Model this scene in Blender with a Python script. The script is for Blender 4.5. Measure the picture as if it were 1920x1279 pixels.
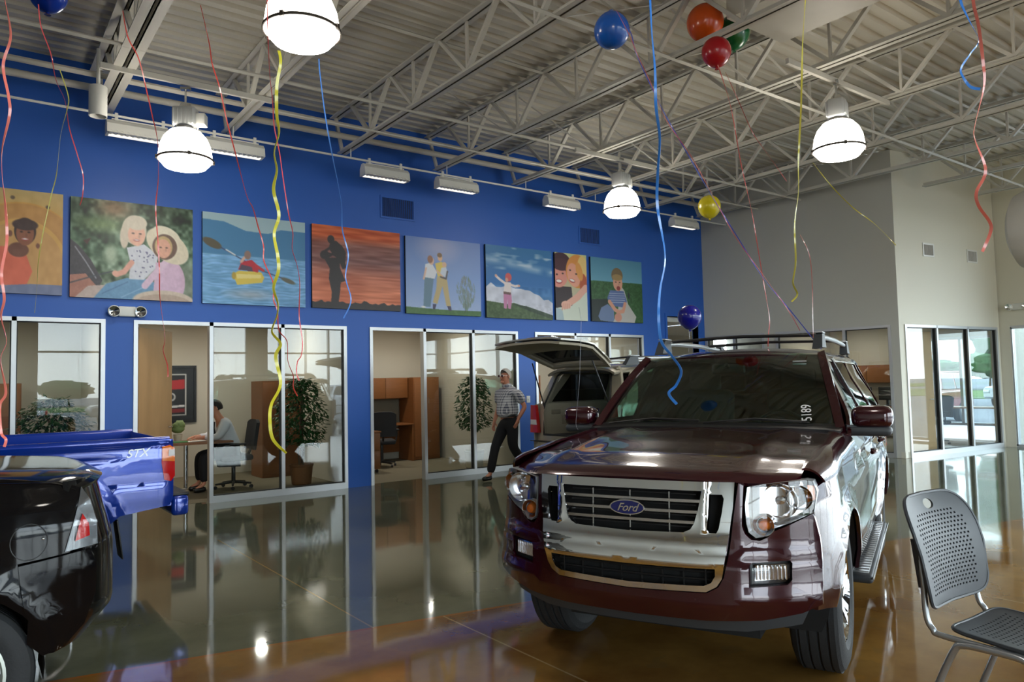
import bpy, bmesh, math, random
import numpy as np
from mathutils import Vector, Matrix, Euler

for _o in list(bpy.data.objects):
    bpy.data.objects.remove(_o)
SC = bpy.context.scene
COL = SC.collection
R = math.radians

# ---------------------------------------------------------------- camera
FPX, YAW, PITCH, ROLL, CAMH = 1383.0, 0.641, 0.0566, -0.0222, 1.52
def cam_axes():
    ca, sa = math.cos(YAW), math.sin(YAW)
    fwd = np.array([sa*math.cos(PITCH), ca*math.cos(PITCH), math.sin(PITCH)])
    right = np.array([ca, -sa, 0.0]); up = np.cross(right, fwd)
    r2 = right*math.cos(ROLL) + up*math.sin(ROLL); u2 = -right*math.sin(ROLL) + up*math.cos(ROLL)
    return r2, u2, fwd
CR, CU, CF = cam_axes()
CO = np.array([0, 0, CAMH])
cd = bpy.data.cameras.new('camera'); cam = bpy.data.objects.new('camera', cd); COL.objects.link(cam)
cd.sensor_width = 36.0; cd.lens = FPX/1920*36.0; cd.clip_start = 0.05; cd.clip_end = 500
cam.matrix_world = Matrix([[CR[0], CU[0], -CF[0], 0], [CR[1], CU[1], -CF[1], 0], [CR[2], CU[2], -CF[2], CAMH], [0, 0, 0, 1]])
SC.camera = cam
def ray(px, py):
    return CF + CR*((px-960)/FPX) - CU*((py-639.5)/FPX)
def at(px, py, ax, v):
    "point where the sight line of a photo pixel meets the plane axis=v"
    d = ray(px, py); return CO + d*((v-CO[ax])/d[ax])
def atd(px, py, d):
    return CO + ray(px, py)*d

# ---------------------------------------------------------------- exposure
SC.view_settings.view_transform = 'Standard'
SC.view_settings.look = 'None'
SC.view_settings.gamma = 1.0
SC.view_settings.use_curve_mapping = False
SC.view_settings.exposure = 0.68
cy = SC.cycles
cy.max_bounces = 7; cy.diffuse_bounces = 4; cy.glossy_bounces = 4; cy.transmission_bounces = 4
cy.transparent_max_bounces = 14; cy.caustics_reflective = False; cy.caustics_refractive = False
cy.sample_clamp_indirect = 4.0
cy.use_adaptive_sampling = True; cy.adaptive_threshold = 0.02

# ---------------------------------------------------------------- sky
W = bpy.data.worlds.new('overcast_sky'); SC.world = W; W.use_nodes = True
wn = W.node_tree; wn.nodes.clear()
wo = wn.nodes.new('ShaderNodeOutputWorld'); bg = wn.nodes.new('ShaderNodeBackground')
tc = wn.nodes.new('ShaderNodeTexCoord'); sp = wn.nodes.new('ShaderNodeSeparateXYZ'); rp = wn.nodes.new('ShaderNodeValToRGB')
wn.links.new(tc.outputs['Generated'], sp.inputs[0]); wn.links.new(sp.outputs['Z'], rp.inputs[0])
rp.color_ramp.elements[0].position = 0.0; rp.color_ramp.elements[0].color = (0.90, 0.95, 1.0, 1)
rp.color_ramp.elements[1].position = 0.6; rp.color_ramp.elements[1].color = (0.62, 0.74, 0.92, 1)
wn.links.new(rp.outputs[0], bg.inputs['Color']); bg.inputs['Strength'].default_value = 7.0
wn.links.new(bg.outputs[0], wo.inputs[0])

# room dimensions
WY = 10.44            # face of the blue wall
EX = 17.05            # east glass wall
SY = -7.0             # south window wall
WX = -6.0             # west wall
DZ = 5.66             # underside of the roof deck
C1 = (13.08, 10.44); C2 = (13.65, 6.52); C3 = (17.02, 6.12)   # slanted office walls

def portal(name, loc, rot, sx, sy):
    l = bpy.data.lights.new(name, 'AREA'); l.shape = 'RECTANGLE'; l.size = sx; l.size_y = sy
    l.cycles.is_portal = True
    o = bpy.data.objects.new(name, l); COL.objects.link(o); o.location = loc; o.rotation_euler = rot
portal('daylight_portal_south', (5.5, SY-0.3, 2.3), (R(90), 0, 0), 23, 4.7)
portal('daylight_portal_east', (EX+0.35, -0.6, 2.2), (R(90), 0, R(90)), 13.2, 4.4)

# ---------------------------------------------------------------- materials
MATS = {}
def s2l(c):
    return tuple(((x/12.92) if x <= 0.04045 else ((x+0.055)/1.055)**2.4) for x in c)
def rgb(r, g, b):
    return s2l((r/255, g/255, b/255))
def mat(name, color, rough=0.5, metal=0.0, coat=0.0, emit=None, es=0.0, noise=None, bump=None, spec=0.5, alpha=1.0, trans=0.0, ior=1.5, bscale=60):
    m = bpy.data.materials.new(name); m.use_nodes = True; MATS[name] = m
    nt = m.node_tree; b = nt.nodes['Principled BSDF']
    b.inputs['Base Color'].default_value = (*color, 1); b.inputs['Roughness'].default_value = rough
    b.inputs['Metallic'].default_value = metal; b.inputs['Coat Weight'].default_value = coat
    b.inputs['Coat Roughness'].default_value = 0.02; b.inputs['Specular IOR Level'].default_value = spec
    b.inputs['Transmission Weight'].default_value = trans; b.inputs['IOR'].default_value = ior
    if emit:
        b.inputs['Emission Color'].default_value = (*emit, 1); b.inputs['Emission Strength'].default_value = es
    if noise:
        # subtle procedural variation of the thing's own colour: (scale, amount[, stretch])
        t = nt.nodes.new('ShaderNodeTexCoord'); mp = nt.nodes.new('ShaderNodeMapping'); n = nt.nodes.new('ShaderNodeTexNoise')
        mp.inputs['Scale'].default_value = noise[2] if len(noise) > 2 else (1, 1, 1)
        n.inputs['Scale'].default_value = noise[0]; n.inputs['Detail'].default_value = 4
        mx = nt.nodes.new('ShaderNodeMix'); mx.data_type = 'RGBA'
        k = noise[1]
        mx.inputs[6].default_value = (*[c*(1-k) for c in color], 1); mx.inputs[7].default_value = (*[min(1, c*(1+k)) for c in color], 1)
        nt.links.new(t.outputs['Object'], mp.inputs[0]); nt.links.new(mp.outputs[0], n.inputs['Vector'])
        nt.links.new(n.outputs[0], mx.inputs[0]); nt.links.new(mx.outputs[2], b.inputs['Base Color'])
    if bump:
        n2 = nt.nodes.new('ShaderNodeTexNoise'); n2.inputs['Scale'].default_value = bscale
        bp = nt.nodes.new('ShaderNodeBump'); bp.inputs['Strength'].default_value = bump; bp.inputs['Distance'].default_value = 0.01
        t2 = nt.nodes.new('ShaderNodeTexCoord'); nt.links.new(t2.outputs['Object'], n2.inputs['Vector'])
        nt.links.new(n2.outputs[0], bp.inputs['Height']); nt.links.new(bp.outputs[0], b.inputs['Normal'])
    return m
def glass(name, tint=(1, 1, 1), ior=1.5, rough=0.0, dens=1.0):
    m = bpy.data.materials.new(name); m.use_nodes = True; MATS[name] = m; nt = m.node_tree; nt.nodes.clear()
    o = nt.nodes.new('ShaderNodeOutputMaterial'); mx = nt.nodes.new('ShaderNodeMixShader'); f = nt.nodes.new('ShaderNodeFresnel')
    t = nt.nodes.new('ShaderNodeBsdfTransparent'); g = nt.nodes.new('ShaderNodeBsdfGlossy')
    f.inputs['IOR'].default_value = ior; t.inputs['Color'].default_value = (*tint, 1); g.inputs['Roughness'].default_value = rough
    gg = nt.nodes.new('ShaderNodeNewGeometry'); q = nt.nodes.new('ShaderNodeMix'); q.inputs[2].default_value = ior; q.inputs[3].default_value = 1/ior
    nt.links.new(gg.outputs['Backfacing'], q.inputs[0]); nt.links.new(q.outputs[0], f.inputs['IOR'])
    nt.links.new(f.outputs[0], mx.inputs[0]); nt.links.new(t.outputs[0], mx.inputs[1]); nt.links.new(g.outputs[0], mx.inputs[2]); nt.links.new(mx.outputs[0], o.inputs[0])
    return m

M_blue = mat('blue_wall_paint', rgb(40, 98, 192), 0.45, bump=0.03)
M_taupe = mat('cream_wall_paint', rgb(196, 196, 188), 0.6, bump=0.03)
M_cream = mat('pale_cream_wall_paint', rgb(222, 218, 202), 0.6)
M_offwall = mat('office_wall_paint', rgb(196, 190, 174), 0.7)
M_white = mat('white_enamel', rgb(225, 225, 220), 0.35)
M_steel = mat('light_grey_painted_steel', rgb(206, 203, 194), 0.5, noise=(3, 0.08))
M_deck = mat('grey_painted_roof_deck', rgb(208, 204, 192), 0.55, noise=(1.2, 0.07))
M_alu = mat('brushed_aluminium_frame', rgb(196, 198, 200), 0.35, 0.6)
M_gasket = mat('black_rubber_gasket', (0.01, 0.01, 0.01), 0.5)
M_black = mat('black_plastic', (0.012, 0.012, 0.013), 0.4)
M_dark = mat('dark_void', (0.008, 0.008, 0.008), 0.8)
M_rubber = mat('tyre_rubber', rgb(42, 44, 46), 0.7, bump=0.2)
M_chrome = mat('chrome', (0.86, 0.87, 0.88), 0.05, 1.0)
M_satin = mat('satin_silver', (0.62, 0.63, 0.64), 0.25, 1.0)
M_glass = glass('clear_pane_glass', (0.90, 0.93, 0.92), 1.52)
M_extglass = glass('tinted_exterior_glass', (0.62, 0.68, 0.68), 1.5)
M_wsglass = glass('windshield_glass', (0.62, 0.78, 0.72), 1.8)
M_carglass = glass('green_tinted_car_glass', (0.70, 0.86, 0.80), 1.52)
M_darkglass = glass('privacy_tinted_glass', (0.10, 0.11, 0.12), 1.55)
M_lens = glass('lamp_lens_plastic', (0.98, 0.98, 0.98), 1.45)
M_wood = mat('honey_cherry_wood', rgb(128, 80, 42), 0.4, noise=(6, 0.18, (1, 1, 12)))
M_birch = mat('pale_birch_veneer', rgb(206, 164, 116), 0.4, noise=(2.2, 0.16, (3, 3, 0.8)))
M_carpet = mat('grey_beige_carpet', rgb(120, 112, 92), 0.95, bump=0.4, bscale=300)
M_asphalt = mat('asphalt', rgb(118, 118, 120), 0.9, noise=(0.3, 0.12))
M_grass = mat('grass', rgb(86, 108, 52), 0.95, noise=(0.6, 0.2))
M_trunk = mat('tree_bark', rgb(92, 76, 58), 0.9, noise=(8, 0.2))
M_leafd = mat('dark_tree_foliage', rgb(52, 82, 40), 0.8, noise=(1.5, 0.45))
M_leaf = mat('ficus_leaf', rgb(26, 74, 26), 0.5, noise=(7, 0.35))
M_leaf.node_tree.nodes['Principled BSDF'].inputs['Specular IOR Level'].default_value = 0.5

# polished stained concrete: grey field, brown field below a slanting border, saw cut joints
def floor_material():
    m = bpy.data.materials.new('polished_stained_concrete'); m.use_nodes = True
    nt = m.node_tree; b = nt.nodes['Principled BSDF']; L = nt.links.new
    g = nt.nodes.new('ShaderNodeNewGeometry'); s = nt.nodes.new('ShaderNodeSeparateXYZ'); L(g.outputs['Position'], s.inputs[0])
    def mth(op, a, c=None, v=None):
        n = nt.nodes.new('ShaderNodeMath'); n.operation = op
        if hasattr(a, 'type'): L(a, n.inputs[0])
        else: n.inputs[0].default_value = a
        if c is not None:
            if hasattr(c, 'type'): L(c, n.inputs[1])
            else: n.inputs[1].default_value = c
        return n.outputs[0]
    X, Y = s.outputs['X'], s.outputs['Y']
    # signed distance above border y = 4.745 - 0.193 x
    d = mth('SUBTRACT', mth('ADD', Y, mth('MULTIPLY', X, 0.193)), 4.745)
    grey = mth('GREATER_THAN', d, 0.0)
    def noise(sc, det=6, rough=0.6):
        n = nt.nodes.new('ShaderNodeTexNoise'); n.inputs['Scale'].default_value = sc; n.inputs['Detail'].default_value = det
        n.inputs['Roughness'].default_value = rough; L(g.outputs['Position'], n.inputs['Vector']); return n.outputs[0]
    def ramp(f, c0, c1, p0=0.3, p1=0.7):
        r = nt.nodes.new('ShaderNodeValToRGB'); L(f, r.inputs[0]); e = r.color_ramp.elements
        e[0].position = p0; e[0].color = (*c0, 1); e[1].position = p1; e[1].color = (*c1, 1); return r.outputs[0]
    def mix(f, a, c):
        n = nt.nodes.new('ShaderNodeMix'); n.data_type = 'RGBA'; L(f, n.inputs[0])
        if hasattr(a, 'type'): L(a, n.inputs[6])
        else: n.inputs[6].default_value = (*a, 1)
        if hasattr(c, 'type'): L(c, n.inputs[7])
        else: n.inputs[7].default_value = (*c, 1)
        return n.outputs[2]
    cg = ramp(noise(1.1), rgb(80, 84, 68), rgb(112, 116, 96))
    cb = ramp(noise(0.9, 7), rgb(104, 64, 28), rgb(168, 128, 64))
    cb = mix(mth('MULTIPLY', mth('GREATER_THAN', noise(3.1, 8), 0.58), 0.25), cb, rgb(120, 98, 60))
    c = mix(grey, cb, cg)
    def near(expr, w):
        return mth('LESS_THAN', mth('ABSOLUTE', expr), w)
    bl = near(d, 0.016)
    c = mix(bl, c, rgb(150, 96, 44))
    brown = mth('SUBTRACT', 1.0, grey)
    jb = mth('MULTIPLY', brown, mth('LESS_THAN', mth('ABSOLUTE', mth('SUBTRACT', mth('MODULO', mth('ADD', X, 20.0-1.14+1.53), 3.06), 1.53)), 0.006))
    jg = mth('MULTIPLY', grey, mth('LESS_THAN', mth('ABSOLUTE', mth('SUBTRACT', mth('MODULO', mth('ADD', X, 30.0-1.5+1.53-0.06*0), 3.06), 1.53)), 0.006))
    # keep the phase so that joints fall on x = 1.14 (brown) and x = 1.5 (grey)
    c = mix(jb, c, rgb(168, 140, 96)); c = mix(jg, c, rgb(150, 128, 88))
    L(c, b.inputs['Base Color'])
    rr = nt.nodes.new('ShaderNodeMapRange'); L(noise(2.3, 3), rr.inputs[0]); rr.inputs[3].default_value = 0.03; rr.inputs[4].default_value = 0.09
    L(rr.outputs[0], b.inputs['Roughness']); b.inputs['IOR'].default_value = 1.55
    bp = nt.nodes.new('ShaderNodeBump'); bp.inputs['Strength'].default_value = 0.045; bp.inputs['Distance'].default_value = 0.02
    L(noise(1.7, 2), bp.inputs['Height']); L(bp.outputs[0], b.inputs['Normal'])
    return m
M_floor = floor_material()

# ---------------------------------------------------------------- mesh helpers
class MB:
    "collects shapes, links them as ONE mesh object"
    def __init__(s): s.v = []; s.f = []; s.mi = []; s.cur = 0; s.ln = {}
    def add(s, vs, fs):
        n = len(s.v); s.v += [tuple(map(float, p)) for p in vs]; s.f += [tuple(i+n for i in f) for f in fs]; s.mi += [s.cur]*len(fs)
        return s
    def box(s, c, d, rz=0, rx=0, ry=0, bev=0.0):
        hx, hy, hz = d[0]/2, d[1]/2, d[2]/2
        E = Euler((rx, ry, rz)).to_matrix(); c = Vector(c)
        if bev <= 0:
            P = [Vector((x*hx, y*hy, z*hz)) for x in (-1, 1) for y in (-1, 1) for z in (-1, 1)]
            F = [(0, 1, 3, 2), (4, 6, 7, 5), (0, 4, 5, 1), (2, 3, 7, 6), (0, 2, 6, 4), (1, 5, 7, 3)]
        else:
            bm = bmesh.new(); bmesh.ops.create_cube(bm, size=1)
            for v in bm.verts: v.co = Vector((v.co.x*d[0], v.co.y*d[1], v.co.z*d[2]))
            bmesh.ops.bevel(bm, geom=bm.edges[:], offset=min(bev, min(d)*0.49), segments=3, profile=0.5, affect='EDGES')
            bm.verts.index_update(); P = [v.co.copy() for v in bm.verts]; F = [[v.index for v in f.verts] for f in bm.faces]; bm.free()
        return s.add([E @ p + c for p in P], F)
    def box2(s, a, b, **k):
        return s.box([(a[i]+b[i])/2 for i in range(3)], [abs(b[i]-a[i]) for i in range(3)], **k)
    def beam(s, a, b, w, h, up=(0, 0, 1)):
        a, b = Vector(a), Vector(b); d = (b-a).normalized(); u = Vector(up)
        x = d.cross(u)
        if x.length < 1e-4: x = d.cross(Vector((1, 0, 0)))
        x.normalize(); u = x.cross(d)
        P = [p + x*sx*w/2 + u*su*h/2 for p in (a, b) for sx, su in ((-1, -1), (1, -1), (1, 1), (-1, 1))]
        return s.add(P, [(0, 3, 2, 1), (4, 5, 6, 7), (0, 1, 5, 4), (1, 2, 6, 5), (2, 3, 7, 6), (3, 0, 4, 7)])
    def tube(s, pts, r, n=10, close=False, caps=True):
        pts = [Vector(p) for p in pts]; m = len(pts); rs = r if isinstance(r, (list, tuple)) else [r]*m
        V = []; prev = None
        for i, p in enumerate(pts):
            if close: t = pts[(i+1) % m]-pts[i-1]
            else: t = pts[min(i+1, m-1)]-pts[max(i-1, 0)]
            t.normalize()
            if prev is None:
                a = t.cross(Vector((0, 0, 1)))
                if a.length < 1e-3: a = t.cross(Vector((1, 0, 0)))
            else: a = prev - t*prev.dot(t)
            a.normalize(); prev = a; b = t.cross(a)
            V += [p + (a*math.cos(2*math.pi*k/n)+b*math.sin(2*math.pi*k/n))*rs[i] for k in range(n)]
        F = []
        for i in range(m if close else m-1):
            j = (i+1) % m
            F += [(i*n+k, i*n+(k+1) % n, j*n+(k+1) % n, j*n+k) for k in range(n)]
        if caps and not close: F += [tuple(range(n-1, -1, -1)), tuple((m-1)*n+k for k in range(n))]
        return s.add(V, F)
    def lathe(s, prof, n=32, c=(0, 0, 0), axis='z', closed=False):
        V = []
        for r, h in prof:
            for k in range(n):
                a = 2*math.pi*k/n; x, y = r*math.cos(a), r*math.sin(a)
                p = (x, y, h) if axis == 'z' else ((h, x, y) if axis == 'x' else (y, h, x))
                V.append((p[0]+c[0], p[1]+c[1], p[2]+c[2]))
        m = len(prof); F = []
        for i in range(m if closed else m-1):
            j = (i+1) % m
            F += [(i*n+k, i*n+(k+1) % n, j*n+(k+1) % n, j*n+k) for k in range(n)]
        return s.add(V, F)
    def ell(s, c, r, n=16, m=10, rot=None):
        V = []; F = []
        for i in range(m+1):
            a = math.pi*i/m
            for k in range(n):
                b = 2*math.pi*k/n
                p = Vector((r[0]*math.sin(a)*math.cos(b), r[1]*math.sin(a)*math.sin(b), r[2]*math.cos(a)))
                if rot is not None: p = rot @ p
                V.append(p + Vector(c))
        for i in range(m):
            F += [(i*n+k, (i+1)*n+k, (i+1)*n+(k+1) % n, i*n+(k+1) % n) for k in range(n)]
        return s.add(V, F)
    def grid(s, fn, nu, nv, th=0.0):
        P = [[Vector(fn(u/nu, v/nv)) for v in range(nv+1)] for u in range(nu+1)]
        idx = lambda u, v: u*(nv+1)+v
        V = [p for row in P for p in row]; F = [(idx(u, v), idx(u+1, v), idx(u+1, v+1), idx(u, v+1)) for u in range(nu) for v in range(nv)]
        if th:
            N = []
            for u in range(nu+1):
                for v in range(nv+1):
                    du = P[min(u+1, nu)][v]-P[max(u-1, 0)][v]; dv = P[u][min(v+1, nv)]-P[u][max(v-1, 0)]
                    n = du.cross(dv); N.append(n.normalized() if n.length > 1e-9 else Vector((0, 0, 1)))
            k = len(V); V = V + [V[i]-N[i]*th for i in range(k)]
            F = F + [tuple(i+k for i in reversed(f)) for f in F]
            for u in range(nu):
                for v, rv in ((0, False), (nv, True)):
                    q = (idx(u, v), idx(u, v)+k, idx(u+1, v)+k, idx(u+1, v)); F.append(q[::-1] if rv else q)
            for v in range(nv):
                for u, rv in ((0, True), (nu, False)):
                    q = (idx(u, v), idx(u, v)+k, idx(u, v+1)+k, idx(u, v+1)); F.append(q[::-1] if rv else q)
        return s.add(V, F)
    def plate(s, outline, fn, th=0.01, holes=(), step=0.08, flip=False, dirv=None):
        "2D outline with holes, cut on a grid, mapped into space by fn(a, b) and given thickness"
        bm = bmesh.new(); es = []
        for loop in [outline]+list(holes):
            vs = [bm.verts.new((a, b, 0)) for a, b in loop]
            es += [bm.edges.new((vs[i], vs[(i+1) % len(vs)])) for i in range(len(vs))]
        bmesh.ops.triangle_fill(bm, edges=es, use_beauty=True, use_dissolve=False)
        for f in bm.faces:
            f.normal_update()
            if f.normal.z < 0: f.normal_flip()
        if step:
            A = [p[0] for p in outline]; B = [p[1] for p in outline]
            for lo, hi, nrm in ((min(A), max(A), (1, 0, 0)), (min(B), max(B), (0, 1, 0))):
                k = max(1, int(math.ceil((hi-lo)/step)))
                for i in range(1, k):
                    t = lo+(hi-lo)*i/k
                    bmesh.ops.bisect_plane(bm, geom=bm.verts[:]+bm.edges[:]+bm.faces[:], plane_co=(nrm[0]*t, nrm[1]*t, 0), plane_no=nrm, dist=1e-6)
        AN = []; e = 2e-3
        for v in bm.verts:
            a, b_ = v.co.x, v.co.y
            du = Vector(fn(a+e, b_))-Vector(fn(a-e, b_)); dv = Vector(fn(a, b_+e))-Vector(fn(a, b_-e)); q = du.cross(dv)
            if flip: q = -q
            AN.append(tuple(q.normalized()) if q.length > 1e-12 else (0, 0, 1)); v.co = Vector(fn(a, b_))
        if flip: bmesh.ops.reverse_faces(bm, faces=bm.faces[:])
        bm.verts.index_update(); bm.edges.index_update(); bm.normal_update()
        n = len(bm.verts)
        D = [(Vector(dirv) if dirv is not None else v.normal)*th for v in bm.verts]
        V = [v.co.copy() for v in bm.verts]
        F = [tuple(v.index for v in f.verts) for f in bm.faces]
        V2 = [V[i]-D[i] for i in range(n)]; F2 = [tuple(i+n for i in reversed(f)) for f in F]
        SF = []
        for f in bm.faces:
            for l in f.loops:
                if len(l.edge.link_faces) == 1:
                    a, b = l.vert.index, l.link_loop_next.vert.index; SF.append((b, a, a+n, b+n))
        bm.free(); nf = len(s.f)
        if step:
            for i, f in enumerate(F): s.ln[nf+i] = [AN[j] for j in f]
            for i, f in enumerate(F2): s.ln[nf+len(F)+i] = [tuple(-c for c in AN[j-n]) for j in f]
        return s.add(V+V2, F+F2+SF)
    def build(s, name, material, parent=None, loc=None, rz=0, smooth=True, ang=38, sub=0):
        me = bpy.data.meshes.new(name); me.from_pydata(s.v, [], s.f)
        ms = material if isinstance(material, (list, tuple)) else [material]
        for m in ms: me.materials.append(m)
        if len(ms) > 1: me.polygons.foreach_set('material_index', s.mi)
        me.update()
        if smooth:
            me.polygons.foreach_set('use_smooth', [True]*len(me.polygons)); me.set_sharp_from_angle(angle=R(ang))
            if s.ln:
                cn = []; fl = [tuple(c.vector) for c in me.corner_normals]
                for i, p in enumerate(me.polygons):
                    q = s.ln.get(i); cn += q if q is not None else fl[p.loop_start:p.loop_start+p.loop_total]
                me.normals_split_custom_set(cn)
        o = bpy.data.objects.new(name, me); COL.objects.link(o)
        if parent is not None: o.parent = parent
        if loc is not None: o.location = loc
        if rz: o.rotation_euler = (0, 0, rz)
        if sub:
            md = o.modifiers.new('subdivision', 'SUBSURF'); md.levels = sub; md.render_levels = sub
        return o
def tag(o, label, cat, group=None, kind=None):
    if label: o['label'] = label
    if cat: o['category'] = cat
    if group: o['group'] = group
    if kind: o['kind'] = kind
    return o
def thing(name, label, cat, loc=(0, 0, 0), rz=0, group=None):
    o = bpy.data.objects.new(name, None); COL.objects.link(o); o.location = loc; o.rotation_euler = (0, 0, rz)
    o.empty_display_size = 0.2
    return tag(o, label, cat, group)
def struct(mb, name, m, **k):
    o = mb.build(name, m, **k); o['kind'] = 'structure'; return o
def kids(o): return [c for c in bpy.data.objects if c.parent is o]
def copy_tree(o, label=None, loc=None, rz=None, group=None):
    def rec(a, par):
        c = a.copy(); COL.objects.link(c)
        if par is not None: c.parent = par
        for ch in kids(a): rec(ch, c)
        return c
    c = rec(o, None)
    if label: c['label'] = label
    if loc is not None: c.location = loc
    if rz is not None: c.rotation_euler = (0, 0, rz)
    if group: c['group'] = group
    return c
def text(name, body, size, m, parent, mw, ext=0.002, shear=0.0, align='CENTER', bold=0.0):
    cu = bpy.data.curves.new(name, 'FONT'); cu.body = body; cu.size = size; cu.extrude = ext; cu.shear = shear; cu.offset = bold
    cu.align_x = align; cu.align_y = 'CENTER'; cu.materials.append(m)
    tmp = bpy.data.objects.new(name+'_curve', cu); COL.objects.link(tmp)
    me = bpy.data.meshes.new_from_object(tmp.evaluated_get(bpy.context.evaluated_depsgraph_get())); me.name = name
    bpy.data.objects.remove(tmp); bpy.data.curves.remove(cu)
    me.materials.clear(); me.materials.append(m)
    o = bpy.data.objects.new(name, me); COL.objects.link(o)
    if parent is not None: o.parent = parent
    o.matrix_local = mw
    return o
def frame(loc, xdir, ydir):
    x = Vector(xdir).normalized(); z = x.cross(Vector(ydir)).normalized(); y = z.cross(x)
    return Matrix(((x.x, y.x, z.x, loc[0]), (x.y, y.y, z.y, loc[1]), (x.z, y.z, z.z, loc[2]), (0, 0, 0, 1)))
# ================================================================ THE BUILDING
def wallpiece(mb, x0, x1, z0, z1, y0=WY, y1=WY+0.15): mb.box2((x0, y0, z0), (x1, y1, z1))
ZS = 2.43
OPEN = [(-2.2, 1.43), (1.75, 4.66), (5.04, 7.91), (8.30, 11.12), (11.86, 12.86)]
b = MB(); xs = [WX] + [v for o in OPEN for v in o] + [C1[0]]
for i in range(0, len(xs), 2): wallpiece(b, xs[i], xs[i+1], 0, DZ)
for i, (a, c) in enumerate(OPEN): wallpiece(b, a, c, 2.85 if i == 4 else ZS, DZ)
struct(b, 'wall_north', M_blue, smooth=False)

f = MB(); f.box2((WX-0.2, SY-0.2, -0.12), (EX+0.2, WY+0.15, 0)); struct(f, 'floor', M_floor, smooth=False)
f = MB(); f.box2((WX, WY+0.15, -0.12), (18.4, 14.2, 0.002)); struct(f, 'floor_office', M_carpet, smooth=False)

def slant(mb, p, q, segs, th=0.14, side=1):
    "wall from p to q made of (t0,t1,z0,z1) pieces measured in metres along it"
    p, q = Vector((*p, 0)), Vector((*q, 0)); d = (q-p).normalized(); n = Vector((-d.y, d.x, 0))*side
    for t0, t1, z0, z1 in segs:
        a = p+d*t0; c = p+d*t1
        P = [a, c, c+n*th, a+n*th]
        V = [(v.x, v.y, z) for z in (z0, z1) for v in P]
        mb.add(V, [(0, 1, 2, 3), (4, 7, 6, 5), (0, 4, 5, 1), (1, 5, 6, 2), (2, 6, 7, 3), (3, 7, 4, 0)])
LT = (Vector(C2)-Vector(C1)).length; LR = (Vector(C3)-Vector(C2)).length
# taupe wall: small window group near the blue wall and large one near the corner
T0, T1, T2, T3 = 0.02, 1.38, 1.62, LT-0.14
w = MB(); slant(w, C1, C2, [(0, T0, 0, ZS), (T1, T2, 0, ZS), (T3, LT, 0, ZS), (0, LT, ZS, DZ)]); struct(w, 'wall_east_office', M_taupe, smooth=False)
w = MB(); slant(w, C2, C3, [(0.0, 0.16, 0, ZS), (LR-0.1, LR, 0, ZS), (0, LR, ZS, DZ)]); struct(w, 'wall_north_office', M_cream, smooth=False)
w = MB(); slant(w, C2, C3, [(-0.008, 0.165, 0, 0.11), (LR-0.1, LR+0.008, 0, 0.11)], th=0.15); w.box2((C2[0]-0.01, C2[1]-0.01, 0), (C2[0]+0.13, C2[1]+0.16, 0.11)); struct(w, 'baseboard_office', M_cream, smooth=False)

def storefront(name, p, q, div, z1=ZS, openbay=None, fw=0.05, dp=0.11, side=1, low=0.09, mats=None):
    "aluminium frame with glazed bays; div = positions along p-q of the mullions incl. both ends"
    P, Q = Vector((*p, 0)), Vector((*q, 0)); d = (Q-P).normalized(); n = Vector((-d.y, d.x, 0))*side; rz = math.atan2(d.y, d.x)
    fr = MB(); gk = MB()
    def bar(t0, t1, za, zb, mb=fr, dd=dp, off=0.0):
        c = P + d*((t0+t1)/2) + n*(dp/2-0.02+off); mb.box((c.x, c.y, (za+zb)/2), (t1-t0, dd, zb-za), rz=rz)
    for i, t in enumerate(div):
        a = t if i == 0 else t-fw/2; c = t+fw if i == 0 else (t if i == len(div)-1 else t+fw/2)
        if i == len(div)-1: a = t-fw
        bar(a, c, 0, z1)
    bar(div[0]+fw, div[-1]-fw, z1-fw, z1)
    panes = []
    for i in range(len(div)-1):
        a = div[i]+(fw if i == 0 else fw/2); c = div[i+1]-(fw if i == len(div)-2 else fw/2)
        if i == openbay: continue
        bar(a, c, 0, low)
        g = 0.012
        for aa, cc, z0_, z1_ in ((a, a+g, low, z1-fw), (c-g, c, low, z1-fw), (a, c, low, low+g), (a, c, z1-fw-g, z1-fw)):
            bar(aa, cc, z0_, z1_, gk, 0.05, 0.0)
        panes.append((a+g, c-g))
    o = struct(fr, name, M_alu, smooth=False)
    go = gk.build('gasket', M_gasket, o, smooth=False)
    for a, c in panes:
        pm = MB(); cc = P + d*((a+c)/2) + n*(dp/2-0.02); pm.box((cc.x, cc.y, (low+0.012+z1-fw-0.012)/2), (c-a, 0.008, z1-fw-low-0.024), rz=rz)
        pm.build('pane', M_glass, o, smooth=False)
    return o
storefront('window_1', (-2.2, WY), (1.43, WY), [0, 1.3, 2.68, 3.63])
storefront('window_2', (1.75, WY), (4.66, WY), [0, 0.95, 1.93, 2.91], openbay=0)
storefront('window_3', (5.04, WY), (7.91, WY), [0, 0.97, 1.92, 2.87], openbay=0)
storefront('window_4', (8.30, WY), (11.12, WY), [0, 0.97, 1.87, 2.82], openbay=0)
storefront('window_5', C1, C2, [T0, 0.7, T1])
storefront('window_6', C1, C2, [T2, 2.98, T3])
storefront('window_7', C2, C3, [0.16, 1.17, 2.22, LR-0.1])
# plain cased opening at the far end of the blue wall
c = MB(); c.box2((11.80, WY-0.015, 0), (11.86, WY+0.16, 2.85)); c.box2((12.86, WY-0.015, 0), (12.92, WY+0.16, 2.85)); c.box2((11.80, WY-0.015, 2.85), (12.92, WY+0.16, 2.91))
struct(c, 'trim_1', M_blue, smooth=False)

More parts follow.
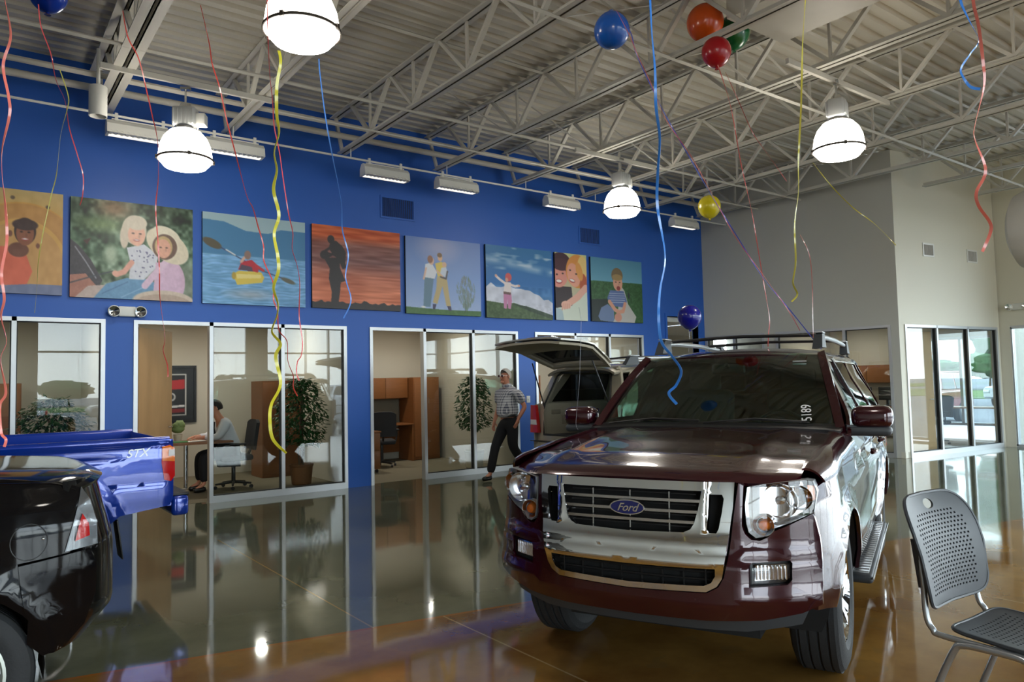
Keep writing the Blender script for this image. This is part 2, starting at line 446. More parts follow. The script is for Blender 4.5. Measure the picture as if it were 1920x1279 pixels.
# east glass wall
def glazed_wall(name, axis, pos, a0, a1, z0, z1, vstep, hs, gm=None, mw=0.06, dp=0.14, thickcols=(), colw=0.5):
    o_ = MB(); n = max(1, round((a1-a0)/vstep)); st = (a1-a0)/n
    def bx(a, c, za, zb, mb, d=dp):
        if axis == 'y': mb.box2((a, pos-d/2, za), (c, pos+d/2, zb))
        else: mb.box2((pos-d/2, a, za), (pos+d/2, c, zb))
    for i in range(n+1): bx(a0+i*st-mw/2, a0+i*st+mw/2, z0, z1, o_)
    for h in [z0, *hs, z1]: bx(a0, a1, h-mw/2, h+mw/2, o_)
    fr = struct(o_, name, M_alu, smooth=False)
    for i in range(n):
        zz = [z0, *hs, z1]
        for j in range(len(zz)-1):
            p = MB(); bx(a0+i*st+mw/2, a0+(i+1)*st-mw/2, zz[j]+mw/2, zz[j+1]-mw/2, p, 0.01)
            p.build('pane', gm or M_glass, fr, smooth=False)
    for t in thickcols: pass
    return fr
w = MB(); w.box2((EX, 5.94, 0), (EX+0.2, 6.3, DZ)); w.box2((EX, 4.6, 2.45), (EX+0.2, 5.94, DZ)); w.box2((EX, SY, 4.6), (EX+0.2, 4.6, DZ)); w.box2((EX, 4.45, 0), (EX+0.2, 4.6, 4.6))
w.box2((EX, SY-0.2, 0), (EX+0.2, SY+0.3, 4.6))
struct(w, 'wall_east', M_cream, smooth=False)
glazed_wall('window_8', 'x', EX+0.08, 4.6, 5.94, 0.03, 2.42, 1.35, [], gm=M_extglass)
glazed_wall('window_9', 'x', EX+0.08, SY+0.3, 4.45, 0.05, 4.55, 1.85, [2.85])
# south window wall with piers
piers = [(-6.0, -5.4), (-0.9, 1.9), (8.5, 9.25), (14.2, 14.8), (EX-0.3, EX)]
w = MB(); w.box2((WX, SY-0.2, 4.7), (EX, SY, DZ))
for p, q in piers: w.box2((p, SY-0.2, 0), (q, SY+0.05, 4.7))
struct(w, 'wall_south', M_taupe, smooth=False)
for i in range(len(piers)-1):
    glazed_wall('window_%d' % (10+i), 'y', SY-0.08, piers[i][1], piers[i+1][0], 0.05, 4.65, 2.1, [2.85])
w = MB(); w.box2((WX-0.2, SY, 0), (WX, WY+4, DZ)); struct(w, 'wall_west', M_taupe, smooth=False)

# ---- offices behind the walls
OY = 13.9
w = MB(); w.box2((WX, OY, 0), (17.8, OY+0.12, 2.75)); struct(w, 'wall_office_back', M_offwall, smooth=False)
w = MB()
for x in (1.56, 4.80, 8.06): w.box2((x, WY+0.15, 0), (x+0.1, OY, 2.75))
w.box2((11.4, WY+0.15, 0), (11.5, 12.4, 2.75))
struct(w, 'wall_partition', M_offwall, smooth=False)
w = MB(); w.box2((WX, WY+0.15, 2.75), (13.05, OY+0.12, 2.85)); struct(w, 'ceiling_office', M_white, smooth=False)
# east office room: between the slanted walls, its own east windows
w = MB(); w.add([(13.2, 10.7, 2.75), (13.85, 6.66, 2.75), (17.2, 6.28, 2.75), (18.6, 6.28, 2.75), (18.6, OY, 2.75), (13.2, OY, 2.75)] + [(13.2, 10.7, 2.85), (13.85, 6.66, 2.85), (17.2, 6.28, 2.85), (18.6, 6.28, 2.85), (18.6, OY, 2.85), (13.2, OY, 2.85)],
    [(5, 4, 3, 2, 1, 0), (6, 7, 8, 9, 10, 11), (0, 1, 7, 6), (1, 2, 8, 7), (2, 3, 9, 8), (3, 4, 10, 9), (4, 5, 11, 10), (5, 0, 6, 11)])
struct(w, 'ceiling_east_office', M_white, smooth=False)
w = MB(); w.box2((18.4, 6.3, 2.35), (18.55, OY, 2.75)); w.box2((18.4, 8.6, 0), (18.55, OY, 2.35)); w.box2((17.2, 6.14, 0), (18.55, 6.3, 2.75))
struct(w, 'wall_east_outer', M_offwall, smooth=False)
w = MB(); w.box2((15.6, 10.6, 0), (18.4, 10.72, 2.75)); struct(w, 'wall_east_office_back', M_offwall, smooth=False)
glazed_wall('window_16', 'x', 18.47, 6.3, 8.6, 0.35, 2.32, 1.2, [], gm=M_extglass)
f = MB(); f.box2((13.6, 6.5, -0.1), (18.5, 10.6, 0.003)); struct(f, 'floor_east_office', M_carpet, smooth=False)

# ---- roof deck: real corrugation, ribs running east-west
b = MB(); prof = []; y = SY-0.2; pitch = 0.203
while y < WY+0.2:
    prof += [(y, DZ+0.0), (y+0.10, DZ+0.0), (y+0.125, DZ+0.05), (y+0.18, DZ+0.05)]; y += pitch
V = []; F = []
for (yy, zz) in prof: V += [(WX-0.2, yy, zz), (EX+0.4, yy, zz)]
for i in range(len(prof)-1): F.append((2*i, 2*i+1, 2*i+3, 2*i+2))
n = len(V); V += [(x_, y_, z_+0.02) for x_, y_, z_ in V]
F += [tuple(j+n for j in reversed(f_)) for f_ in F]
b.add(V, F); struct(b, 'ceiling_deck', M_deck, smooth=False)
b = MB(); b.box2((WX-0.3, SY-0.4, DZ+0.09), (EX+0.6, WY+0.4, DZ+0.3)); struct(b, 'roof', M_steel, smooth=False)

# ---- open-web steel joists
JX = [-3.5, -1.9, -0.3, 1.33, 2.81, 4.47, 6.10, 7.68, 9.30, 11.0, 12.6, 14.2, 15.8]
def joist(heavy=False):
    t = thing('roof_joist', 'x', 'joist', (0, 0, 0), group='open web steel joists under the roof deck')
    wd = 0.095 if heavy else 0.062; g = 0.03 if heavy else 0.02; h = 0.10 if heavy else 0.068
    zb, zt = 5.0, DZ-0.02-h/2
    for nm, z, y0, y1 in (('bottom_chord', zb, SY+1.0, 10.12), ('top_chord', zt, SY+0.08, WY-0.06)):
        m = MB()
        for s in (-1, 1):
            m.box2((s*g/2, y0, z-h/2), (s*(g/2+wd), y1, z-h/2+0.012)); m.box2((s*g/2, y0, z-h/2), (s*(g/2+0.01), y1, z+h/2))
        m.build(nm, M_steel, t, smooth=False)
    wb = MB(); wb.beam((0, 0, zb), (0, 0, zt), 0.03, 0.03); wv = wb.build('web_post', M_steel, t, smooth=False)
    L = math.hypot(0.61, zt-zb)
    m = MB(); m.beam((0, 0, zb), (0, 0.61, zt), 0.055, 0.04); wd1 = m.build('web_diagonal', M_steel, t, smooth=False)
    m = MB(); m.beam((0, 0, zb), (0, -0.61, zt), 0.055, 0.04); wd2 = m.build('web_diagonal', M_steel, t, smooth=False)
    ys = [9.16-1.225*k for k in range(13)]
    for k, y_ in enumerate(ys):
        for o in (wv, wd1, wd2):
            c = o if k == 0 else o.copy()
            if k: COL.objects.link(c); c.parent = t
            c.location = (0, y_, 0)
    m = MB(); m.beam((0, 10.1, zb), (0, WY-0.1, zt), 0.045, 0.04); m.build('end_strut', M_steel, t, smooth=False)
    return t
hj = joist(True); hj.location = (JX[3], 0, 0); hj['label'] = 'heavy wide steel roof joist running above the cylinder spotlight at upper left'
nj = joist(False); first = True
JL = {2: 'steel roof joist left of the heavy joist in the top left corner', 4: 'steel roof joist passing beside the large pendant lamp at top centre',
      5: 'steel roof joist reaching the blue wall above the silhouette picture', 6: 'steel roof joist reaching the blue wall above the picture of the family and tree',
      7: 'steel roof joist that ends left of the pendant lamp nearest the blue wall', 8: 'steel roof joist just right of the pendant lamp nearest the blue wall',
      9: 'steel roof joist passing behind the red and orange balloons', 10: 'steel roof joist closest along the taupe office wall',
      11: 'steel roof joist cut short over the cream wall corner', 12: 'short steel roof joist farthest right over the cream wall'}
for i, x in enumerate(JX):
    if i == 3: continue
    lb = JL.get(i, 'steel roof joist near the west wall, left of the others')
    if first: o = nj; first = False
    else: o = copy_tree(nj)
    o.location = (x, 0, 0); o['label'] = lb
    if i >= 11:   # these two end against the cream office wall
        for c in kids(o):
            if 'chord' in c.name:
                c.scale = (1, 1, 1); dy = 3.9
                me = c.data.copy(); c.data = me
                for v in me.vertices:
                    if v.co.y > 5: v.co.y = (6.2 if 'bottom' in c.name else 6.4) - (0.25 if i == 12 else 0)
            elif c.location.y > 6.0 or 'strut' in c.name:
                bpy.data.objects.remove(c)
# bridging bars, pipes and conduits crossing the joists
def rod(name, label, cat, p, q, r, m=M_steel, n=8, group=None):
    b_ = MB(); b_.tube([p, q], r, n); return tag(b_.build(name, m), label, cat, group)
k = 0
for y_, z_, lb in ((8.02, 4.97, 'bottom bridging bar nearest the blue wall'), (5.15, 4.97, 'bottom bridging bar carrying past the blue balloon'), (2.3, 4.97, 'bottom bridging bar over the front of the room'),
                   (7.3, DZ-0.09, 'upper bridging bar tight under the deck between the lamps'), (4.65, DZ-0.09, 'upper bridging bar tight under the deck behind the balloons')):
    b_ = MB(); b_.beam((WX+0.1, y_, z_), (16.9 if y_ < 6 else 13.1, y_, z_), 0.032, 0.032, (0, 1, 1)); o = b_.build('bridging_bar', M_steel, smooth=False)
    tag(o, 'pale steel ' + lb, 'bar', 'bridging bars across the roof joists')
# diagonal cross bridging between pairs of joists
bx_ = None; xl = {5: 'silhouette picture bay', 7: 'bay left of the lamp near the blue wall', 9: 'bay by the red balloon', 10: 'bay along the taupe wall'}
for i in (5, 6, 7, 8, 9):
    for y_ in (8.02, 5.15):
        if bx_ is None:
            t = thing('cross_brace', '', 'brace', group='crossed bridging braces between the joists')
            for s in (0, 1):
                m = MB(); m.beam((0, 0, 5.0 if s == 0 else DZ-0.08), (1.5, 0, DZ-0.08 if s == 0 else 5.0), 0.03, 0.006); m.build('brace_bar', M_steel, t, smooth=False)
            bx_ = t
        else: t = copy_tree(bx_)
        t.location = (JX[i]+0.05, y_+0.06, 0)
        t['label'] = 'crossed steel bars between joists, ' + ('wall side' if y_ > 6 else 'room side') + ', %s bay from the heavy joist' % ['third', 'fourth', 'fifth', 'sixth', 'seventh', 'eighth'][i-5]
tag(rod('sprinkler_pipe', '', 'pipe', (WX+.1, 9.35, 5.12), (12.9, 9.35, 5.12), 0.035, M_steel), 'pale sprinkler pipe running along the blue wall through the joists', 'pipe')
tag(rod('conduit', '', 'pipe', (WX+.1, 10.0, 5.2), (12.9, 10.0, 5.2), 0.045, M_steel, 12), 'thick pale pipe close to the blue wall under the deck', 'pipe')
tag(rod('conduit', '', 'pipe', (3.0, 8.85, 4.93), (12.9, 8.85, 4.93), 0.014, M_steel), 'thin conduit clipped under the joists along the blue wall', 'pipe')
sb = thing('lighting_conduit', 'long thin pale rail carrying the row of wall wash lights', 'rail')
m = MB(); m.tube([(WX+.1, 9.8, 4.86), (13.1, 9.8, 4.80)], 0.016, 8); m.build('rail_tube', M_white, sb)
for x in JX[1:11]:
    m = MB(); m.tube([(x, 9.8, 4.84), (x, 9.8, 5.0)], 0.008, 6); m.build('hanger', M_white, sb)
for y_, x0, x1, lb in ((8.56, 1.1, 2.9, 'slotted channel carrying the pendant lamp at upper left'), (7.98, 7.2, 8.9, 'slotted channel carrying the pendant lamp nearest the blue wall'), (4.43, 7.1, 9.3, 'slotted channel carrying the right-hand pendant lamp'), (5.3, 1.2, 2.9, 'slotted channel carrying the big pendant lamp at top centre')):
    m = MB(); m.box2((x0, y_-0.02, 4.9), (x1, y_+0.02, 4.96)); tag(m.build('channel_strut', M_steel, smooth=False), 'steel ' + lb, 'channel', 'lamp channels')
# rooftop unit drop and round duct
m = MB(); m.box2((6.17, 2.6, 5.16), (7.12, 4.5, DZ-0.01)); m.box2((6.3, 2.4, 5.06), (7.0, 2.6, 5.5)); tag(m.build('duct_box', M_steel, smooth=False), 'boxy pale sheet metal duct drop above the orange and green balloons', 'duct')
dt = thing('round_duct', 'large round grey duct sticking in at the right edge', 'duct')
m = MB(); m.lathe([(0.0, 4.28), (0.40, 4.28), (0.55, 4.20), (0.62, 4.02), (0.62, -3.0)], 40, (12.72, 0, 3.62), axis='y'); m.build('duct_shell', M_steel, dt)
for y_ in (2.9, 0.6):
    m = MB(); m.lathe([(0.62, y_), (0.635, y_), (0.635, y_+0.05), (0.62, y_+0.05)], 40, (12.72, 0, 3.62), axis='y'); m.build('seam_band', M_steel, dt)
    m = MB(); m.tube([(12.85, y_+0.02, 4.2), (12.85, y_+0.02, DZ)], 0.012, 6); m.build('hanger_rod', M_steel, dt)

# ---- lamps
M_lampglow = mat('lit_acrylic_dome', (0.9, 0.88, 0.84), 0.3, emit=(1.0, 0.93, 0.80), es=8.0)
M_lampglow2 = mat('lit_acrylic_bottom', (0.9, 0.88, 0.84), 0.3, emit=(1.0, 0.95, 0.86), es=18.0)
def pendant():
    t = thing('pendant_lamp', '', 'lamp', group='high bay pendant lamps')
    m = MB(); m.lathe([(0.10, 0.34), (0.165, 0.31), (0.225, 0.24), (0.262, 0.15), (0.278, 0.04), (0.28, 0.0)], 40); m.build('dome', M_lampglow, t)
    m = MB(); m.lathe([(0.28, 0.0), (0.262, -0.03), (0.215, -0.085), (0.12, -0.10), (0.0, -0.102)], 40); m.build('lower_lens', M_lampglow2, t)
    m = MB(); m.lathe([(0.281, -0.011), (0.292, -0.011), (0.292, 0.011), (0.281, 0.011)], 40, closed=True)
    for a in range(4): m.box((0.293*math.cos(a*math.pi/2+0.4), 0.293*math.sin(a*math.pi/2+0.4), 0.0), (0.02, 0.03, 0.04), rz=a*math.pi/2+0.4)
    m.build('band', mat('lamp_band_bronze', rgb(60, 52, 44), 0.6, 0.0) if 'lamp_band_bronze' not in MATS else MATS['lamp_band_bronze'], t)
    m = MB(); m.lathe([(0.06, 0.36), (0.118, 0.355), (0.118, 0.33), (0.10, 0.325)], 32); m.build('collar', M_satin, t)
    m = MB(); m.box((0, 0, 0.47), (0.25, 0.19, 0.22), bev=0.03)
    for i in range(6): m.box((-0.1+i*0.04, 0, 0.47), (0.014, 0.215, 0.17), bev=0.004)
    m.build('ballast_housing', mat('cast_aluminium', rgb(188, 190, 190), 0.45, 0.3) if 'cast_aluminium' not in MATS else MATS['cast_aluminium'], t)
    m = MB(); m.box((0.17, 0.0, 0.45), (0.1, 0.13, 0.13), bev=0.01); m.build('junction_box', M_white, t)
    m = MB(); m.lathe([(0.0, 0.64), (0.05, 0.63), (0.07, 0.58), (0.0, 0.56)], 16); m.tube([(0, 0, 0.6), (0, 0, 0.80)], 0.012, 8); m.box((0, 0, 0.80), (0.1, 0.06, 0.03)); m.build('hook', M_satin, t)
    return t
LP = [((2.03, 5.3, 4.22), 'big glowing pendant lamp at top centre left, nearest of the lamps'), ((1.94, 8.56, 4.06), 'glowing pendant lamp in front of the blue wall above the cowgirl picture'),
      ((8.13, 7.98, 4.14), 'smallest glowing pendant lamp, above the picture of two women'), ((8.07, 4.43, 4.12), 'glowing pendant lamp at upper right in front of the taupe wall')]
pl = None
for i, (p, lb) in enumerate(LP):
    o = pendant() if pl is None else copy_tree(pl)
    pl = pl or o; o.location = p; o['label'] = lb; o.rotation_euler.z = [0.3, -0.5, 0.2, 0.35][i]
    if i == 0: LP0 = o
# two further lamps of the same grid over the front of the room
for i, p in enumerate([(2.0, 1.2, 4.2), (8.1, 0.6, 4.2), (13.6, 1.2, 4.2)]):
    o = copy_tree(pl); o.location = p; o['label'] = 'glowing pendant lamp over the front of the room, outside the picture'
def washlight():
    t = thing('wall_wash_light', '', 'lamp', group='wall wash lights on the rail')
    m = MB(); L = 0.37
    prof = [(-0.095, -0.085), (-0.075, 0.03), (-0.02, 0.085), (0.04, 0.085), (0.085, 0.02), (0.09, -0.09), (0.06, -0.092), (-0.06, -0.088)]
    V = [(x, y, z) for x in (-L, L) for y, z in prof]; n = len(prof)
    m.add(V, [tuple(range(n-1, -1, -1)), tuple(range(n, 2*n))] + [(i, (i+1) % n, n+(i+1) % n, n+i) for i in range(n)])
    m.build('housing', M_white, t, smooth=False)
    m = MB()
    for s in (-1, 1): m.box((s*0.26, 0, 0.13), (0.035, 0.03, 0.10)); 
    m.box((0, 0, 0.10), (0.62, 0.025, 0.015)); m.build('bracket', M_white, t, smooth=False)
    m = MB(); m.box((0, 0.02, -0.088), (0.68, 0.09, 0.01)); m.build('tube_lens', MATS['lit_acrylic_dome'] if False else mat('lit_tube', (0.9, 0.9, 0.88), 0.4, emit=(1, 0.93, 0.8), es=0.7), t, smooth=False)
    m = MB()
    for i in range(12): m.lathe([(0.024, -0.012), (0.028, 0.012)], 10, (-0.335+i*0.061, -0.088, -0.085), axis='y')
    m.build('louvre', M_white, t)
    return t
wl = None
for x, lb in ((1.70, 'left of the upper left pendant lamp'), (2.83, 'right of the upper left pendant lamp'), (5.02, 'above the square wall vent near the silhouette picture'), (6.28, 'above the picture of the family and tree'), (8.48, 'next to the smallest pendant lamp'), (11.75, 'at the far end by the taupe wall')):
    o = washlight() if wl is None else copy_tree(wl); wl = wl or o
    o.location = (x, 9.8, 4.69); o['label'] = 'white trough wall wash light ' + lb
# cylinder spotlights
def can(loc, lb):
    t = thing('cylinder_spotlight', lb, 'lamp', loc, group='white cylinder downlights')
    m = MB(); m.lathe([(0.0, 0.2), (0.085, 0.2), (0.09, 0.19), (0.09, -0.13), (0.08, -0.13), (0.075, 0.1), (0.0, 0.1)], 28); m.build('can_body', M_white, t)
    m = MB(); m.lathe([(0.0, -0.02), (0.074, -0.02)], 24); m.build('lamp_face', M_dark, t)
    m = MB(); m.tube([(0, 0, 0.19), (0, 0, 0.62)], 0.02, 8); m.box((0.07, 0, 0.40), (0.16, 0.03, 0.02)); m.build('stem', M_white, t)
    return t
c1 = can((1.13, 8.9, 4.62), 'white cylinder spotlight hanging below the heavy joist at upper left')
cc = at(1327, 376, 1, 8.95); can((cc[0], cc[1], cc[2]), 'small white cylinder spotlight in front of the yellow balloon')

# ---- vents, emergency light, switch
def vent(p, q, r_, lb, m1, m2, w_, h_, nslat=16):
    t = thing('wall_vent', lb, 'vent', p, r_); 
    m = MB(); e = 0.03
    for a in ((-w_/2-e, -0.012, -h_/2-e, w_/2+e, 0, -h_/2), (-w_/2-e, -0.012, h_/2, w_/2+e, 0, h_/2+e), (-w_/2-e, -0.012, -h_/2, -w_/2, 0, h_/2), (w_/2, -0.012, -h_/2, w_/2+e, 0, h_/2)): m.box2(a[:3], a[3:])
    m.build('vent_frame', m1, t, smooth=False)
    m = MB(); m.box2((-w_/2, -0.001, -h_/2), (w_/2, 0.0, h_/2)); m.build('vent_back', M_dark if m2 is None else m2, t, smooth=False)
    for i in range(nslat):
        s = MB(); s.box((-w_/2+(i+0.5)*w_/nslat, -0.006, 0), (0.004, 0.010, h_), rz=0.6)
        s.build('slat', m1, t, smooth=False)
    return t
M_ventb = mat('navy_vent_back', rgb(14, 34, 84), 0.7)
vent((5.56, WY, 4.35), 0, 0, 'blue louvred wall vent above the silhouette and family pictures', M_blue, M_ventb, 0.56, 0.30)
vent((9.72, WY, 4.33), 0, 0, 'blue louvred wall vent above the picture of two women', M_blue, M_ventb, 0.50, 0.28)
dr = (Vector(C3)-Vector(C2)).normalized(); rzr = math.atan2(dr.y, dr.x)
M_ventg = mat('grey_vent_back', rgb(120, 120, 128), 0.7)
def onR(px, py):
    # intersection with the slanted north office wall
    d = ray(px, py); n = Vector((-dr.y, dr.x)); t = (n.dot(Vector(C2))-n.dot(Vector((0, 0))))/(n.x*d[0]+n.y*d[1]); return CO+d*t
v1 = onR(1740, 469); v2 = onR(1822, 481)
vent(tuple(v1), 0, rzr, 'grey louvred vent on the cream wall, left of the pair', M_white, M_ventg, 0.30, 0.20, 10)
vent(tuple(v2), 0, rzr, 'grey louvred vent on the cream wall, right of the pair', M_white, M_ventg, 0.30, 0.20, 10)
def emergency(loc, rz, lb):
    t = thing('emergency_light', lb, 'light', loc, rz)
    m = MB(); m.box((0, -0.04, 0), (0.2, 0.08, 0.13), bev=0.015); m.build('battery_case', M_white, t)
    for s in (-1, 1):
        m = MB(); m.lathe([(0.0, 0.0), (0.05, 0.0), (0.072, -0.05), (0.072, -0.08), (0.062, -0.085)], 24, (s*0.15, -0.02, 0), axis='y'); h = m.build('lamp_head', M_white, t)
        m = MB(); m.lathe([(0.06, -0.083), (0.035, -0.06), (0.0, -0.045)], 20, (s*0.15, -0.02, 0), axis='y'); m.build('reflector', M_chrome, h)
    return t
emergency((1.665, WY, 2.53), 0, 'white twin head emergency light above the blue wall pier')
fe = at(1910, 575, 0, EX); emergency((EX, fe[1], fe[2]), -math.pi/2, 'white twin head emergency light at the right edge above the glass door')
t = thing('light_switch', 'small white switch plate on the blue pier behind the walking man', 'switch', (8.12, WY, 1.22))
m = MB(); m.box((0, -0.005, 0), (0.08, 0.01, 0.12), bev=0.003); m.build('cover_plate', M_white, t)
m = MB(); m.box((0, -0.014, 0.0), (0.02, 0.012, 0.03), bev=0.002); m.build('toggle', M_white, t)
# ================================================================ VEHICLES
def lerp_tab(tab, x):
    if x <= tab[0][0]: return tab[0][1]
    for (a, fa), (b_, fb) in zip(tab, tab[1:]):
        if x <= b_:
            t = (x-a)/(b_-a); t2 = t*t*(3-2*t)*0.5+t*0.5; return fa+(fb-fa)*t2
    return tab[-1][1]
def arc(cx, cz, r, a0, a1, n=14):
    return [(cx+r*math.cos(R(a0+(a1-a0)*i/n)), cz+r*math.sin(R(a0+(a1-a0)*i/n))) for i in range(n+1)]
def paint(name, c, rough=0.18, metal=0.25):
    return mat(name, c, rough, metal, coat=1.0)
M_plum = paint('dark_cherry_paint', rgb(56, 12, 24))
M_tan = paint('pale_gold_paint', rgb(172, 164, 144), 0.3, 0.2)
M_bluecar = paint('deep_blue_paint', rgb(14, 58, 168))
M_blackcar = mat('black_paint', (0.004, 0.004, 0.005), 0.08, 0.0, spec=0.35)
M_greyplas = mat('dark_grey_plastic', rgb(58, 62, 66), 0.5)
M_amber = mat('amber_lens', rgb(235, 120, 20), 0.2, coat=0.5)
M_red = mat('red_lens', rgb(200, 16, 18), 0.15, coat=0.6)
M_reflect = mat('lamp_reflector', (0.9, 0.9, 0.92), 0.12, 1.0)
M_trimtan = mat('beige_cabin_trim', rgb(178, 170, 150), 0.7)
M_cloth = mat('dark_seat_cloth', rgb(46, 46, 48), 0.9)
M_ovalblue = mat('oval_badge_blue', rgb(12, 26, 96), 0.15, coat=0.8)
M_lightbar = mat('silver_paint_trim', rgb(200, 202, 204), 0.3, 0.5)
M_platewhite = mat('plate_white', rgb(225, 225, 225), 0.5)

def wheel(parent, x, y, r=0.38, w=0.24, spokes=5, rim_r=0.235, m_rim=None, side=-1):
    "side = -1: outer face looks to -y"
    t = bpy.data.objects.new('wheel', None); COL.objects.link(t); t.parent = parent; t.location = (x, y, r)
    s = side; h = w/2
    m = MB(); prof = [(rim_r, s*h*0.86), (rim_r+0.03, s*h*0.99), (r-0.055, s*h*1.0), (r-0.02, s*h*0.88), (r-0.003, s*h*0.72)]
    for k in range(4):
        yy = s*h*(0.55-k*0.37); prof += [(r, yy+s*0.026), (r-0.0, yy), (r-0.012, yy-s*0.003), (r-0.012, yy-s*0.011), (r, yy-s*0.014)]
    prof += [(r-0.003, -s*h*0.72), (r-0.02, -s*h*0.88), (r-0.055, -s*h), (rim_r, -s*h*0.86)]
    m.lathe(prof, 56, axis='y'); m.build('tyre', M_rubber, t, ang=25)
    rm = m_rim or M_satin
    m = MB(); m.lathe([(rim_r+0.004, s*h*0.88), (rim_r-0.008, s*h*0.9), (rim_r-0.02, s*h*0.6), (rim_r-0.03, -s*h*0.3), (rim_r, -s*h*0.86)], 48, axis='y')
    m.lathe([(0.0, s*h*0.62), (0.05, s*h*0.62), (0.062, s*h*0.5), (0.062, s*h*0.1), (0.0, s*h*0.1)], 24, axis='y')
    for k in range(spokes):
        a = 2*math.pi*k/spokes+0.3
        for da in (-0.10, 0.10):
            p0 = (0.045*math.cos(a), s*h*0.45, 0.045*math.sin(a)); p1 = ((rim_r-0.012)*math.cos(a+da*1.6), s*h*0.68, (rim_r-0.012)*math.sin(a+da*1.6))
            m.beam(p0, p1, 0.035, 0.045, (0, 1, 0))
    m.build('rim', rm, t)
    m = MB(); m.lathe([(0.0, -s*h*0.1), (rim_r-0.03, -s*h*0.1), (rim_r-0.03, -s*h*0.3)], 32, axis='y'); m.build('brake_disc', M_black, t)
    return t

def script_badge(parent, loc, xdir, ydir, w=0.175, h=0.072, nm='oval_badge'):
    g = bpy.data.objects.new(nm, None); COL.objects.link(g); g.parent = parent; g.matrix_local = frame(loc, xdir, ydir)
    m = MB(); n = 40
    def ring(mb, a, b_, z0, z1):
        V = [(a*math.cos(2*math.pi*k/n), b_*math.sin(2*math.pi*k/n), z0) for k in range(n)]+[(a*0.985*math.cos(2*math.pi*k/n), b_*0.97*math.sin(2*math.pi*k/n), z1) for k in range(n)]
        mb.add(V, [tuple(range(n-1, -1, -1)), tuple(range(n, 2*n))]+[(k, (k+1) % n, n+(k+1) % n, n+k) for k in range(n)])
    ring(m, w/2, h/2, 0, 0.008); m.build('badge_rim', M_chrome, g, ang=20)
    m = MB(); ring(m, w/2*0.93, h/2*0.86, 0.007, 0.0095); m.build('badge_field', M_ovalblue, g, ang=20)
    text('badge_script', 'Ford', h*0.72, M_chrome, g, Matrix.Translation((0, -h*0.02, 0.0097)), 0.0012, shear=0.45, bold=0.0006)
    return g

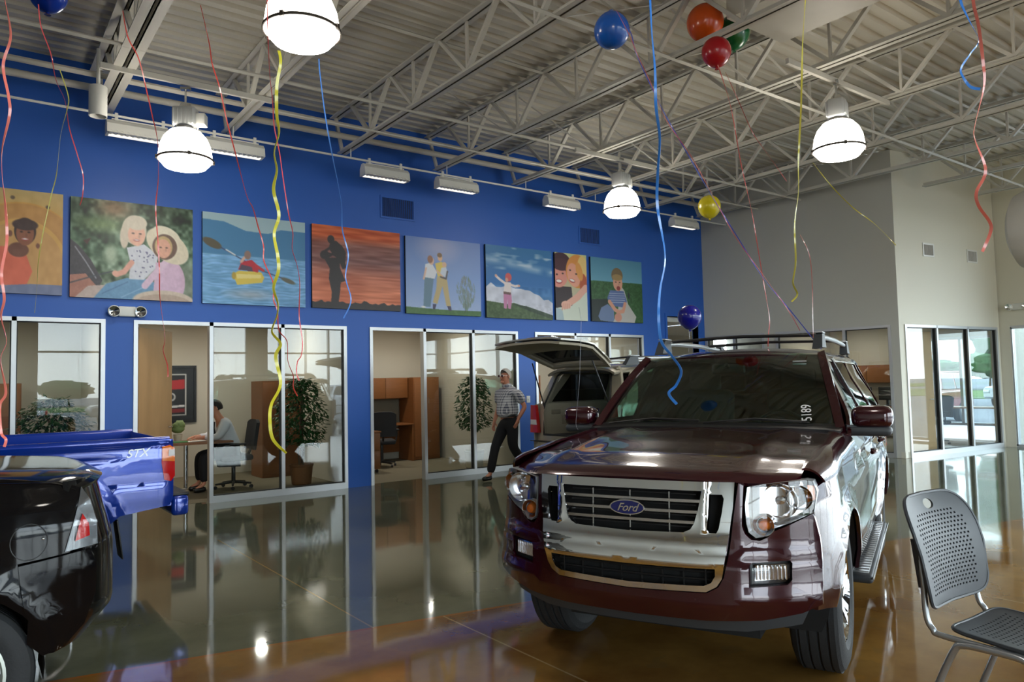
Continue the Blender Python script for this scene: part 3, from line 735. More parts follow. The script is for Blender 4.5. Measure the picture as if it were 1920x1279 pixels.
def build_explorer(label, paint_m, loc, rz, hatch_open=False, chrome=True):
    C = thing('suv', label, 'car', loc, rz)
    HX, HR, HZ, WB = 0.0, 0.44, 0.385, 2.89
    YT = [(0.25, .80), (0.40, .86), (0.55, .89), (0.75, .90), (0.90, .90), (1.05, .885), (1.15, .865), (1.22, .862), (1.62, .675), (1.70, .62), (1.8, .55)]
    def sy(x, z):
        y = lerp_tab(YT, z)
        if x < -.25: y -= .46*(-.25-x)**2
        if x > 3.5: y -= .28*(x-3.5)**2
        if x < 1.2: y -= .035*min(1, (1.2-x)/1.2)
        for hx in (0, WB):
            d = math.hypot(x-hx, z-HZ)
            if z > 0.3: y += .028*math.exp(-((d-.455)/.055)**2)
        y -= 0.012*math.exp(-((z-1.0)/.02)**2)*(1 if x > 0.5 else 0)
        return y
    YS = lambda y: y if abs(y) < .5 else math.copysign(.5+(abs(y)-.5)*.78, y)
    def F(y): return -.90+.26*(abs(y)/.83)**3.2
    def fx(y, z):
        x = F(y)
        x -= .035*max(0, min(1, (.74-z)/.06)) if z < .74 else 0
        if z > .88: x += .25*(z-.88)**1.2
        if z < .52: x += .45*(.52-z)
        return x
    fsurf = lambda off=0.0: (lambda y, z: (fx(y, z)+off, y, z))
    # ---- front: bumper cover with fog lamp recesses
    half = [(.0, .43), (.35, .435), (.60, .45), (.80, .48), (.90, .515), (.905, .60), (.905, .70), (.895, .80), (.875, .885), (.865, .905), (.76, .865), (.67, .835), (.645, .812), (.60, .795), (.555, .80), (.525, .825), (.51, .86), (.515, .95), (.52, 1.035), (.495, 1.045), (.482, .95), (.465, .82), (.447, .70), (.435, .64), (.41, .595), (.36, .567), (.0, .555)]
    outl = [(-a, b_) for a, b_ in half[::-1]][:-1] + half[:-1]
    outl = [(-a, b_) for a, b_ in half[:0:-1]]  # placeholder replaced below
    left = half; right = [(-a, b_) for a, b_ in half]
    loop = [p for p in left if True] + [p for p in right[::-1]]
    # remove doubled centre points
    half = [(YS(a), b_) for a, b_ in half]
    loop = [half[0]] + half[1:-1] + [half[-1]] + [(-a, b_) for a, b_ in half[-2:0:-1]]
    fog = [(.535, .600), (.685, .61), (.702, .63), (.704, .700), (.694, .712), (.550, .705), (.535, .69)]
    def bumper_surf(y, z):
        x = fx(y, z); a = abs(y)
        # ledge above the fog lamp and moulded lower lip
        if a > .50: x -= .018*math.exp(-((z-.735)/.02)**2); x -= .02*math.exp(-((z-.56)/.035)**2)
        return (x, y, z)
    m = MB(); m.plate(loop, bumper_surf, .03, holes=[fog, [(-a, b_) for a, b_ in fog]], step=.05, flip=True, dirv=(-1, 0, 0))
    m.build('front_bumper', paint_m, C, ang=30)
    m = MB(); m.plate([(-.72, .41), (-.5, .375), (0, .37), (.5, .375), (.72, .41), (.77, .52), (0, .46), (-.77, .52)], lambda y, z: (fx(y, z)+.05, y, z), .03, step=.1, flip=True, dirv=(-1, 0, 0)); m.build('air_dam', M_greyplas, C)
    for s in (1, -1):
        m = MB(); m.plate([(.52*s, .585), (.735*s, .595), (.735*s, .725), (.52*s, .72)], fsurf(.055), .01, step=.08, dirv=(-1, 0, 0)); fr = m.build('fog_lamp', M_black, C)
        m = MB(); m.plate([(.55*s, .618), (.688*s, .628), (.690*s, .692), (.555*s, .688)], lambda y, z: (fx(y, z)+.045-.0*y, y, z+.0), .01, step=.03, dirv=(-1, 0, 0))
        for k in range(9):
            yy = s*(.560+k*.0145); m.beam((fx(yy, .65)+.036, yy, .625), (fx(yy, .65)+.036, yy, .688), .006, .006)
        m.build('fog_reflector', M_reflect, fr)
        m = MB(); m.plate([(.545*s, .61), (.694*s, .62), (.698*s, .70), (.545*s, .695)], fsurf(.018), .004, step=.08, dirv=(-1, 0, 0)); m.build('fog_lens', M_lens, fr)
        # headlamp
        hl = [(.535, .87), (.545, .832), (.58, .808), (.62, .812), (.648, .842), (.76, .872), (.872, .912), (.888, 1.0), (.868, 1.046), (.83, 1.054), (.62, 1.040), (.54, 1.028), (.528, .95)]
        hp = [(s*YS(a), b_) for a, b_ in hl]
        if s < 0: hp = hp[::-1]
        m = MB(); m.plate(hp, lambda y, z: (fx(y, z)+.075-0.02*math.sin(9*(abs(y)-.5)), y, z), .01, step=.05, dirv=(-1, 0, 0)); hb = m.build('headlamp', M_reflect, C, ang=60)
        m = MB()
        V = [Vector((fx(a, b_), a, b_)) for a, b_ in hp]; V2 = [v+Vector((.085, 0, 0)) for v in V]; n = len(V)
        m.add(V+V2, [(i, (i+1) % n, n+(i+1) % n, n+i) for i in range(n)]); m.build('headlamp_shell', M_lightbar, hb, smooth=False)
        m = MB()
        for cy_, cz, rr, dd in ((.66, .965, .078, .05), (.735, .975, .055, .04)):
            m.lathe([(rr, -.03), (rr*.9, 0.0), (rr*.55, .03), (.0, .045)], 28, (fx(cy_, cz)+dd, s*cy_, cz), axis='x')
        m.lathe([(.0, -.02), (.018, -.015), (.018, .02)], 16, (fx(.66, .965)+.045, s*.66, .965), axis='x')
        m.build('reflector_bowl', M_reflect, hb)
        m = MB()
        for k in range(11):
            yy = s*(.60+k*.019); m.beam((fx(yy, .95)+.03, yy, .90+.002*k), (fx(yy, .95)+.04, yy, 1.03), .003, .003)
        m.build('lens_ribs', M_lens, hb)
        m = MB(); m.lathe([(0, -.028), (.02, -.022), (.031, 0.0), (.031, .02)], 24, (fx(.59, .855)+.05, s*.59, .858), axis='x'); m.build('turn_signal', M_amber, hb)
        m = MB(); m.lathe([(.034, 0.0), (.046, -.02), (.048, -.02), (.05, .02)], 24, (fx(.59, .855)+.045, s*.59, .858), axis='x'); m.build('signal_ring', M_reflect, hb)
        m = MB(); m.plate([(s*.765, .955), (s*.795, .965), (s*.793, 1.025), (s*.765, 1.03)], fsurf(.012), .008, step=0, dirv=(-1, 0, 0)); m.build('side_marker', M_amber, hb)
        m = MB(); m.plate(hp, fsurf(.0), .005, step=.05, dirv=(-1, 0, 0)); m.build('headlamp_lens', M_lens, hb)
    # ---- chrome grille surround
    g = [(.0, 1.052), (.484, 1.052), (.478, .95), (.46, .82), (.442, .70), (.428, .635), (.405, .60), (.36, .574), (0, .562)]
    gl = [g[0]] + g[1:-1] + [g[-1]] + [(-a, b_) for a, b_ in g[-2:0:-1]]
    up = [(.345, 1.012), (.33, .93), (.312, .868), (.295, .842), (.265, .828), (.0, .820), (-.265, .828), (-.295, .842), (-.312, .868), (-.33, .93), (-.345, 1.012)]
    low = [(.402, .678), (.40, .645), (.382, .615), (.35, .600), (.0, .588), (-.35, .600), (-.382, .615), (-.40, .645), (-.402, .678), (0, .672)]
    slot = [(.378, .998), (.372, .90), (.368, .845), (.378, .83), (.408, .83), (.418, .85), (.432, .92), (.440, .98), (.432, .998)]
    def gsurf(y, z):
        x = fx(y, .70 if z < .70 else z)-.022
        x -= .030*math.exp(-((z-.755)/.062)**2)
        x -= .010*math.exp(-((abs(y)-.355)/.012)**2)*(1 if z > .83 else 0)
        return (x, y, z)
    if chrome:
        m = MB(); m.plate(gl, gsurf, .035, holes=[up[::-1], low[::-1], slot, [(-a, b_) for a, b_ in slot[::-1]]], step=.03, flip=True, dirv=(-1, 0, 0)); gr = m.build('grille', M_chrome, C, ang=30)
        m = MB()
        for z, hw in ((.966, .335), (.918, .325), (.872, .310)):
            pts = [(-hw+2*hw*i/16, z) for i in range(17)]
            for (a, za), (b_, zb) in zip(pts, pts[1:]): m.beam((gsurf(a, z)[0]+.012, a, z), (gsurf(b_, z)[0]+.012, b_, z), .02, .013)
        for a in (-.19, 0, .19): m.beam((gsurf(a, .9)[0]+.035, a, .825), (gsurf(a, .9)[0]+.045, a, 1.0), .006, .006)
        m.build('grille_bar', M_satin, gr, smooth=False)
        m = MB(); m.plate([(-.44, .57), (.44, .57), (.47, 1.04), (-.47, 1.04)], lambda y, z: (fx(y, z)+.075, y, z), .01, step=.1, dirv=(-1, 0, 0)); m.build('radiator_screen', M_dark, gr)
        m = MB()
        for z in (.615, .65): m.tube([(fx(a, z)+.045, a, z) for a in [-.38+.76*i/10 for i in range(11)]], .006, 6)
        for k in range(8): m.beam((fx(0, .63)+.05, -.35+.1*k, .59), (fx(0, .63)+.05, -.35+.1*k, .68), .006, .006)
        for z in (.845, .895, .942, .99): m.beam((gsurf(0, z)[0]+.055, -.31, z), (gsurf(0, z)[0]+.055, .31, z), .01, .006)
        m.build('lower_screen', M_black, gr)
        script_badge(gr, (gsurf(0, .93)[0]-.002, 0, .925), (0, -1, 0), (0, 0, 1))
    # ---- hood and fender tops
    hz = [(-.92, 1.035), (-.86, 1.072), (-.78, 1.10), (-.5, 1.145), (0, 1.185), (.55, 1.215)]
    def hood(u, v):
        y = -.735+1.47*u; x0 = F(y)+.0 + (.035 if abs(y) < .5 else .035+.12*(abs(y)-.5)); x = x0+(.50-x0)*v**1.25
        z = lerp_tab(hz, x-(x0+.865)*(1-v)) - .028*(y/.735)**2 - (.01 if v == 0 else 0)
        z += .010*math.exp(-((abs(y)-.50)/.05)**2)*min(1, v*4)
        return (x, y, z)
    m = MB(); m.grid(hood, 40, 30, -.025); m.build('hood', paint_m, C)
    for s in (1, -1):
        def fend(u, v):
            y0 = .742; x0 = F(y0)+.07; x = x0+.12*u+(.62-x0-.12*u)*v
            zt = lerp_tab(hz, x) - .03
            ye = sy(x, zt-.085)
            y = y0+(ye-y0)*math.sin(u*math.pi/2)
            z = zt-.085*(1-math.cos(u*math.pi/2))
            return (x, s*y, z)
        m = MB(); m.grid(fend, 12, 24, -.012 if s < 0 else .012); m.build('fender_top', paint_m, C)
    m = MB(); m.grid(lambda u, v: (.47+.20*v+.05*abs(2*u-1)**2, -.80+1.6*u, 1.195+.02*v-.02*abs(2*u-1)**3), 16, 4, .02); m.build('cowl', M_black, C)
    # ---- body sides
    for s in (1, -1):
        S = lambda x, z: (x, s*sy(x, z), z)
        fl = (s < 0)
        def side(nm, ol, mt=paint_m, holes=(), off=0.0, th=.02, step=.07, par=C):
            m = MB(); m.plate(ol, lambda x, z: (x, s*(sy(x, z)+off), z), th, holes=holes, step=step, flip=not fl, dirv=(0, s, 0)); return m.build(nm, mt, par, ang=30)
        ft = lambda x: lerp_tab(hz, x)-.03-.085
        fender = [(.615, .40), (.615, ft(.615))]+[(x, ft(x)) for x in (.3, 0, -.3, -.5, -.62)]+[(-.655, .93), (-.655, .60), (-.60, .46), (-.44, .44)]+arc(0, HZ, HR, 172, 8, 18)[:-1]+[(.45, .42)]
        side('front_fender', fender)
        fd = side('front_door', [(.622, .40), (1.625, .40), (1.625, 1.215), (.70, 1.215), (.622, 1.17)])
        m = MB(); m.tube([(1.33, s*(sy(1.4, .99)+.03), .995), (1.36, s*(sy(1.4, .99)+.05), 1.0), (1.50, s*(sy(1.4, .99)+.05), 1.0), (1.54, s*(sy(1.4, .99)+.02), .995)], .014, 8); m.build('door_handle', paint_m, fd)
        rd = side('rear_door', [(1.632, .40), (2.36, .40)]+arc(WB, HZ, HR, 176, 118, 8)+[(2.70, 1.215), (1.632, 1.215)])
        m = MB(); m.tube([(2.36, s*(sy(2.4, .99)+.02), .995), (2.39, s*(sy(2.4, .99)+.05), 1.0), (2.53, s*(sy(2.4, .99)+.05), 1.0), (2.57, s*(sy(2.4, .99)+.02), .995)], .014, 8); m.build('door_handle', paint_m, rd)
        side('quarter_panel', [(2.708, 1.215)]+arc(WB, HZ, HR, 116, 6, 12)+[(3.42, .42), (3.98, .50), (4.0, .80), (4.0, 1.215)])
        # rocker and running board
        m = MB(); m.plate([(.42, .27), (2.45, .27), (2.45, .40), (.42, .40)], lambda x, z: (x, s*(sy(x, z)-.03), z), .02, step=.2, flip=not fl, dirv=(0, s, 0)); m.build('rocker', M_black, C)
        m = MB(); m.box((1.44, s*.86, .335), (1.80, .15, .05), bev=.022); rb = m.build('running_board', M_greyplas, C)
        m = MB(); m.box((1.44, s*.865, .361), (1.70, .09, .006)); [m.box((.62+k*.068, s*.865, .366), (.012, .085, .006)) for k in range(25)]; m.box((1.44, s*.937, .345), (1.84, .006, .012)); m.build('step_tread', M_satin, rb, smooth=False)
        # greenhouse: frame with window holes, panes behind the holes
        frm = [(.66, 1.20), (.80, 1.29), (1.24, 1.625), (1.34, 1.668), (3.55, 1.668), (3.86, 1.215)]
        w1 = [(.86, 1.235), (1.555, 1.235), (1.555, 1.622), (1.32, 1.622), (1.20, 1.55)]
        w2 = [(1.655, 1.235), (2.44, 1.235), (2.50, 1.622), (1.655, 1.622)]
        w3 = [(2.62, 1.235), (3.66, 1.235), (3.44, 1.622), (2.66, 1.622)]
        sf = side('side_frame', frm, paint_m, holes=[w1, w2, w3], off=-.004, step=.1)
        bp_ = MB(); bp_.plate([(1.565, 1.225), (1.645, 1.225), (1.645, 1.64), (1.565, 1.64)], lambda x, z: (x, s*(sy(x, z)+.002), z), .01, step=0, flip=not fl, dirv=(0, s, 0)); bp_.build('pillar_cover', M_black, sf)
        for w_, gm in ((w1, M_carglass), (w2, M_darkglass), (w3, M_darkglass)):
            m = MB(); m.plate(w_, lambda x, z: (x, s*(sy(x, z)-.012), z), .005, step=.15, flip=not fl, dirv=(0, s, 0)); m.build('side_window', gm, sf)
        # mirror
        mr = bpy.data.objects.new('side_mirror', None); COL.objects.link(mr); mr.parent = C; mr.location = (.74, s*.96, 1.245)
        k_ = .06
        m = MB(); m.box((0, 0, .022), (.17, .23, .135), bev=.05, rx=0); m.build('mirror_housing', paint_m, mr)
        m = MB(); m.box((.005, -s*.02, -.062), (.16, .25, .06), bev=.028); m.beam((0, -s*.05, -.06), (-.02, -s*.15, -.05), .1, .05); m.build('mirror_base', M_greyplas, mr)
        m = MB(); m.box((.088, 0, .01), (.006, .20, .13)); m.build('mirror_glass', M_chrome, mr, smooth=False)
        # wheel well liner
        for hx in (0, WB):
            m = MB()
            pts = arc(hx, HZ, HR-.002, 190, -10, 20); n = len(pts)
            V = [(a, s*(sy(a, b_)-.03), b_) for a, b_ in pts]+[(a, s*.55, b_) for a, b_ in pts]
            m.add(V, [(i, i+1, n+i+1, n+i) for i in range(n-1)])
            m.build('wheel_liner', M_dark, C)
    # ---- windshield, pillars, roof
    def ws(u, v, o=0.0):
        a = 2*u-1; hw = .765+(.605-.765)*v
        x = .56+(1.23-.56)*v + .09*a*a*(1-.2*v) + .02*math.sin(v*math.pi)*-1
        z = 1.215+(1.685-1.215)*v - .012*a*a + .018*math.sin(v*math.pi)
        return (x+o, a*hw, z)
    m = MB(); m.grid(ws, 20, 10, .006); wsd = m.build('windshield', M_wsglass, C)
    for s in (1, -1):
        m = MB(); pts = [Vector(ws((s+1)/2, v/8)) + Vector((.0, s*.028, -.012)) for v in range(9)]
        for a, b_ in zip(pts, pts[1:]): m.beam(a-(b_-a)*.08, b_+(b_-a)*.08, .065, .05, (0.3, s*1.0, .5))
        m.build('windshield_pillar', paint_m, C)
    # black band round the glass
    m = MB()
    for (u0, v0), (u1, v1) in (((0, .0), (1, .0)),):
        pts = [Vector(ws(i/16, .012))+Vector((-.004, 0, .004)) for i in range(17)]
        for a, b_ in zip(pts, pts[1:]): m.beam(a, b_, .05, .006, (-.6, 0, 1))
    m.build('windshield_band', M_black, wsd, smooth=False)
    def roof(u, v):
        a = 2*u-1; x = 1.205+.08*a*a+(3.86-1.205-.08*a*a)*v; y = a*.665
        z = 1.755-.045*a*a-.04*abs(a)**8 - .065*(1-v)**9 - .05*v**10
        return (x, y, z)
    m = MB(); m.grid(roof, 24, 24, -.03); m.build('roof', paint_m, C)
    m = MB(); m.grid(lambda u, v: (1.28+.25*0+2.5*v, -.62+1.24*u, 1.68-.01*(2*u-1)**2), 8, 6, .01); m.build('headliner', M_trimtan, C)
    m = MB(); m.tube([ws(.5, .9)[0:1]+(0, 1.62), (1.22, 0, 1.60)], .012, 8); m.box((1.235, 0, 1.585), (.03, .24, .07), bev=.02); m.build('rear_view_mirror', M_black, C)
    # roof rails and cross bars
    for s in (1, -1):
        rr = bpy.data.objects.new('roof_rail', None); COL.objects.link(rr); rr.parent = C
        y = s*.585
        m = MB(); m.tube([(1.60, y, 1.80), (1.9, y, 1.815), (2.6, y, 1.82), (3.2, y, 1.81), (3.45, y, 1.80)], .02, 10); m.build('rail_bar', M_lightbar, rr)
        for x, dx in ((1.56, -1), (3.48, 1)):
            m = MB(); m.add([(x+dx*.13, y-.035, 1.725), (x+dx*.13, y+.035, 1.715), (x-dx*.12, y+.035, 1.72), (x-dx*.12, y-.035, 1.73), (x+dx*.04, y-.028, 1.825), (x+dx*.04, y+.028, 1.822), (x-dx*.1, y+.028, 1.835), (x-dx*.1, y-.028, 1.84)],
                [(0, 3, 2, 1), (4, 5, 6, 7), (0, 1, 5, 4), (1, 2, 6, 5), (2, 3, 7, 6), (3, 0, 4, 7)]); m.build('rail_foot', M_greyplas, rr, smooth=False)
            m = MB(); m.box((x-dx*.05, y, 1.840), (.17, .06, .012), bev=.005); m.build('rail_cap', M_lightbar, rr)
    for x in (1.78, 2.95):
        m = MB(); m.tube([(x, -.58, 1.83), (x-.02, 0, 1.845), (x, .58, 1.83)], .013, 8); m.build('cross_bar', M_black, C)
    # wipers
    for y0, y1 in ((.70, .05), (.02, -.62)):
        m = MB(); p = lambda y, v, o: Vector(ws((y/.765+1)/2, v))+Vector((-.012, 0, .014+o))
        m.tube([p(y0, .01, 0), p((y0+y1)/2, .045, .01), p(y1*.98, .03, .005)], .006, 6); m.tube([p(y0-.0, .02, .0)+Vector((0, -.15, .0)), p((y0+y1)/2, .05, 0), p(y1, .025, 0)], .004, 6); m.build('wiper', M_black, C)
    # ---- rear end
    if hatch_open:
        hole = [(-.60, .80), (.60, .80), (.63, 1.22), (.52, 1.60), (.46, 1.64), (-.46, 1.64), (-.52, 1.60), (-.63, 1.22)]
        ring_o = [(-.86, .60), (.86, .60), (.87, 1.0), (.84, 1.215), (.66, 1.64), (.60, 1.70), (-.60, 1.70), (-.66, 1.64), (-.84, 1.215), (-.87, 1.0)]
        RX = lambda y, z: (4.0-.0*z-(max(0, z-1.1)*.42)-.06*(abs(y)/.86)**4, y, z)
        m = MB(); m.plate(ring_o, RX, .04, holes=[hole], step=.1, dirv=(1, 0, 0)); rf = m.build('tailgate_frame', paint_m, C)
        m = MB(); hs = [Vector(RX(a*1.02, b_)) + Vector((.01, 0, 0)) for a, b_ in hole]; m.tube(hs, .014, 8, close=True); m.build('seal', M_gasket, rf)
        # raised hatch (hinged at the roof edge)
        hg = bpy.data.objects.new('hatch', None); COL.objects.link(hg); hg.parent = C; hg.location = (3.80, 0, 1.73); hg.rotation_euler = (0, R(-97), 0)
        # in hatch space: local -z runs from hinge to lower edge, +x outward
        hw = lambda z: .60+.16*min(1, -z/.5)
        def hx(y, z): return (.05+.20*min(1, max(0, (-z-.02)/.5))**1.0 - .04*(abs(y)/.7)**3-(.10*max(0, -z-.75)), y, z)
        ol = [(-.58, -.02), (.58, -.02), (.66, -.2), (.75, -.5), (.76, -.70), (.68, -.98), (-.68, -.98), (-.76, -.70), (-.75, -.5), (-.66, -.2)]
        gh = [(-.52, -.07), (.52, -.07), (.64, -.44), (-.64, -.44)]
        m = MB(); m.plate(ol, hx, .02, holes=[gh], step=.12, dirv=(1, 0, 0)); m.build('hatch_skin', paint_m, hg)
        m = MB(); m.plate([(a*.97, b_) for a, b_ in ol], lambda y, z: (hx(y, z)[0]-.045, y, z), .03, holes=[gh], step=.12, dirv=(1, 0, 0)); m.build('hatch_trim', M_trimtan, hg)
        m = MB(); m.plate(gh, lambda y, z: (hx(y, z)[0]-.01, y, z), .005, step=.2, dirv=(1, 0, 0)); m.build('hatch_glass', M_darkglass, hg)
        m = MB(); m.box((.27, 0, -.72), (.02, .5, .12), bev=.008); m.build('plate_garnish', M_chrome, hg)
        for s in (1, -1):
            m = MB(); m.tube([(3.93, s*.66, 1.15), (4.18, s*.60, 1.78)], .009, 8); m.build('gas_strut', M_black, C)
        # cargo area
        m = MB(); m.box((3.0, 0, .78), (1.9, 1.36, .03)); m.build('cargo_floor', M_cloth, C, smooth=False)
        for s in (1, -1):
            m = MB(); m.plate([(2.55, .78), (3.95, .78), (3.95, 1.22), (2.55, 1.22)], lambda x, z: (x, s*(.64+.05*(z-.8)), z), .02, step=.3, dirv=(0, s, 0)); ct = m.build('cargo_side_trim', M_trimtan, C)
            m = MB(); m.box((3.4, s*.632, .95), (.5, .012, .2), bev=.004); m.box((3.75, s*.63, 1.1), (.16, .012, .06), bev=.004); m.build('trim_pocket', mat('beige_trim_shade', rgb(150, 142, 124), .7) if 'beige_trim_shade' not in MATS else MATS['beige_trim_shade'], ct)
        m = MB(); m.box((2.1, 0, 1.02), (.12, 1.28, .5), bev=.04); m.build('seat_back', M_trimtan, C)
    else:
        RX = lambda y, z: (4.0-(max(0, z-1.15)*.5)-.06*(abs(y)/.86)**4, y, z)
        m = MB(); m.plate([(-.86, .60), (.86, .60), (.87, 1.0), (.84, 1.215), (.66, 1.64), (.60, 1.70), (-.60, 1.70), (-.66, 1.64), (-.84, 1.215), (-.87, 1.0)], RX, .03, holes=[[(-.62, 1.22), (.62, 1.22), (.52, 1.60), (-.52, 1.60)]], step=.12, dirv=(1, 0, 0)); m.build('tailgate', paint_m, C)
        m = MB(); m.plate([(-.62, 1.22), (.62, 1.22), (.52, 1.60), (-.52, 1.60)], lambda y, z: (RX(y, z)[0]-.01, y, z), .005, step=.3, dirv=(1, 0, 0)); m.build('rear_glass', M_darkglass, C)
    for s in (1, -1):
        m = MB(); m.plate([(s*.70, .82), (s*.885, .82), (s*.86, 1.20), (s*.75, 1.20)], lambda y, z: (4.03-.10*(abs(y)-.7)*3*(abs(y)-.7), y, z), .05, step=.08, dirv=(1, 0, 0)); tl = m.build('tail_lamp', M_red, C)
        m = MB(); m.plate([(s*.72, .93), (s*.87, .93), (s*.865, 1.0), (s*.73, 1.0)], lambda y, z: (4.034-.3*(abs(y)-.7)**2, y, z), .01, step=.08, dirv=(1, 0, 0)); m.build('reverse_lens', M_platewhite, tl)
    m = MB(); m.plate([(-.88, .42), (.88, .42), (.90, .70), (-.90, .70)], lambda y, z: (4.10-.14*(abs(y)/.88)**4, y, z), .12, step=.1, dirv=(1, 0, 0)); rbm = m.build('rear_bumper', paint_m, C)
    m = MB(); m.plate([(-.80, .0), (.80, .0), (.80, .1), (-.80, .1)], lambda y, a: (3.99+a, y, .705), .01, step=.2, dirv=(0, 0, -1)); m.build('bumper_step', M_black, rbm)
    # ---- under body and cabin
    m = MB(); m.box((1.7, 0, .35), (4.4, 1.0, .18)); m.box((-.40, 0, .70), (.62, .9, .5)); m.box((1.45, 0, .45), (1.9, 1.6, .12)); m.box((3.6, 0, .55), (.75, 1.5, .2)); m.build('chassis', M_dark, C, smooth=False)
    m = MB(); m.grid(lambda u, v: (.62+.42*v, -.74+1.48*u, 1.19-.02*v-.02*(2*u-1)**2), 8, 3, -.3); m.build('dashboard', M_cloth if not hatch_open else M_trimtan, C)
    m = MB()
    m.tube([(1.12+.06*math.sin(a), -.36+.19*math.cos(a), 1.10+.18*math.sin(a)) for a in [2*math.pi*k/28 for k in range(28)]], .014, 8, close=True); m.box((1.12, -.36, 1.10), (.04, .14, .1), bev=.02)
    m.build('steering_wheel', M_black, C)
    for y in (-.37, .37):
        m = MB(); m.box((1.62, y, .80), (.52, .50, .16), bev=.06); m.box((1.92, y, 1.12), (.14, .48, .62), bev=.06, ry=.18); m.box((1.99, y, 1.50), (.09, .26, .18), bev=.035, ry=.15); m.build('front_seat', M_cloth, C)
    if not hatch_open:
        m = MB(); m.box((2.55, 0, .80), (.5, 1.3, .16), bev=.06); m.box((2.86, 0, 1.1), (.14, 1.28, .55), bev=.06, ry=.18); m.build('rear_seat', M_cloth, C)
        for y in (-.36, .36): m = MB(); m.box((2.93, y, 1.47), (.08, .26, .15), bev=.03); m.build('headrest', M_cloth, C)
    else:
        M_ = MB()
    for x in (0, WB):
        for s in (-1, 1):
            w_ = wheel(C, x, s*(.725 if x == 0 else .755), .385, .245, 6 if chrome else 5, .24, M_chrome if chrome else M_satin, s)
    return C

CARX, CARY, CART = 3.36, 2.875, .42
suv = build_explorer('dark cherry red SUV with chrome grille, parked nose first towards the viewer', M_plum, (CARX, CARY, 0), CART)
M_mark = mat('white_window_marker', rgb(235, 235, 235), .6)
# stock number written on the glass
def ws_pt(y, v):
    a = y/.765 if abs(y) < .765 else 1
    u = (a+1)/2; return u
mk = text('windshield_number', '5189', .085, M_mark, suv, frame((.655, -.60, 1.295), (.67, .10, .47), (0, 1, 0)), 0.0006)
m = MB(); m.box((1.163, -.50, 1.625), (.001, .09, .008), ry=-.6); m.box((1.15, -.50, 1.605), (.001, .09, .008), ry=-.6); m.build('window_sticker', M_mark, suv, smooth=False)
# ---- tan SUV with its hatch up, behind the cherry one
TS = (10.45, 7.35); TR = math.pi
tsuv = build_explorer('pale gold SUV with its tailgate raised, parked between the red SUV and the blue wall', M_tan, (TS[0], TS[1], 0), TR, hatch_open=True)

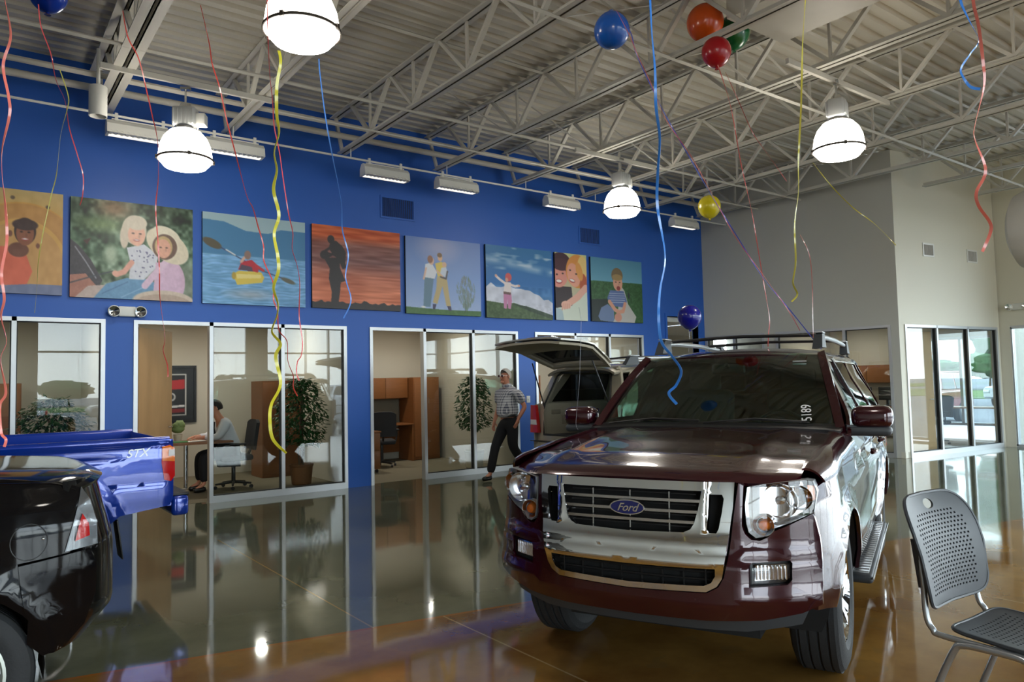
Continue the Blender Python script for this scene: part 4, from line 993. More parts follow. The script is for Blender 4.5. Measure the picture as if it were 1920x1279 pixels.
# ---- blue pickup, tail to the right (only the rear of the bed is inside the picture)
def build_pickup():
    OX, OYc = .48, 7.24
    C = thing('pickup_truck', 'deep blue pickup truck at the left with amber and red tail lamp', 'car', (OX, OYc, 0), 0)
    T = [(.30, .78), (.57, .845), (.70, .855), (.86, .862), (.98, .858), (1.06, .85), (1.13, .842)]
    def sy(x, z):
        y = lerp_tab(T, z); d = math.hypot(x, z-.38)
        if z > .5: y += .022*math.exp(-((d-.50)/.06)**2)
        y -= .010*math.exp(-((z-.775)/.012)**2) if x > .45 and x < .84 else 0
        y -= .008*math.exp(-((z-1.085)/.010)**2)
        y -= .012*math.exp(-((z-.99-.02*math.sin(x*2))/.022)**2)*min(1, max(0, (.62-x)*4))
        if x > .78: y -= .5*(x-.78)**2*1.6
        return y
    for s in (-1, 1):
        ol = [(.425, .50), (.50, .565), (.86, .61), (.885, .66), (.885, 1.13), (-1.05, 1.13), (-1.05, .50)] + arc(0, .38, .445, 165, 15, 16)
        m = MB(); m.plate(ol, lambda x, z: (x, s*sy(x, z), z), .03, step=.04, flip=(s > 0), dirv=(0, s, 0)); sd = m.build('bed_side', M_bluecar, C, ang=30)
        if s < 0:
            text('side_lettering', 'STX', .088, M_lightbar, sd, frame((.62, -.856, 1.035), (1, 0, 0.03), (0, 0, 1)), 0.0015, shear=.35, bold=.0012)
        # rounded bed rail and inner wall
        m = MB(); m.tube([(-1.05, s*.815, 1.125), (.86, s*.815, 1.125)], .03, 12); m.box((-.1, s*.775, .92), (1.92, .02, .42)); m.build('bed_rail', M_bluecar, C)
        m = MB(); m.plate([(.815, .815), (.865, .80), (.895, .84), (.895, 1.06), (.86, 1.085), (.80, 1.075), (.795, .95)], lambda x, z: (x, s*(sy(x, z)+.006), z), .05, step=.03, flip=(s > 0), dirv=(0, s, 0)); tl = m.build('tail_lamp', M_red, C)
        m = MB(); m.plate([(.80, .965), (.893, .955), (.893, 1.06), (.86, 1.083), (.803, 1.073)], lambda x, z: (x, s*(sy(x, z)+.010), z), .03, step=.03, flip=(s > 0), dirv=(0, s, 0)); m.build('amber_lens', M_amber, tl)
        m = MB(); m.plate([(.845, 1.0), (.893, 1.0), (.893, 1.05), (.85, 1.05)], lambda x, z: (x, s*(sy(x, z)+.013), z), .02, step=.03, flip=(s > 0), dirv=(0, s, 0)); m.build('reverse_lens', M_platewhite, tl)
        m = MB(); m.box((.505, s*.77, .39), (.012, .20, .30), ry=-.13, bev=.004); m.build('mud_flap', M_black, C)
        m = MB(); pts = arc(0, .38, .44, 190, -10, 18); n = len(pts)
        m.add([(a, s*.82, b_) for a, b_ in pts]+[(a, s*.5, b_) for a, b_ in pts], [(i, i+1, n+i+1, n+i) for i in range(n-1)]); m.build('wheel_liner', M_dark, C)
        for x in (0, -2.83): wheel(C, x, s*.70, .355, .22, 5, .20, M_satin, s)
        # cab and front fender, outside the picture
        m = MB(); m.plate([(-1.08, .45), (-1.08, 1.13), (-2.5, 1.08), (-3.45, 1.0), (-3.5, .5), (-3.27, .5)]+arc(-2.83, .38, .44, 172, 8, 10)+[(-2.3, .42), (-1.2, .42)], lambda x, z: (x, s*(lerp_tab(T, z)), z), .03, step=.15, flip=(s > 0), dirv=(0, s, 0)); m.build('cab_side', M_bluecar, C)
        m = MB(); m.plate([(-1.12, 1.13), (-1.2, 1.62), (-2.0, 1.62), (-2.55, 1.10)], lambda x, z: (x, s*(.84-.35*(z-1.1)), z), .03, holes=[[(-1.22, 1.17), (-1.28, 1.56), (-1.97, 1.56), (-2.32, 1.17)]], step=.2, flip=(s > 0), dirv=(0, s, 0)); m.build('cab_frame', M_bluecar, C)
        m = MB(); m.plate([(-1.22, 1.17), (-1.28, 1.56), (-1.97, 1.56), (-2.32, 1.17)], lambda x, z: (x, s*(.83-.35*(z-1.1)), z), .005, step=0, dirv=(0, s, 0)); m.build('side_window', M_darkglass, C)
    m = MB(); m.plate([(-.80, .60), (.80, .60), (.80, 1.13), (-.80, 1.13)], lambda y, z: (.885-.006*math.exp(-((z-.86)/.1)**2), y, z), .04, step=.1, dirv=(1, 0, 0)); tg = m.build('tailgate', M_bluecar, C)
    m = MB(); m.box((.91, 0, .99), (.03, .22, .08), bev=.01); m.build('tailgate_handle', M_black, tg)
    m = MB(); m.box((-.09, 0, .72), (1.95, 1.5, .04)); m.build('bed_floor', M_bluecar, C, smooth=False)
    m = MB(); m.box((-1.06, 0, .92), (.04, 1.6, .42)); m.build('bed_front', M_bluecar, C, smooth=False)
    m = MB(); m.box((.945, 0, .595), (.13, 1.66, .16), bev=.03); bp_ = m.build('rear_bumper', M_bluecar, C)
    m = MB(); m.box((.95, 0, .682), (.13, 1.62, .025), bev=.01); m.build('bumper_pad', M_black, bp_)
    m = MB(); m.box((-1.1, 0, .52), (1.9, .8, .12)); m.tube([(-.2, .35, .5), (.75, .35, .55)], .03, 8); m.build('chassis', M_dark, C, smooth=False)
    m = MB(); m.box((-1.6, 0, 1.63), (.9, 1.34, .05), bev=.02); m.build('roof', M_bluecar, C)
    m = MB(); m.grid(lambda u, v: (-2.53+.53*v, (-.78+1.56*u)*(1-.14*v), 1.10+.52*v), 6, 4, .006); m.build('windshield', M_darkglass, C)
    m = MB(); m.grid(lambda u, v: (-3.45+.95*v, -.80+1.6*u, 1.0+.09*v-.02*(2*u-1)**2), 10, 6, -.03); m.box((-3.47, 0, .75), (.1, 1.6, .5), bev=.04); m.build('hood', M_bluecar, C)
    m = MB(); m.box((-1.1, 0, 1.38), (.01, 1.4, .44)); m.build('rear_glass', M_darkglass, C, smooth=False)
    return C
build_pickup()

# ---- black sedan, nearest at lower left (only the rear corner is inside the picture)
M_lampgrey = mat('smoked_lamp_backing', rgb(120, 124, 128), .25, .6)
def build_sedan():
    C = thing('sedan', 'glossy black car at lower left showing its rear corner and fuel door', 'car', (-.06, 4.68, 0), 0)
    T = [(.25, .80), (.42, .835), (.55, .865), (.75, .885), (.92, .88), (1.03, .855), (1.10, .81), (1.15, .74)]
    def sy(x, z):
        y = lerp_tab(T, z); d = math.hypot(x, z-.335)
        if z > .4: y += .022*math.exp(-((d-.40)/.05)**2)
        if x > .22: y -= .75*(x-.22)**2
        return y
    for s in (-1, 1):
        P = lambda nm, ol, mt, off=0., th=.02, holes=(), par=C, step=.05: (lambda m: (m.plate(ol, lambda x, z: (x, s*(sy(x, z)+off), z), th, holes=holes, step=step, flip=(s > 0), dirv=(0, s, 0)), m.build(nm, mt, par, ang=30))[1])(MB())
        qp = P('quarter_panel', [(.26, .80), (.455, .815), (.49, 1.02), (.50, 1.085), (.44, 1.115), (.2, 1.15), (-.7, 1.15), (-.75, .45), (-.36, .40)]+arc(0, .335, .375, 170, 42, 10)+[], M_blackcar)
        P('bumper_side', [(.262, .79), (.285, .60)]+[(.30, .56), (.30, .45), (.36, .38), (.44, .40), (.52, .48), (.565, .62), (.565, .74), (.535, .815), (.455, .808)], M_blackcar, .006)
        P('arch_filler', arc(0, .335, .375, 42, 12, 4)+[(.31, .45), (.30, .56), (.285, .60), (.262, .79)], M_blackcar)
        tl = P('tail_lamp', [(.435, .82), (.57, .83), (.565, .93), (.54, 1.03), (.505, 1.09), (.485, 1.0)], M_lampgrey, .004, .03)
        P('red_lens', [(.475, .86), (.535, .875), (.53, .93), (.505, .975), (.49, .93)], M_red, .012, .012, par=tl, step=.02)
        P('clear_lens', [(.44, .825), (.572, .835), (.567, .93), (.542, 1.03), (.507, 1.09), (.487, 1.0)], M_lens, .016, .004, par=tl)
        if s < 0:
            m = MB(); m.tube([(.30+.068*math.cos(a), -(sy(.30+.068*math.cos(a), .885+.075*math.sin(a))+.0), .885+.075*math.sin(a)) for a in [2*math.pi*k/40 for k in range(40)]], .0022, 6, close=True); fd = m.build('fuel_door', M_black, qp)
            m = MB(); m.ell((.352, -sy(.35, .89)-.003, .892), (.006, .004, .005), 10, 6); m.build('door_catch', M_chrome, fd)
        P('door_panel', [(-.755, .45), (-.755, 1.15), (-2.6, 1.08), (-2.6, .42), (-.9, .40)], M_blackcar, step=.2)
        P('front_fender', [(-2.605, 1.08), (-3.3, .92), (-3.5, .8), (-3.5, .45), (-3.16, .42)]+arc(-2.78, .335, .375, 168, 12, 10)+[(-2.605, .42)], M_blackcar, step=.2)
        m = MB(); m.plate([(-.45, 1.15), (-.95, 1.42), (-1.9, 1.42), (-2.55, 1.08), (-.75, 1.12)], lambda x, z: (x, s*(.76-.42*(z-1.1)), z), .02, step=.3, flip=(s > 0), dirv=(0, s, 0)); m.build('side_window', M_darkglass, C)
        m = MB(); pts = arc(0, .335, .37, 190, -10, 18); n = len(pts)
        m.add([(a, s*.80, b_) for a, b_ in pts]+[(a, s*.5, b_) for a, b_ in pts], [(i, i+1, n+i+1, n+i) for i in range(n-1)]); m.build('wheel_liner', M_dark, C)
        for x in (0, -2.78): wheel(C, x, s*.745, .335, .215, 7, .225, MATS.get('pale_alloy') or mat('pale_alloy', rgb(205, 210, 200), .3, .4), s)
    def lid(u, v):
        a = 2*u-1; x = -.45+(1.10-.17*a**4)*v; y = a*(.775-.0*v)
        z = 1.195-.055*v*v-.045*abs(a)**5*(1-.3*v)-.03*max(0, v-.93)/.07
        return (x, y, z)
    m = MB(); m.grid(lid, 24, 20, -.02); m.build('trunk_lid', M_blackcar, C)
    rx = lambda y, z: (.70-.19*(abs(y)/.80)**4-.25*max(0, z-.8)-.9*max(0, .50-z), y, z)
    m = MB(); m.plate([(-.80, .38), (.80, .38), (.80, 1.0), (.78, 1.12), (-.78, 1.12), (-.80, 1.0)], rx, .02, step=.06, dirv=(1, 0, 0)); m.build('rear_panel', M_blackcar, C)
    m = MB(); m.grid(lambda u, v: (-.97+.52*v, (-.62-.14*v)*(1-2*u), 1.425-.23*v), 6, 4, .006); m.build('rear_window', M_darkglass, C)
    m = MB(); m.grid(lambda u, v: (-1.95+1.0*v, -.64+1.28*u, 1.43+.03*math.sin(v*3.1)), 6, 6, -.02); m.build('roof', M_blackcar, C)
    m = MB(); m.grid(lambda u, v: (-2.6+.66*v, (-.74+.12*v)*(1-2*u), 1.07+.36*v), 6, 4, .006); m.build('windshield', M_darkglass, C)
    m = MB(); m.grid(lambda u, v: (-3.5+.9*v, -.74+1.48*u, .82+.26*math.sin(v*1.5)), 8, 8, -.02); m.box((-3.5, 0, .62), (.1, 1.5, .4), bev=.04); m.build('hood', M_blackcar, C)
    m = MB(); m.box((-1.2, 0, .38), (3.0, .9, .2)); m.box((.2, 0, .6), (.5, .9, .5)); m.build('chassis', M_dark, C, smooth=False)
    return C
build_sedan()

# ================================================================ OUTSIDE
f = MB(); f.box2((-150, -220, -0.35), (220, 160, -0.16)); struct(f, 'ground', M_asphalt, smooth=False)
f = MB(); f.box2((-150, -75, -0.16), (220, -52, -0.12)); struct(f, 'ground_verge', M_grass, smooth=False)
f = MB(); f.box2((52, -52, -0.16), (75, 160, -0.12)); struct(f, 'ground_verge', M_grass, smooth=False)
def parked_car(label, pm, L, Wd, H, loc, rz, style='suv'):
    C = thing('parked_car', label, 'car', loc, rz, group='cars parked outside')
    h = Wd/2
    if style == 'suv': bd = [(0, .45), (0.02, .95), (.2, 1.0), (L*.26, 1.08), (L, 1.08), (L+.02, .45)]; gh = [(L*.27, 1.08), (L*.37, H), (L*.97, H), (L*.995, 1.08)]
    elif style == 'truck': bd = [(0, .5), (0.02, 1.05), (L*.25, 1.15), (L, 1.15), (L, .5)]; gh = [(L*.26, 1.15), (L*.34, H), (L*.60, H), (L*.62, 1.15)]
    else: bd = [(0, .4), (0.02, .72), (L*.26, .92), (L*.85, .95), (L, .9), (L, .4)]; gh = [(L*.27, .92), (L*.42, H), (L*.72, H), (L*.88, .95)]
    def prism(poly, w0, w1, z0, z1):
        m = MB(); bm = bmesh.new(); W_ = lambda z: w0+(w1-w0)*(z-z0)/(z1-z0)
        a = [bm.verts.new((x, -W_(z), z)) for x, z in poly]; b_ = [bm.verts.new((x, W_(z), z)) for x, z in poly]; n = len(poly)
        bm.faces.new(a[::-1]); bm.faces.new(b_)
        for i in range(n): bm.faces.new((a[i], a[(i+1) % n], b_[(i+1) % n], b_[i]))
        bmesh.ops.recalc_face_normals(bm, faces=bm.faces[:]); bmesh.ops.bevel(bm, geom=bm.edges[:], offset=.07, segments=3, affect='EDGES'); bm.verts.index_update()
        m.add([v.co.copy() for v in bm.verts], [[v.index for v in f_.verts] for f_ in bm.faces]); bm.free(); return m
    prism(bd, h, h, .4, 1.1).build('body', pm, C, ang=50)
    prism(gh, h*.93, h*.74, gh[0][1], H).build('cabin', pm, C, ang=50)
    zb = gh[0][1]; W_ = lambda z: h*.93+(h*.74-h*.93)*(z-zb)/(H-zb)+.006
    for s in (-1, 1):
        x0, x1, x2, x3 = gh[0][0]+.12, gh[1][0]+.02, gh[2][0]-.06, gh[3][0]-.1
        n = 2 if style != 'suv' else 3
        for k in range(n):
            fa, fb = (k+.04)/n, (k+.96)/n
            q = [(x0+(x3-x0)*fa, zb+.06), (x0+(x3-x0)*fb, zb+.06), (x1+(x2-x1)*fb, H-.09), (x1+(x2-x1)*fa, H-.09)]
            m = MB(); m.plate(q, lambda x, z: (x, s*W_(z), z), .006, step=0, dirv=(0, s, 0)); m.build('side_window', M_darkcar, C)
    for (xa, za), (xb, zb_), nm in ((gh[0], gh[1], 'windshield'), (gh[3], gh[2], 'rear_window')):
        dx = -.012 if nm == 'windshield' else .012
        m = MB(); m.add([(xa+(xb-xa)*.12+dx, -W_(za)*.88, za+(zb_-za)*.12), (xa+(xb-xa)*.12+dx, W_(za)*.88, za+(zb_-za)*.12), (xa+(xb-xa)*.86+dx, W_(zb_)*.86, za+(zb_-za)*.86), (xa+(xb-xa)*.86+dx, -W_(zb_)*.86, za+(zb_-za)*.86)], [(0, 1, 2, 3)])
        m.build(nm, M_darkcar, C, smooth=False)
    for s in (-1, 1):
        m = MB(); m.box((0.0, s*h*.75, .78 if style != 'sedan' else .64), (.06, .3, .14), bev=.02); m.build('headlamp', M_lightbar, C)
        m = MB(); m.box((L, s*h*.82, .9 if style != 'sedan' else .78), (.06, .2, .22), bev=.02); m.build('tail_lamp', M_red, C)
        for x in (L*.19, L*.8): 
            wz = bpy.data.objects.new('wheel', None); COL.objects.link(wz); wz.parent = C; wz.location = (x, s*(h-.10), .34)
            m = MB(); m.lathe([(0, -.11), (.34, -.11), (.36, -.07), (.36, .07), (.34, .11), (0, .11)], 24, axis='y'); m.build('tyre', M_rubber, wz)
            m = MB(); m.lathe([(0, s*.125), (.2, s*.115), (.21, s*.10)], 16, axis='y'); m.build('hub', M_satin, wz)
    return C
M_darkcar = mat('dark_car_window', (0.02, 0.025, 0.028), 0.08, coat=0.5)
M_redcar = paint('faded_red_paint', rgb(150, 52, 46)); M_whitecar = paint('white_car_paint', rgb(225, 226, 228), .3, 0); M_silver = paint('silver_car_paint', rgb(150, 154, 158), .3, .5); M_green = paint('grey_green_paint', rgb(92, 100, 98), .3, .4)
def gpt(px, d): p = atd(px, 700, d); return (p[0], p[1], -0.16)
g0 = gpt(1775, 24.5); parked_car('red SUV parked outside, seen through the corner office windows', M_redcar, 4.7, 1.85, 1.75, g0, 0, 'suv').location = (g0[0]-2.0, g0[1]+1.2, -.16)
C_ = kids  # noqa
g1 = gpt(1728, 44); t_ = parked_car('white truck parked beyond the red SUV outside the corner office', M_whitecar, 5.4, 1.95, 1.95, g1, math.radians(200), 'truck')
g2 = gpt(1872, 34); t_ = parked_car('silver car parked outside, to the right of the red SUV', M_silver, 4.6, 1.8, 1.7, (g2[0], g2[1], -.16), math.radians(-20), 'suv')
g3 = gpt(1935, 22); t_ = parked_car('white car parked outside the glass door at the right edge', M_whitecar, 4.7, 1.85, 1.6, (g3[0], g3[1], -.16), math.radians(-25), 'suv')
for i, (x, y, r_, pm, st, lb) in enumerate([(-1.5, -19, 0.1, M_whitecar, 'sedan', 'white sedan parked south of the building, mirrored in the office glass'), (5.0, -21, 0.0, M_silver, 'suv', 'silver SUV parked south of the building, mirrored in the office glass'),
        (10.5, -20, 0.2, M_green, 'sedan', 'grey green sedan parked south of the building, mirrored in the office glass'), (-8, -24, .1, M_redcar, 'sedan', 'red sedan parked south west of the building, mirrored in the office glass'), (17, -23, .0, M_whitecar, 'truck', 'white pickup parked south east of the building, mirrored in the office glass')]):
    parked_car(lb, pm, 4.6, 1.8, 1.45 if st == 'sedan' else 1.8, (x, y, -.16), r_, st)

def crown_mesh(seed, rx, rz, detail=3):
    rng = random.Random(seed); bm = bmesh.new(); 
    m = MB()
    for k in range(7):
        a = rng.random()*6.28; rr = rng.random()*.55; c = (rx*rr*math.cos(a), rx*rr*math.sin(a), rz*(rng.random()*.8-.3)); s = .5+.35*rng.random()
        b_ = bmesh.new(); bmesh.ops.create_icosphere(b_, subdivisions=detail, radius=1)
        for v in b_.verts:
            n = 1+.16*math.sin(v.co.x*7+k)*math.sin(v.co.y*8+seed)+.12*math.sin(v.co.z*11+k*2)+rng.uniform(-.09, .09)
            v.co = Vector((v.co.x*rx*s*n+c[0], v.co.y*rx*s*n+c[1], v.co.z*rz*s*n+c[2]))
        b_.verts.index_update(); m.add([v.co.copy() for v in b_.verts], [[v.index for v in f_.verts] for f_ in b_.faces]); b_.free()
    bm.free(); return m
def tree(label, loc, h, r_, seed, grp='trees beyond the parking lot', ht=None):
    t = thing('tree', label, 'tree', loc, 0, grp); ht = ht or h*.35
    m = MB(); m.tube([(0, 0, -.1), (.1, 0, h*.3), (0, .1, h*.6)], [h*.03, h*.022, h*.012], 8); m.build('trunk', M_trunk, t)
    c = crown_mesh(seed, r_, h*.36).build('crown', M_leafd, t, loc=(0, 0, h*.60), ang=180); return t
rng = random.Random(5)
protos = [tree('broad dark tree in the far tree line east of the lot', (78, -34, -.15), 3.9, 2.9, 1), tree('rounded green tree in the far tree line east of the lot', (80, -24, -.15), 3.3, 2.8, 2)]
for i in range(20):
    a = 80+7*(i % 2)+rng.uniform(-1, 1); y = -14+i*7.2+rng.uniform(-.6, .6)
    copy_tree(protos[i % 2], 'dark tree of the far tree line east of the lot', (a, y, -.15), rng.random()*6)
for i in range(24):
    copy_tree(protos[i % 2], 'dark tree of the far tree line south of the lot, mirrored in the office glass', (-80+i*7.0+rng.uniform(-.6, .6), -77-7*(i % 2)+rng.uniform(-1, 1), -.15), rng.random()*6, 'trees south of the parking lot')
g4 = gpt(1925, 36); tree('tall leafy green tree outside the glass door at the right edge', (g4[0]+1, g4[1], -.15), 7.5, 2.6, 9)
# light poles and pole sign south of the building (mirrored in the office glass)
def pole(loc, h, lb):
    t = thing('parking_light_pole', lb, 'light pole', loc, 0, 'parking lot light poles')
    m = MB(); m.tube([(0, 0, 0), (0, 0, h)], [.11, .07], 10); m.build('pole', M_steel, t)
    m = MB(); m.box((0, 0, h), (2.2, .12, .1)); m.build('cross_arm', M_steel, t, smooth=False)
    for s in (-1, 1): m = MB(); m.box((s*.9, 0, h+.02), (.7, .45, .16), bev=.05); m.build('lamp_head', M_steel, t)
    m = MB(); m.lathe([(0, .5), (.28, .5), (.28, 0), (0, 0)], 16); m.build('footing', M_taupe, t)
    return t
for i, (x, y, h) in enumerate([(-9, -32, 9), (1.5, -30, 9), (9.5, -34, 9), (20, -31, 9), (31, -33, 9)]):
    pole((x, y, -.16), h, 'tall parking lot light pole with two heads, mirrored in the glass, %s' % ['far west', 'west', 'middle', 'east', 'far east'][i])
t = thing('pole_sign', 'tall oval dealership pole sign standing south of the building, mirrored in the glass', 'sign', (14.2, -24, -.16), 0)
m = MB(); m.tube([(0, 0, 0), (0, 0, 6.0)], .22, 14); m.build('pole', M_steel, t)
for s in (1, -1):
    g = script_badge(t, (0, s*.12, 7.0), (-s, 0, 0), (0, 0, 1), 4.6, 1.9, 'sign_face'); 
# ================================================================ PICTURES ON THE BLUE WALL
class Art:
    def __init__(s, W_, H_, seed=0):
        s.W, s.H = W_, H_; s.a = np.zeros((H_, W_, 3)); s.rs = np.random.RandomState(seed)
        s.U, s.V = np.meshgrid((np.arange(W_)+.5)/W_, (np.arange(H_)+.5)/H_); s.px = 1.3/H_
    def grad(s, stops):
        v = s.V.ravel(); st = [p for p, _ in stops]
        for c in range(3): s.a[..., c] = np.interp(v, st, [q[c] for _, q in stops]).reshape(s.H, s.W)
    def put(s, m, col, al=1.0):
        m = np.clip(m, 0, 1)[..., None]*al; s.a = s.a*(1-m)+np.array(col, float)*m
    def ell(s, cx, cy, rx, ry, col, rot=0, al=1.0, soft=1.0):
        c, n = math.cos(R(rot)), math.sin(R(rot)); k = s.W/s.H
        x = (s.U-cx)*k; y = s.V-cy; xr = x*c+y*n; yr = -x*n+y*c
        d = np.sqrt((xr/(rx*k))**2+(yr/ry)**2); s.put((1-d)*min(rx*k, ry)/(s.px*soft)+.5, col, al)
    def poly(s, P, col, al=1.0):
        sub = np.zeros((s.H, s.W))
        for ox, oy in ((-.25, -.25), (.25, -.25), (-.25, .25), (.25, .25)):
            x = s.U+ox/s.W; y = s.V+oy/s.H; ins = np.zeros((s.H, s.W), bool)
            for (x0, y0), (x1, y1) in zip(P, P[1:]+P[:1]):
                if y0 == y1: continue
                ins ^= ((y0 > y) != (y1 > y)) & (x < (x1-x0)*(y-y0)/(y1-y0)+x0)
            sub += ins*.25
        s.put(sub, col, al)
    def line(s, P, w, col, al=1.0):
        k = s.W/s.H; m = np.zeros((s.H, s.W))
        for (x0, y0), (x1, y1) in zip(P, P[1:]):
            ax, ay, bx, by = x0*k, y0, x1*k, y1; dx, dy = bx-ax, by-ay; L2 = dx*dx+dy*dy+1e-9
            t = np.clip(((s.U*k-ax)*dx+(s.V-ay)*dy)/L2, 0, 1); d = np.hypot(s.U*k-ax-t*dx, s.V-ay-t*dy); m = np.maximum(m, (w/2-d)/s.px+.5)
        s.put(m, col, al)
    def noise(s, nx, ny):
        g = s.rs.rand(ny+2, nx+2); x = s.U*nx; y = s.V*ny; i = x.astype(int); j = y.astype(int); fx_, fy = x-i, y-j; fx_ = fx_*fx_*(3-2*fx_); fy = fy*fy*(3-2*fy)
        return (g[j, i]*(1-fx_)+g[j, i+1]*fx_)*(1-fy)+(g[j+1, i]*(1-fx_)+g[j+1, i+1]*fx_)*fy
    def mottle(s, nx, ny, amp, mask=None, oct=2):
        n = sum(s.noise(nx*2**k, ny*2**k)-.5 for k in range(oct))
        if mask is not None: n = n*mask
        s.a += (n*amp)[..., None]
def face(A, cx, cy, r, skin, hair, rot=0, smile=True, hairtop=True):
    if hair: A.ell(cx, cy-r*.2, r*.95*A.H/A.W, r*1.12, hair, rot)
    A.ell(cx, cy, r*.78*A.H/A.W, r, skin, rot)
    for sx in (-.32, .32): A.ell(cx+sx*r*A.H/A.W, cy-r*.12, r*.12*A.H/A.W, r*.07, [c*.35 for c in skin])
    A.ell(cx+.02, cy+r*.15, r*.10*A.H/A.W, r*.16, [c*.85 for c in skin], al=.7)
    if smile: A.ell(cx, cy+r*.48, r*.28*A.H/A.W, r*.11, (170, 70, 70)); A.ell(cx, cy+r*.46, r*.22*A.H/A.W, r*.06, (240, 235, 230))
ARTS = []
def art_boy():
    A = Art(96, 150, 1); A.grad([(0, (205, 178, 120)), (.3, (210, 165, 90)), (1, (190, 140, 95))])
    A.ell(.38, .62, .95, .50, (212, 160, 84)); A.ell(.38, .62, .93, .485, (200, 148, 84)); A.ell(.35, .70, .72, .42, (216, 168, 92)); A.ell(.33, .72, .69, .40, (206, 158, 96))
    A.ell(.20, .085, .035, .018, (110, 90, 70)); A.ell(.75, .145, .035, .018, (110, 90, 70))
    A.poly([(0, .56), (.2, .55), (.42, .62), (.52, .78), (.42, .93), (0, .92)], (228, 112, 84)); A.ell(.30, .58, .16, .07, (120, 74, 56))
    face(A, .40, .42, .115, (150, 92, 66), (60, 42, 38)); A.ell(.40, .335, .20, .055, (70, 48, 44)); A.ell(.17, .43, .035, .03, (130, 80, 60)); A.ell(.60, .53, .03, .025, (130, 80, 60))
    A.poly([(0, .93), (.5, .90), (1, .90), (1, 1), (0, 1)], (120, 128, 160)); A.mottle(8, 10, 10)
    k = 61; A.a = np.concatenate([A.a[:, 1:k+1][:, ::-1]*0+A.a[:, :1], A.a], 1); A.W += k; return A
def art_riders():
    A = Art(190, 150, 2); A.grad([(0, (64, 84, 62)), (.5, (70, 100, 74)), (1, (120, 130, 110))]); A.mottle(9, 7, 80, oct=3)
    A.ell(.34, .08, .13, .09, (200, 140, 96), al=.6, soft=14); A.ell(.25, .25, .16, .07, (150, 176, 110), al=.6, soft=12); A.ell(.31, .55, .05, .09, (190, 206, 180), al=.8, soft=6)
    A.ell(.93, .8, .12, .22, (140, 150, 134), al=.7, soft=14); A.poly([(0, .42), (.08, .5), (.16, .62), (.25, .82), (.20, .95), (0, 1)], (70, 66, 72)); A.line([(.04, .5), (.12, .64), (.2, .8)], .012, (150, 150, 160))
    A.poly([(0, .78), (.12, .76), (.22, .9), (.05, 1), (0, 1)], (176, 120, 104)); A.poly([(.10, .43), (.16, .40), (.13, .47)], (70, 40, 36))
    A.poly([(.04, 1), (.14, .88), (.3, .86), (.34, 1)], (196, 176, 168)); A.line([(0, .86), (.18, .78), (.33, .72)], .012, (70, 74, 80))
    A.poly([(.18, 1), (.28, .85), (.44, .78), (.62, .78), (.74, .86), (.55, 1)], (108, 154, 192)); A.line([(.25, .95), (.45, .82)], .008, (80, 118, 160)); A.line([(.4, .98), (.62, .84)], .008, (150, 190, 220))
    A.poly([(.44, .47), (.58, .42), (.70, .52), (.68, .66), (.58, .79), (.46, .79), (.47, .62)], (214, 216, 226)); 
    for i in range(26): A.ell(.47+A.rs.rand()*.19, .48+A.rs.rand()*.28, .006, .007, (90, 90, 130))
    A.line([(.48, .62), (.42, .72), (.36, .75)], .055, (226, 168, 150)); A.ell(.35, .74, .025, .03, (230, 176, 156))
    A.ell(.50, .28, .10, .15, (218, 206, 186)); A.ell(.42, .36, .035, .12, (214, 200, 180)); face(A, .52, .33, .115, (236, 184, 160), None); A.ell(.52, .205, .085, .075, (222, 210, 190))
    A.ell(.80, .80, .13, .24, (214, 180, 206)); A.poly([(.68, .6), (.85, .58), (.9, .72), (.88, .97), (.66, .9)], (216, 184, 210)); A.line([(.76, .60), (.66, .74), (.59, .85)], .07, (222, 194, 216))
    A.ell(.78, .42, .20, .155, (226, 214, 190), 32); A.ell(.77, .30, .12, .08, (232, 222, 200), 20); A.ell(.755, .43, .105, .135, (112, 84, 70), 20); face(A, .745, .45, .10, (226, 170, 146), (200, 170, 120), smile=False)
    A.ell(.75, 1.0, .26, .11, (210, 194, 178)); A.ell(.75, 1.03, .24, .10, (188, 166, 150)); A.mottle(40, 30, 10); return A
def art_kayak():
    A = Art(150, 140, 3); A.grad([(0, (170, 196, 204)), (.2, (176, 200, 204)), (.201, (96, 148, 190)), (1, (120, 170, 214))])
    A.a[:] = (168, 196, 206); A.poly([(0, .08), (.2, .09), (.4, .17), (.62, .18), (.75, .12), (1, .12), (1, .46), (0, .46)], (74, 132, 178)); m = (A.V > .30).astype(float)
    A.put(((A.V-.45)*60).clip(0, 1), (118, 172, 218)); wv = np.sin(A.V*150+A.noise(8, 22)*9); A.a += (wv*14*(A.V > .46)*(A.V))[..., None]
    A.mottle(10, 34, 26, (A.V > .46).astype(float)); A.ell(.45, .88, .18, .05, (206, 180, 160), al=.45, soft=8)
    A.ell(.09, .34, .095, .045, (92, 84, 66), 26); A.line([(.17, .38), (.55, .60), (.78, .68)], .012, (60, 70, 110)); A.line([(.22, .40), (.3, .45)], .016, (220, 226, 230)); A.ell(.82, .70, .075, .025, (100, 98, 84), 20)
    A.poly([(.28, .66), (.34, .62), (.55, .62), (.58, .68), (.56, .74), (.32, .78)], (226, 200, 84)); A.poly([(.31, .66), (.55, .65), (.55, .69), (.32, .71)], (240, 222, 140)); A.ell(.29, .68, .02, .04, (190, 160, 60))
    A.poly([(.33, .61), (.36, .52), (.46, .49), (.53, .56), (.52, .63), (.48, .62)], (192, 44, 60)); A.poly([(.34, .61), (.36, .55), (.46, .57), (.47, .62)], (84, 70, 90)); A.line([(.50, .55), (.57, .60)], .03, (200, 50, 60)); A.line([(.36, .52), (.39, .47)], .028, (224, 180, 160)); A.ell(.42, .44, .032, .05, (150, 120, 110)); return A
